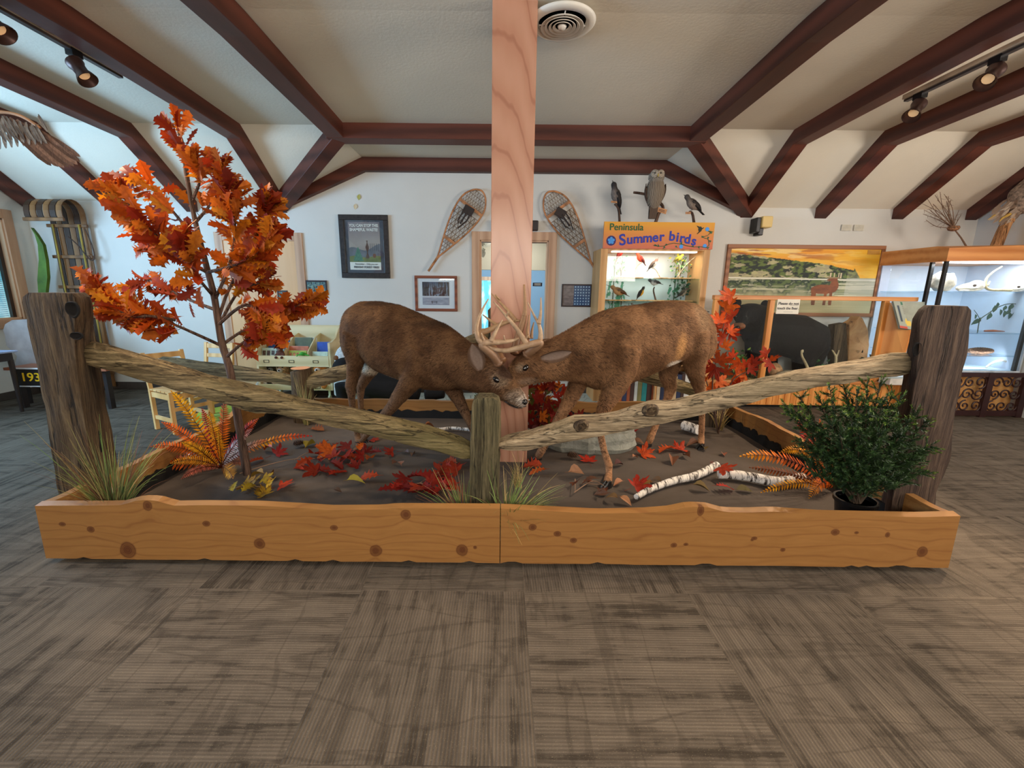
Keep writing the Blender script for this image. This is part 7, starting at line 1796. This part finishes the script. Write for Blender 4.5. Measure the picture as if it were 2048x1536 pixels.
def book(label, x, y, z, w, h, th, lean, cover, title=None, tcol=(30, 30, 30), rotz=0.0, blot=None):
    t = thing('picture_book', label, 'book', (x, y, z), group='picture books in the birch cart'); Rm = Matrix.Rotation(-lean, 3, 'X')
    mb = MB(); mb.box((-w/2, 0, 0), (w/2, th, h)); mb.v = [Rm @ p for p in mb.v]; mb.obj('cover', flat(cover, .5, var=.12, scale=9), t)
    mb = MB(); mb.box((-w/2 + .004, .003, .001), (w/2 - .002, th - .003, h + .0015)); mb.v = [Rm @ p for p in mb.v]; mb.obj('pages', flat((232, 226, 210), .8), t)
    if blot:
        mb = MB(); rr = random.Random(int(w*1000 + x*100))
        for k in range(5): u = -w*.4 + w*.8*k/4; mb.box((u - w*.07, -.0015, h*(.50 + .1*rr.random())), (u + w*.07, 0, h*.84))
        mb.v = [Rm @ p for p in mb.v]; mb.obj('cover_picture', flat(blot, .5, var=.5, scale=50), t)
    if title: 
        o = text('lettering', title, flat(tcol, .5, var=.01), t, Rm @ Vector((0, -.002, h * .28)), min(.05, w / (len(title) * .56)), rot=(PI/2 - lean, 0, 0), align='CENTER', extrude=.0005, font_w=.0006)
bz = .462
book('wide green and white picture book with a photo strip, front left of the cart', -2.87, 5.36, bz, .28, .20, .014, .25, (196, 216, 196), 'IN OUR NATURE', (60, 60, 80), blot=(80, 60, 50))
book('dark blue picture book behind the green and white one', -2.84, 5.44, bz, .27, .30, .014, .25, (40, 70, 120), 'CANDFUL', (230, 230, 230))
book('mint green picture book tucked at the left side of the cart', -2.97, 5.50, bz, .10, .28, .014, .2, (150, 200, 150))
book('olive green picture book with darker title in the middle bin', -2.56, 5.36, bz, .22, .17, .014, .25, (176, 184, 62), blot=(190, 100, 50))
book('orange-topped picture book behind the olive green one', -2.58, 5.42, bz, .25, .22, .014, .25, (206, 110, 70))
book('dark forest picture book standing at the back of the middle bin', -2.55, 5.50, bz, .22, .32, .014, .2, (92, 96, 66), 'Good Green', (220, 220, 160))
book('white picture book peeking at the back right of the middle bin', -2.46, 5.56, bz, .12, .31, .014, .15, (220, 224, 222))
book('blue upright picture book with white title in the right bin', -2.27, 5.46, bz, .17, .27, .014, .2, (48, 84, 176), 'O  Bu', (240, 240, 240))
book('pale green picture book low at the front of the right bin', -2.28, 5.36, bz, .19, .16, .014, .25, (206, 220, 196), 'SEEDWO', (90, 110, 100))
book('flat blue and red book lying at the front of the right bin', -2.30, 5.33, bz, .20, .035, .02, .1, (70, 140, 190))
# little plush toys
def plush(name, label, c, s, body, extra=None, kind='sit', belly=None, cat='plush toy', group='plush animals'):
    t = thing(name, label, cat, tuple(c), group=group, world=True); c = Vector(c); m = flat(body, .9, var=.25, scale=50, bump=.5)
    blob('body', [('e', c + Vector((0, 0, .10*s)), (.085*s, .075*s, .10*s)), ('e', c + Vector((0, -.02*s, .225*s)), (.075*s, .07*s, .068*s)), ('t', [c + Vector((-.06*s, -.03*s, .12*s)), c + Vector((-.11*s, -.07*s, .04*s))], [.03*s, .024*s]), ('t', [c + Vector((.06*s, -.03*s, .12*s)), c + Vector((.11*s, -.07*s, .04*s))], [.03*s, .024*s]), ('t', [c + Vector((-.05*s, -.04*s, .035*s)), c + Vector((-.07*s, -.13*s, .03*s))], [.035*s, .028*s]), ('t', [c + Vector((.05*s, -.04*s, .035*s)), c + Vector((.07*s, -.13*s, .03*s))], [.035*s, .028*s])], m, t, max(.004, .012*s), 3)
    e = MB(); [e.ell(c + Vector((sg_ * .055*s, -.01*s, .285*s)), (.026*s, .014*s, .03*s)) for sg_ in (-1, 1)]; e.obj('ears', flat(belly or lerp(body, (255, 255, 255), .4), .9), t, smooth=True)
    mz_ = MB(); mz_.ell(c + Vector((0, -.085*s, .205*s)), (.032*s, .03*s, .025*s)); mz_.obj('muzzle', flat(belly or lerp(body, (255, 255, 255), .5), .9), t, smooth=True)
    ey = MB(); [ey.ell(c + Vector((sg_ * .028*s, -.082*s, .245*s)), .008*s, seg=8, rings=5) for sg_ in (-1, 1)]; ey.ell(c + Vector((0, -.115*s, .212*s)), .010*s, seg=8, rings=5); ey.obj('eyes_and_nose', BLACK, t)
    return t
pp_ = at(556, 690, 5.30); plush('plush_animal', 'small brown plush animal hanging over the front of the upper tray', (pp_.x, 5.345, .535), .55, (96, 56, 44))
mb = MB(); gf = thing('plush_frog', 'small green plush frog draped over the upper tray', 'plush toy', (at(604, 694, 5.28).x, 5.27, .578), world=True, group='plush animals')
c = Vector((at(604, 694, 5.28).x, 5.290, .60)); blob('body', [('e', c, (.045, .03, .022)), ('e', c + Vector((0, -.02, .012)), (.028, .022, .018)), ('t', [c + Vector((-.03, -.01, -.005)), c + Vector((-.065, -.018, -.012)), c + Vector((-.07, -.02, -.03))], [.010, .008, .007]), ('t', [c + Vector((.03, -.01, -.005)), c + Vector((.07, -.018, -.008)), c + Vector((.085, -.02, -.02))], [.010, .008, .007])], flat((70, 170, 60), .8), gf, .005, 2)
for nm2, lb, px, s, col_ in (('plush_fox','ginger plush cub with white ears in the lower bay of the cart, right',1532/4.517*1+0, 0, 0),): pass
plush('plush_animal', 'ginger plush cub with white ears at the right of the lower bay', (at(640, 752, 5.36).x, 5.40, .162), 1.15, (190, 112, 46), belly=(232, 214, 196))
plush('plush_animal', 'tan plush deer sitting in the middle of the lower bay', (at(562, 752, 5.36).x, 5.44, .162), 1.05, (176, 136, 100))
plush('plush_animal', 'dark striped plush animal at the left of the lower bay', (at(538, 752, 5.36).x, 5.50, .162), 1.05, (52, 44, 30))
plush('plush_animal', 'small white and tan plush toy at the far left of the lower bay', (at(522, 760, 5.36).x, 5.40, .162), .6, (220, 206, 190))
# big black plush bear lying on the rug, with a white one behind
bb_ = thing('plush_bear', 'big black plush bear flopped on the rug behind the left deer', 'plush toy', (-1.55, 5.0, .0), world=True, group='large plush bears'); Z0b = .012
def Q(x, y, Y=4.95): p = at(x, y, Y); return p
blob('body', [('e', Q(690,735,4.95), (.145,.14,.12)), ('t', [Q(700,755), Q(740,768), Q(790,778), Q(840,786)], [.14,.17,.15,.10]), ('t', [Q(684,765), Q(686,790), Vector((Q(688,800).x, 4.9, .06))], [.09,.08,.06]), ('t', [Q(735,775), Vector((Q(738,800).x, 4.88, .08))], [.10,.08]), ('t', [Q(850,786), Q(890,785)], [.10,.07])], flat((10, 10, 12), .9, var=.3, scale=40, bump=.4), bb_, .018, 6)
e = MB(); e.ell(Q(672,716,4.95), (.03,.02,.03)); e.ell(Q(697,717,4.93), (.045,.02,.02)); e.obj('ears', flat((120, 80, 50), .9), bb_, smooth=True)
wb = thing('plush_bear', 'pale grey plush animal peeping above the black plush bear', 'plush toy', (Q(690,715,5.25).x, 5.3, 0), world=True, group='large plush bears')
blob('body', [('e', Q(692,722,5.25), (.14,.12,.20)), ('t', [Q(692,740,5.25), Vector((Q(692,740,5.25).x, 5.25, .10))], [.15,.16])], flat((206, 204, 200), .9, bump=.4, scale=40), wb, .018, 5)
# rug, floor map
rg_ = MB(); c = (-2.35, 4.72); rg_.lathe([(1.0, 0), (1.0, .010), (.99, .012)], (0, 0, 0), 60)
rg_.v = [Vector((c[0] + p.x * 1.06, c[1] + p.y * .62, p.z + .001)) for p in rg_.v]
t = NT('green_rug', .95, spec=.1); n = t.noise(9, 5, stretch=(.5, 2.2, 1), rough=.6); n2 = t.noise(2.5, 2)
t.col(t.mix(t.ramp(n, [(.36, .8), (.46, 0.0)]), t.ramp(n2, [(.4, (136, 164, 96)), (.55, (176, 196, 80))]), (96, 116, 52))); t.bump(n, .3, .01)
single(rg_, 'green_rug', t.m, 'lime green oval rug printed like grass under the book cart', 'rug')
mp = MB(); q = [atz(x, y, 0) for x, y in ((700, 806), (1240, 808), (1245, 788), (715, 786))]; mp.prism([(v_.x, v_.y) for v_ in q], lambda u, v, w: Vector((u, v, w)), .001, .009)
t = NT('floor_map', .8); v0 = t.voro(5, feature='DISTANCE_TO_EDGE'); t.col(t.mix(t.ramp(v0, [(.0, .7), (.025, 0.0)]), (176, 192, 190), (70, 84, 84)))
single(mp, 'floor_map', t.m, 'pale blue-grey floor map printed with thin black lines behind the planter', 'floor mat')
mc = atz(972, 798, .01); leafy('moss_clump', 'small dark green moss clump on the floor map behind the middle post', (mc.x, mc.y, .05), 90, (.12, .06, .05), [(40,84,50),(60,110,60)], .04, 21, world_z=.011)
# low bookcase
lb_ = thing('low_bookcase', 'low wooden bookcase seen between the hind legs of the right deer', 'bookcase', (2.0, 5.5, 0), world=True)
mb = MB(); LX0, LX1 = 1.30, 2.47
for x in (LX0, 1.86, LX1 - .02): mb.box((x, 5.10, .06), (x + .02, 5.40, .55))
mb.box((LX0, 5.10, .06), (LX1, 5.40, .08)); mb.box((LX0, 5.10, .53), (LX1, 5.40, .55)); mb.box((LX0, 5.39, .06), (LX1, 5.40, .55)); mb.obj('carcass', CASEW, lb_)
mb = MB(); mb.box((LX0, 5.12, 0), (LX1, 5.40, .06)); mb.obj('plinth', BLACK, lb_)
ORD = 'first second third fourth fifth sixth seventh eighth ninth tenth eleventh twelfth thirteenth fourteenth fifteenth sixteenth seventeenth eighteenth nineteenth twentieth twenty-first twenty-second twenty-third twenty-fourth twenty-fifth twenty-sixth'.split()
rr = random.Random(12); x = 1.335; k = 0
names = ['teal','pale grey','cream','dark brown','tan','white','olive','rust','navy','sand']; cols_ = [(40,130,130),(190,196,190),(214,200,170),(70,50,44),(176,146,106),(226,224,216),(120,116,72),(150,80,50),(44,54,84),(196,170,130)]
while x < 2.42:
    if 1.84 < x < 1.90: x = 1.90
    w_ = rr.uniform(.036, .062); h_ = rr.uniform(.27, .38); i = rr.randrange(10); mb = MB(); mb.box((x, 5.14, .081), (x + w_, 5.34, .081 + h_))
    if k in (0, 1): i = k
    o = single(mb, 'guide_book', flat(cols_[i], .6, var=.1), '%s spined book, %s from the left in the low bookcase' % (names[i], ORD[k]), 'book', group='books in the low bookcase')
    pg = MB(); pg.box((x + .003, 5.142, .083 + h_), (x + w_ - .003, 5.338, .0825 + h_)); x += w_ + .003; k += 1
# two child's chairs
CH = wood('chair_pine', (206, 150, 84), (234, 188, 124), 'Z', 3, .5, 9, .04)
def chair(name, label, loc, rotz):
    t = thing(name, label, 'chair', loc, rotz, group="children's pine chairs"); w, d = .34, .34
    for sx in (-1, 1):
        mb = MB(); mb.bar((sx*w/2, -d/2, 0), (sx*w/2, -d/2, .40), .036, .036, up=(0, 1, 0)); mb.obj('leg', CH, t, bevel=.003)
        mb = MB(); mb.bar((sx*w/2, d/2, 0), (sx*w/2, d/2 + .01, .40), .036, .036, up=(0, 1, 0)); mb.bar((sx*w/2, d/2 + .01, .40), (sx*w/2, d/2 + .07, .76), .036, .030, up=(0, 1, 0)); mb.obj('leg', CH, t, bevel=.003)
        for z_, h_ in ((.13, .035), (.36, .05)): mb = MB(); mb.bar((sx*w/2, -d/2, z_), (sx*w/2, d/2, z_), .02, h_); mb.obj('side_rail', CH, t)
    mb = MB(); mb.bar((-w/2, -d/2, .24), (w/2, -d/2, .24), .02, .035); mb.bar((-w/2, -d/2, .36), (w/2, -d/2, .36), .02, .05); mb.obj('front_rail', CH, t)
    mb = MB(); [mb.box((-w/2 - .015, -d/2 - .01 + k*.075, .40), (w/2 + .015, -d/2 + .055 + k*.075, .415)) for k in range(5)]; mb.obj('seat', CH, t, bevel=.003)
    mb = MB(); mb.bar((-w/2, d/2 + .063, .72), (w/2, d/2 + .063, .72), .02, .055, up=(0, .16, 1)); mb.bar((-w/2, d/2 + .045, .61), (w/2, d/2 + .045, .61), .02, .045, up=(0, .16, 1)); mb.obj('backrest', CH, t, bevel=.003)
    return t
chair('child_chair', 'pine child chair nearest the planter, left of the oak stem', (-3.20, 4.20, 0), math.radians(62))
chair('child_chair', 'pine child chair farther back whose top rails show above the rear rail', (-3.36, 4.84, 0), math.radians(-8))

# bench with numeral sign at the far left
bn = thing('hall_bench', 'old brown bench with curved grey backrest at the far left', 'bench', (-5.6, 4.9, 0), world=True)
DW = flat((84, 62, 50), .5, var=.2, scale=12); DK = flat((40, 32, 30), .5)
x0 = at(8, 640, 5.2).x
mb = MB(); prof = [(-6.0, .47), (-6.0, .98), (-5.93, 1.06), (-5.80, 1.08), (-5.50, 1.08), (-5.50, .47)]
mb.prism([(at(x, y, 5.1).x, at(x, y, 5.1).z) for x, y in ((32,735),(38,712),(26,700),(16,690),(14,672),(10,660),(14,648),(28,640),(60,638),(120,640),(120,735))][::-1], lambda u, v, w: Vector((u, w, v)), 5.12, 5.08); mb.obj('backrest', flat((150, 138, 132), .6, var=.1), bn)
mb = MB(); mb.box((at(30, 735, 4.9).x, 4.78, .455), (at(230, 735, 4.9).x, 5.15, .485)); mb.obj('seat', flat((150, 88, 58), .5), bn)
for x in (40, 215): mb = MB(); q = at(x, 770, 4.86); mb.box((q.x - .02, 4.84, 0), (q.x + .02, 4.90, .455)); mb.obj('leg', DK, bn)
for x in (60, 200): mb = MB(); q = at(x, 770, 5.1); mb.box((q.x - .02, 5.04, 0), (q.x + .02, 5.08, .455)); mb.obj('leg', DK, bn)
bg = thing('year_sign', 'black sign with yellow numerals hung on the front of the old bench', 'sign', (at(60, 752, 4.76).x, 4.76, .27), world=True)
a, b = at(28, 738, 4.76), at(120, 772, 4.76)
mb = MB(); mb.box((a.x, 4.755, b.z), (b.x, 4.775, a.z)); mb.obj('board', flat((22, 20, 20), .5), bg)
mb = MB(); mb.box((a.x - .012, 4.752, b.z - .012), (a.x, 4.777, a.z + .012)); mb.box((a.x, 4.752, a.z), (b.x, 4.777, a.z + .012)); mb.box((a.x, 4.752, b.z - .012), (b.x, 4.777, b.z)); mb.obj('border', flat((206, 206, 206), .5), bg)
text('lettering', '193', flat((240, 196, 30), .5, var=.01), bg, (a.x + .055, 4.753, (a.z + b.z) / 2), .135, sx=1.15, font_w=.001)
tb_ = thing('side_table', 'dark side table with a pale glossy top at the left edge', 'table', (at(10, 760, 4.9).x - .1, 4.7, 0), world=True)
q = at(38, 700, 4.75); mb = MB(); mb.box((q.x - .6, 4.36, q.z - .02), (q.x, 4.74, q.z)); mb.obj('tabletop', flat((150, 166, 200), .25), tb_, bevel=.006)
mb = MB(); mb.box((q.x - .55, 4.39, q.z - .11), (q.x - .04, 4.71, q.z - .02)); mb.obj('apron', DK, tb_)
for dx in (-.5, -.05):
    for dy in (4.41, 4.69): mb = MB(); mb.tube([(q.x + dx, dy, q.z - .1), (q.x + dx, dy, .3), (q.x + dx, dy, 0)], [.025, .022, .016], 8); mb.obj('leg', DK, tb_)

# toboggan standing in the corner
tg = thing('toboggan', 'old wooden toboggan with curled top and ropes standing in the corner', 'toboggan', (-5.6, 5.72, 0), world=True)
TW = wood('toboggan_wood', (96, 62, 34), (138, 96, 56), 'Z', 2, .5, 8, .05)
def tpos(px, py): return at(px, py, 5.74)
xs = [(82, 95), (97, 112), (114, 122), (124, 138), (140, 154)]
TL = at(85, 420, 5.74).x; TR = at(160, 420, 5.74).x
n = 6; wid = (TR - TL) / n
for k in range(n):
    x0_, x1_ = TL + k * wid + .006, TL + (k+1) * wid - .006; mb = MB(); rings = []
    path = [(5.80, .05), (5.80, 1.2), (5.80, 2.28)] + [(5.80 - .15 + .15 * math.cos(a), 2.28 + .15 * math.sin(a)) for a in [PI * j / 8 for j in range(1, 9)]] + [(5.50, 2.22), (5.52, 2.17)]
    for (y, z) in path: rings.append([Vector((x0_, y, z)), Vector((x1_, y, z)), Vector((x1_, y - .0 + .010, z + .004)), Vector((x0_, y + .010, z + .004))])
    mb.loft(rings); mb.obj('slat', TW if k % 2 else flat((62, 42, 28), .5, var=.2), tg)
for z in (2.12, 1.74, 1.36, .98, .60, .22): mb = MB(); mb.box((TL - .02, 5.765, z), (TR + .02, 5.795, z + .04)); mb.obj('crossbar', TW, tg, bevel=.004)
mb = MB(); mb.box((TL - .01, 5.485, 2.155), (TR + .01, 5.515, 2.195)); mb.obj('nose_bar', TW, tg, bevel=.006)
mb = MB()
for x in (TL + .08, TR - .06): mb.tube(spline([Vector((x, 5.75, 2.15)), Vector((x + .01, 5.74, 1.75)), Vector((x, 5.75, 1.38)), Vector((x + .02, 5.74, .9)), Vector((x, 5.75, .3))], 5), .011, 6)
mb.obj('rope', flat((150, 126, 54), .8), tg, smooth=True)
mb = MB(); mb.tube(spline([Vector((TR + .01, 5.75, 2.1)), Vector((TR + .06, 5.74, 1.95)), Vector((TR + .08, 5.74, 1.78)), Vector((TR + .02, 5.74, 1.72)), Vector((TR - .10, 5.73, 1.9)), Vector((TR - .2, 5.73, 2.0))], 4), .007, 6); mb.obj('thin_rope', flat((70, 50, 40), .8), tg)
# green ski-like board leaning beside it
mb = MB(); o_ = [(at(x, y, 5.70).x, at(x, y, 5.70).z) for x, y in ((68,456),(78,468),(92,490),(98,520),(101,555),(96,600),(84,600),(81,560),(84,520),(82,490),(76,470))]
mb.prism(o_[::-1], lambda u, v, w: Vector((u, w, v)), 5.70, 5.66); single(mb, 'green_paddle', flat((84, 112, 40), .5, var=.2, scale=6), 'long pointed green wooden blade leaning left of the toboggan', 'paddle', loc=(o_[5][0], 5.68, o_[5][1]))
mb = MB(); p = at(92, 640, 5.6); mb.box((p.x - .16, 5.52, 0), (p.x + .14, 5.64, 1.20)); single(mb, 'umbrella_stand', flat((40, 36, 40), .6), 'dark upright holder below the green blade, behind the left post', 'stand', bevel=.02)

# hawk wing hanging in from the left edge
hw_ = thing('flying_hawk', 'brown hawk mounted in flight, one spread wing entering at the top left', 'bird', (-3.75, 3.2, 2.40), world=True)
hb = Vector((-3.75, 3.2, 2.38)); blob('body', [('t', [hb + Vector((-.28, .1, .02)), hb + Vector((-.08, .03, 0)), hb + Vector((.1, -.03, 0)), hb + Vector((.16, -.05, .0))], [.05, .10, .09, .05]), ('e', hb + Vector((-.36, .13, .03)), (.065, .06, .06))], flat((120, 92, 70), .8, var=.4, scale=30, bump=.5), hw_, .012, 4)
mb = MB(); shp = [(0, .03), (.2, .075), (.5, .085), (.8, .07), (.95, .035), (1.0, .0)]
roots = [(5,232),(18,236),(32,240),(46,246),(58,250),(70,256),(80,262),(88,268)]
tipsw = [(98,330),(112,332),(124,334),(134,333),(144,331),(152,328),(157,322),(158,312)]
for i, (r_, t_) in enumerate(zip(roots, tipsw)):
    a = at(r_[0], r_[1], 3.2 + .004 * i); b = at(t_[0], t_[1], 3.2 + .004 * i); L = (b - a).length; mb.leaf(shp, a, b - a, (.2, -1, .1), L, .06, lerp((104, 74, 56), (150, 110, 86), (i % 3) / 2), .12)
for i in range(9):
    a = at(-20 + i * 12, 232 + i * 2, 3.19); b = at(-16 + i * 12, 300 - i*1.5, 3.19); mb.leaf(shp, a, b - a, (.1, -1, 0), (b - a).length, .08, lerp((176, 156, 136), (120, 98, 80), ns(i, 2)), .12)
for i in range(26):
    rr = random.Random(i); a = at(rr.uniform(-20, 80), rr.uniform(228, 258), 3.18); mb.leaf(shp, a, Vector((.3, 0, -.8)), (.1, -1, 0), .10, .1, lerp((150, 132, 114), (96, 76, 60), rr.random()), .12)
mb.obj('wing', FEATH, hw_)
mb = MB(); mb.tube(spline([at(-30, 222, 3.19), at(20, 226, 3.19), at(50, 236, 3.19), at(80, 256, 3.19)], 4), [.022, .018, .014, .010] + [.01] * 9, 8); mb.obj('wing_edge', flat((176, 124, 84), .7), hw_, smooth=True)
mb = MB(); mb.tube([hb + Vector((0, 0, .05)), hb + Vector((0, 0, .66))], .0015, 4); mb.obj('hanging_wire', flat((60, 60, 60), .4), hw_)

# ================================================================== CEILING FITTINGS
vt = thing('ceiling_vent', 'round white ceiling diffuser with concentric rings beside the column', 'vent', (0, 0, 0), world=False)
vp = atz(1124, 58, 3.05); vt.location = (vp.x, vp.y, 3.095)
mb = MB(); mb.lathe([(.205, .0), (.215, -.008), (.20, -.022), (.165, -.030), (.155, -.018), (.15, .0)], seg=48); mb.obj('rim', flat((226, 220, 208), .5, var=.02), vt, smooth=True)
mb = MB(); mb.lathe([(.155, -.004), (.001, -.004)], seg=32); mb.obj('dark_throat', flat((40, 26, 22), .8), vt)
for r in (.128, .102, .076, .050): mb = MB(); mb.lathe([(r - .006, -.028), (r + .010, -.040), (r + .012, -.037), (r - .003, -.024)], seg=40); mb.obj('ring', flat((214, 206, 194), .5, var=.02), vt, smooth=True)
mb = MB(); mb.lathe([(.001, -.05), (.022, -.046), (.03, -.03), (.02, -.015)], seg=20); mb.bar((-.15, -.0, -.025), (.15, 0, -.025), .006, .006); mb.bar((0, -.15, -.025), (0, .15, -.025), .006, .006); mb.obj('hub', flat((220, 214, 204), .4, var=.02), vt, smooth=True)
def track(name, label, x, y0, y1, z):
    t = thing(name, label, 'track light', (x, (y0+y1)/2, z), group='ceiling light tracks', world=True); mb = MB(); mb.box((x - .035, y0, z - .004), (x + .035, y1, z + .03)); mb.obj('mounting_strip', flat((196, 180, 160), .5), t)
    mb = MB(); mb.box((x - .018, y0, z - .020), (x + .018, y1, z - .004)); mb.obj('rail', flat((60, 50, 46), .4), t); return t
track('light_track', 'ceiling light track on the left side', -2.98, .6, 3.78, 2.99); track('light_track', 'ceiling light track on the right side', 3.37, .6, 4.05, 2.99)
BRZ = flat((74, 52, 46), .35, metal=.6)
def spot(name, label, x, y, z, aim, power, on=True, size=50, color=WARM, blend=.5):
    t = thing(name, label, 'spotlight', (x, y, z), group='track spotlights', world=True); p = Vector((x, y, z)); d = (Vector(aim) - p).normalized(); pv = p + Vector((0, 0, -.09))
    mb = MB(); mb.box((x - .025, y - .04, z - .045), (x + .025, y + .04, z)); mb.tube([p + Vector((0, 0, -.04)), pv], .010, 8); mb.obj('bracket', BLACK, t)
    mb = MB(); mb.lathe([(.030, -.03), (.052, -.02), (.052, .0), (.042, .02), (.040, .07), (.055, .105), (.062, .13), (.058, .13), (.036, .08)], pv, 20, d); mb.obj('lamp_head', BRZ, t, smooth=True, auto=40)
    b = MB(); b.lathe([(.001, .085), (.034, .085), (.034, .09), (.001, .092)], pv, 14, d); b.obj('bulb', emis('bulb_glow', (255, 206, 150), .25), t)
    q = pv + d * .14
    light('spot_beam', 'SPOT', tuple(q), aim, power, color, spot_size=math.radians(size), spot_blend=blend, shadow_soft_size=.035)
spot('track_spotlight', 'bronze spotlight hanging at the end of the left track', -2.98, 3.40, 2.985, (-1.0, 3.1, .3), 110, size=75)
spot('track_spotlight', 'bronze spotlight cut by the left picture edge', -2.98, 2.86, 2.985, (-.6, 3.0, .4), 100, size=80)
spot('track_spotlight', 'dark spotlight at the end of the right track', 3.37, 3.92, 2.985, (1.2, 2.8, .2), 140, size=80)
spot('track_spotlight', 'second spotlight on the right track, tilted toward the room', 3.37, 3.36, 2.985, (.6, 2.3, .3), 140, size=90)
spot('track_spotlight', 'third spotlight on the right track, above the picture edge', 3.37, 2.80, 2.985, (1.0, 1.4, .1), 220, size=80)
spot('track_spotlight', 'spotlight on the left track, above the picture edge', -2.98, 1.9, 2.985, (-1.3, 2.8, .4), 90, size=80)
# leaf stains on the wall above the poster
for x, y, s, c, lb in ((719, 391, .05, (176, 168, 84), 'small yellow leaf stuck on the wall above the poster, upper one'), (712, 410, .05, (214, 190, 150), 'curled pale tan leaf scrap on the wall above the poster')):
    mb = MB(); p = wp(x, y); mb.leaf(OVATE, p + Vector((0, -.004, .02)), (-.2, 0, -1), (0, -1, 0), s * 1.6, .1, c, .2); single(mb, 'wall_leaf', LEAFM, lb, 'leaf', loc=tuple(p))
# hall details
hs = MB(); p = at(1075, 569, 7.58); hs.box((p.x - .08, 7.575, p.z - .03), (p.x + .08, 7.59, p.z + .03)); 
o = single(hs, 'hall_sign', flat((24, 28, 50), .5), 'small navy sign seen through the doorway on the right', 'sign')
for k in (0, 1): m_ = MB(); m_.box((p.x - .055, 7.573, p.z - .012 + k*.02), (p.x + .055, 7.5745, p.z - .006 + k*.02)); q = m_.obj('text_line', WHT, None, off=o.location); q.parent = o
hl = MB(); p = at(966, 494, 6.6); rr = random.Random(3); hl.tube([Vector((p.x, 6.6, 2.44)), Vector((p.x, 6.6, p.z + .08))], .003, 5)
for k in range(9): hl.leaf(OVATE, p + rv(rr, .05), rv(rr), (0, -1, 0), .16, .3, (220, 222, 214), .3)
single(hl, 'paper_mobile', LEAFM, 'white paper ornament hanging inside the doorway at the left', 'ornament', loc=(p.x, 6.6, p.z - .1))
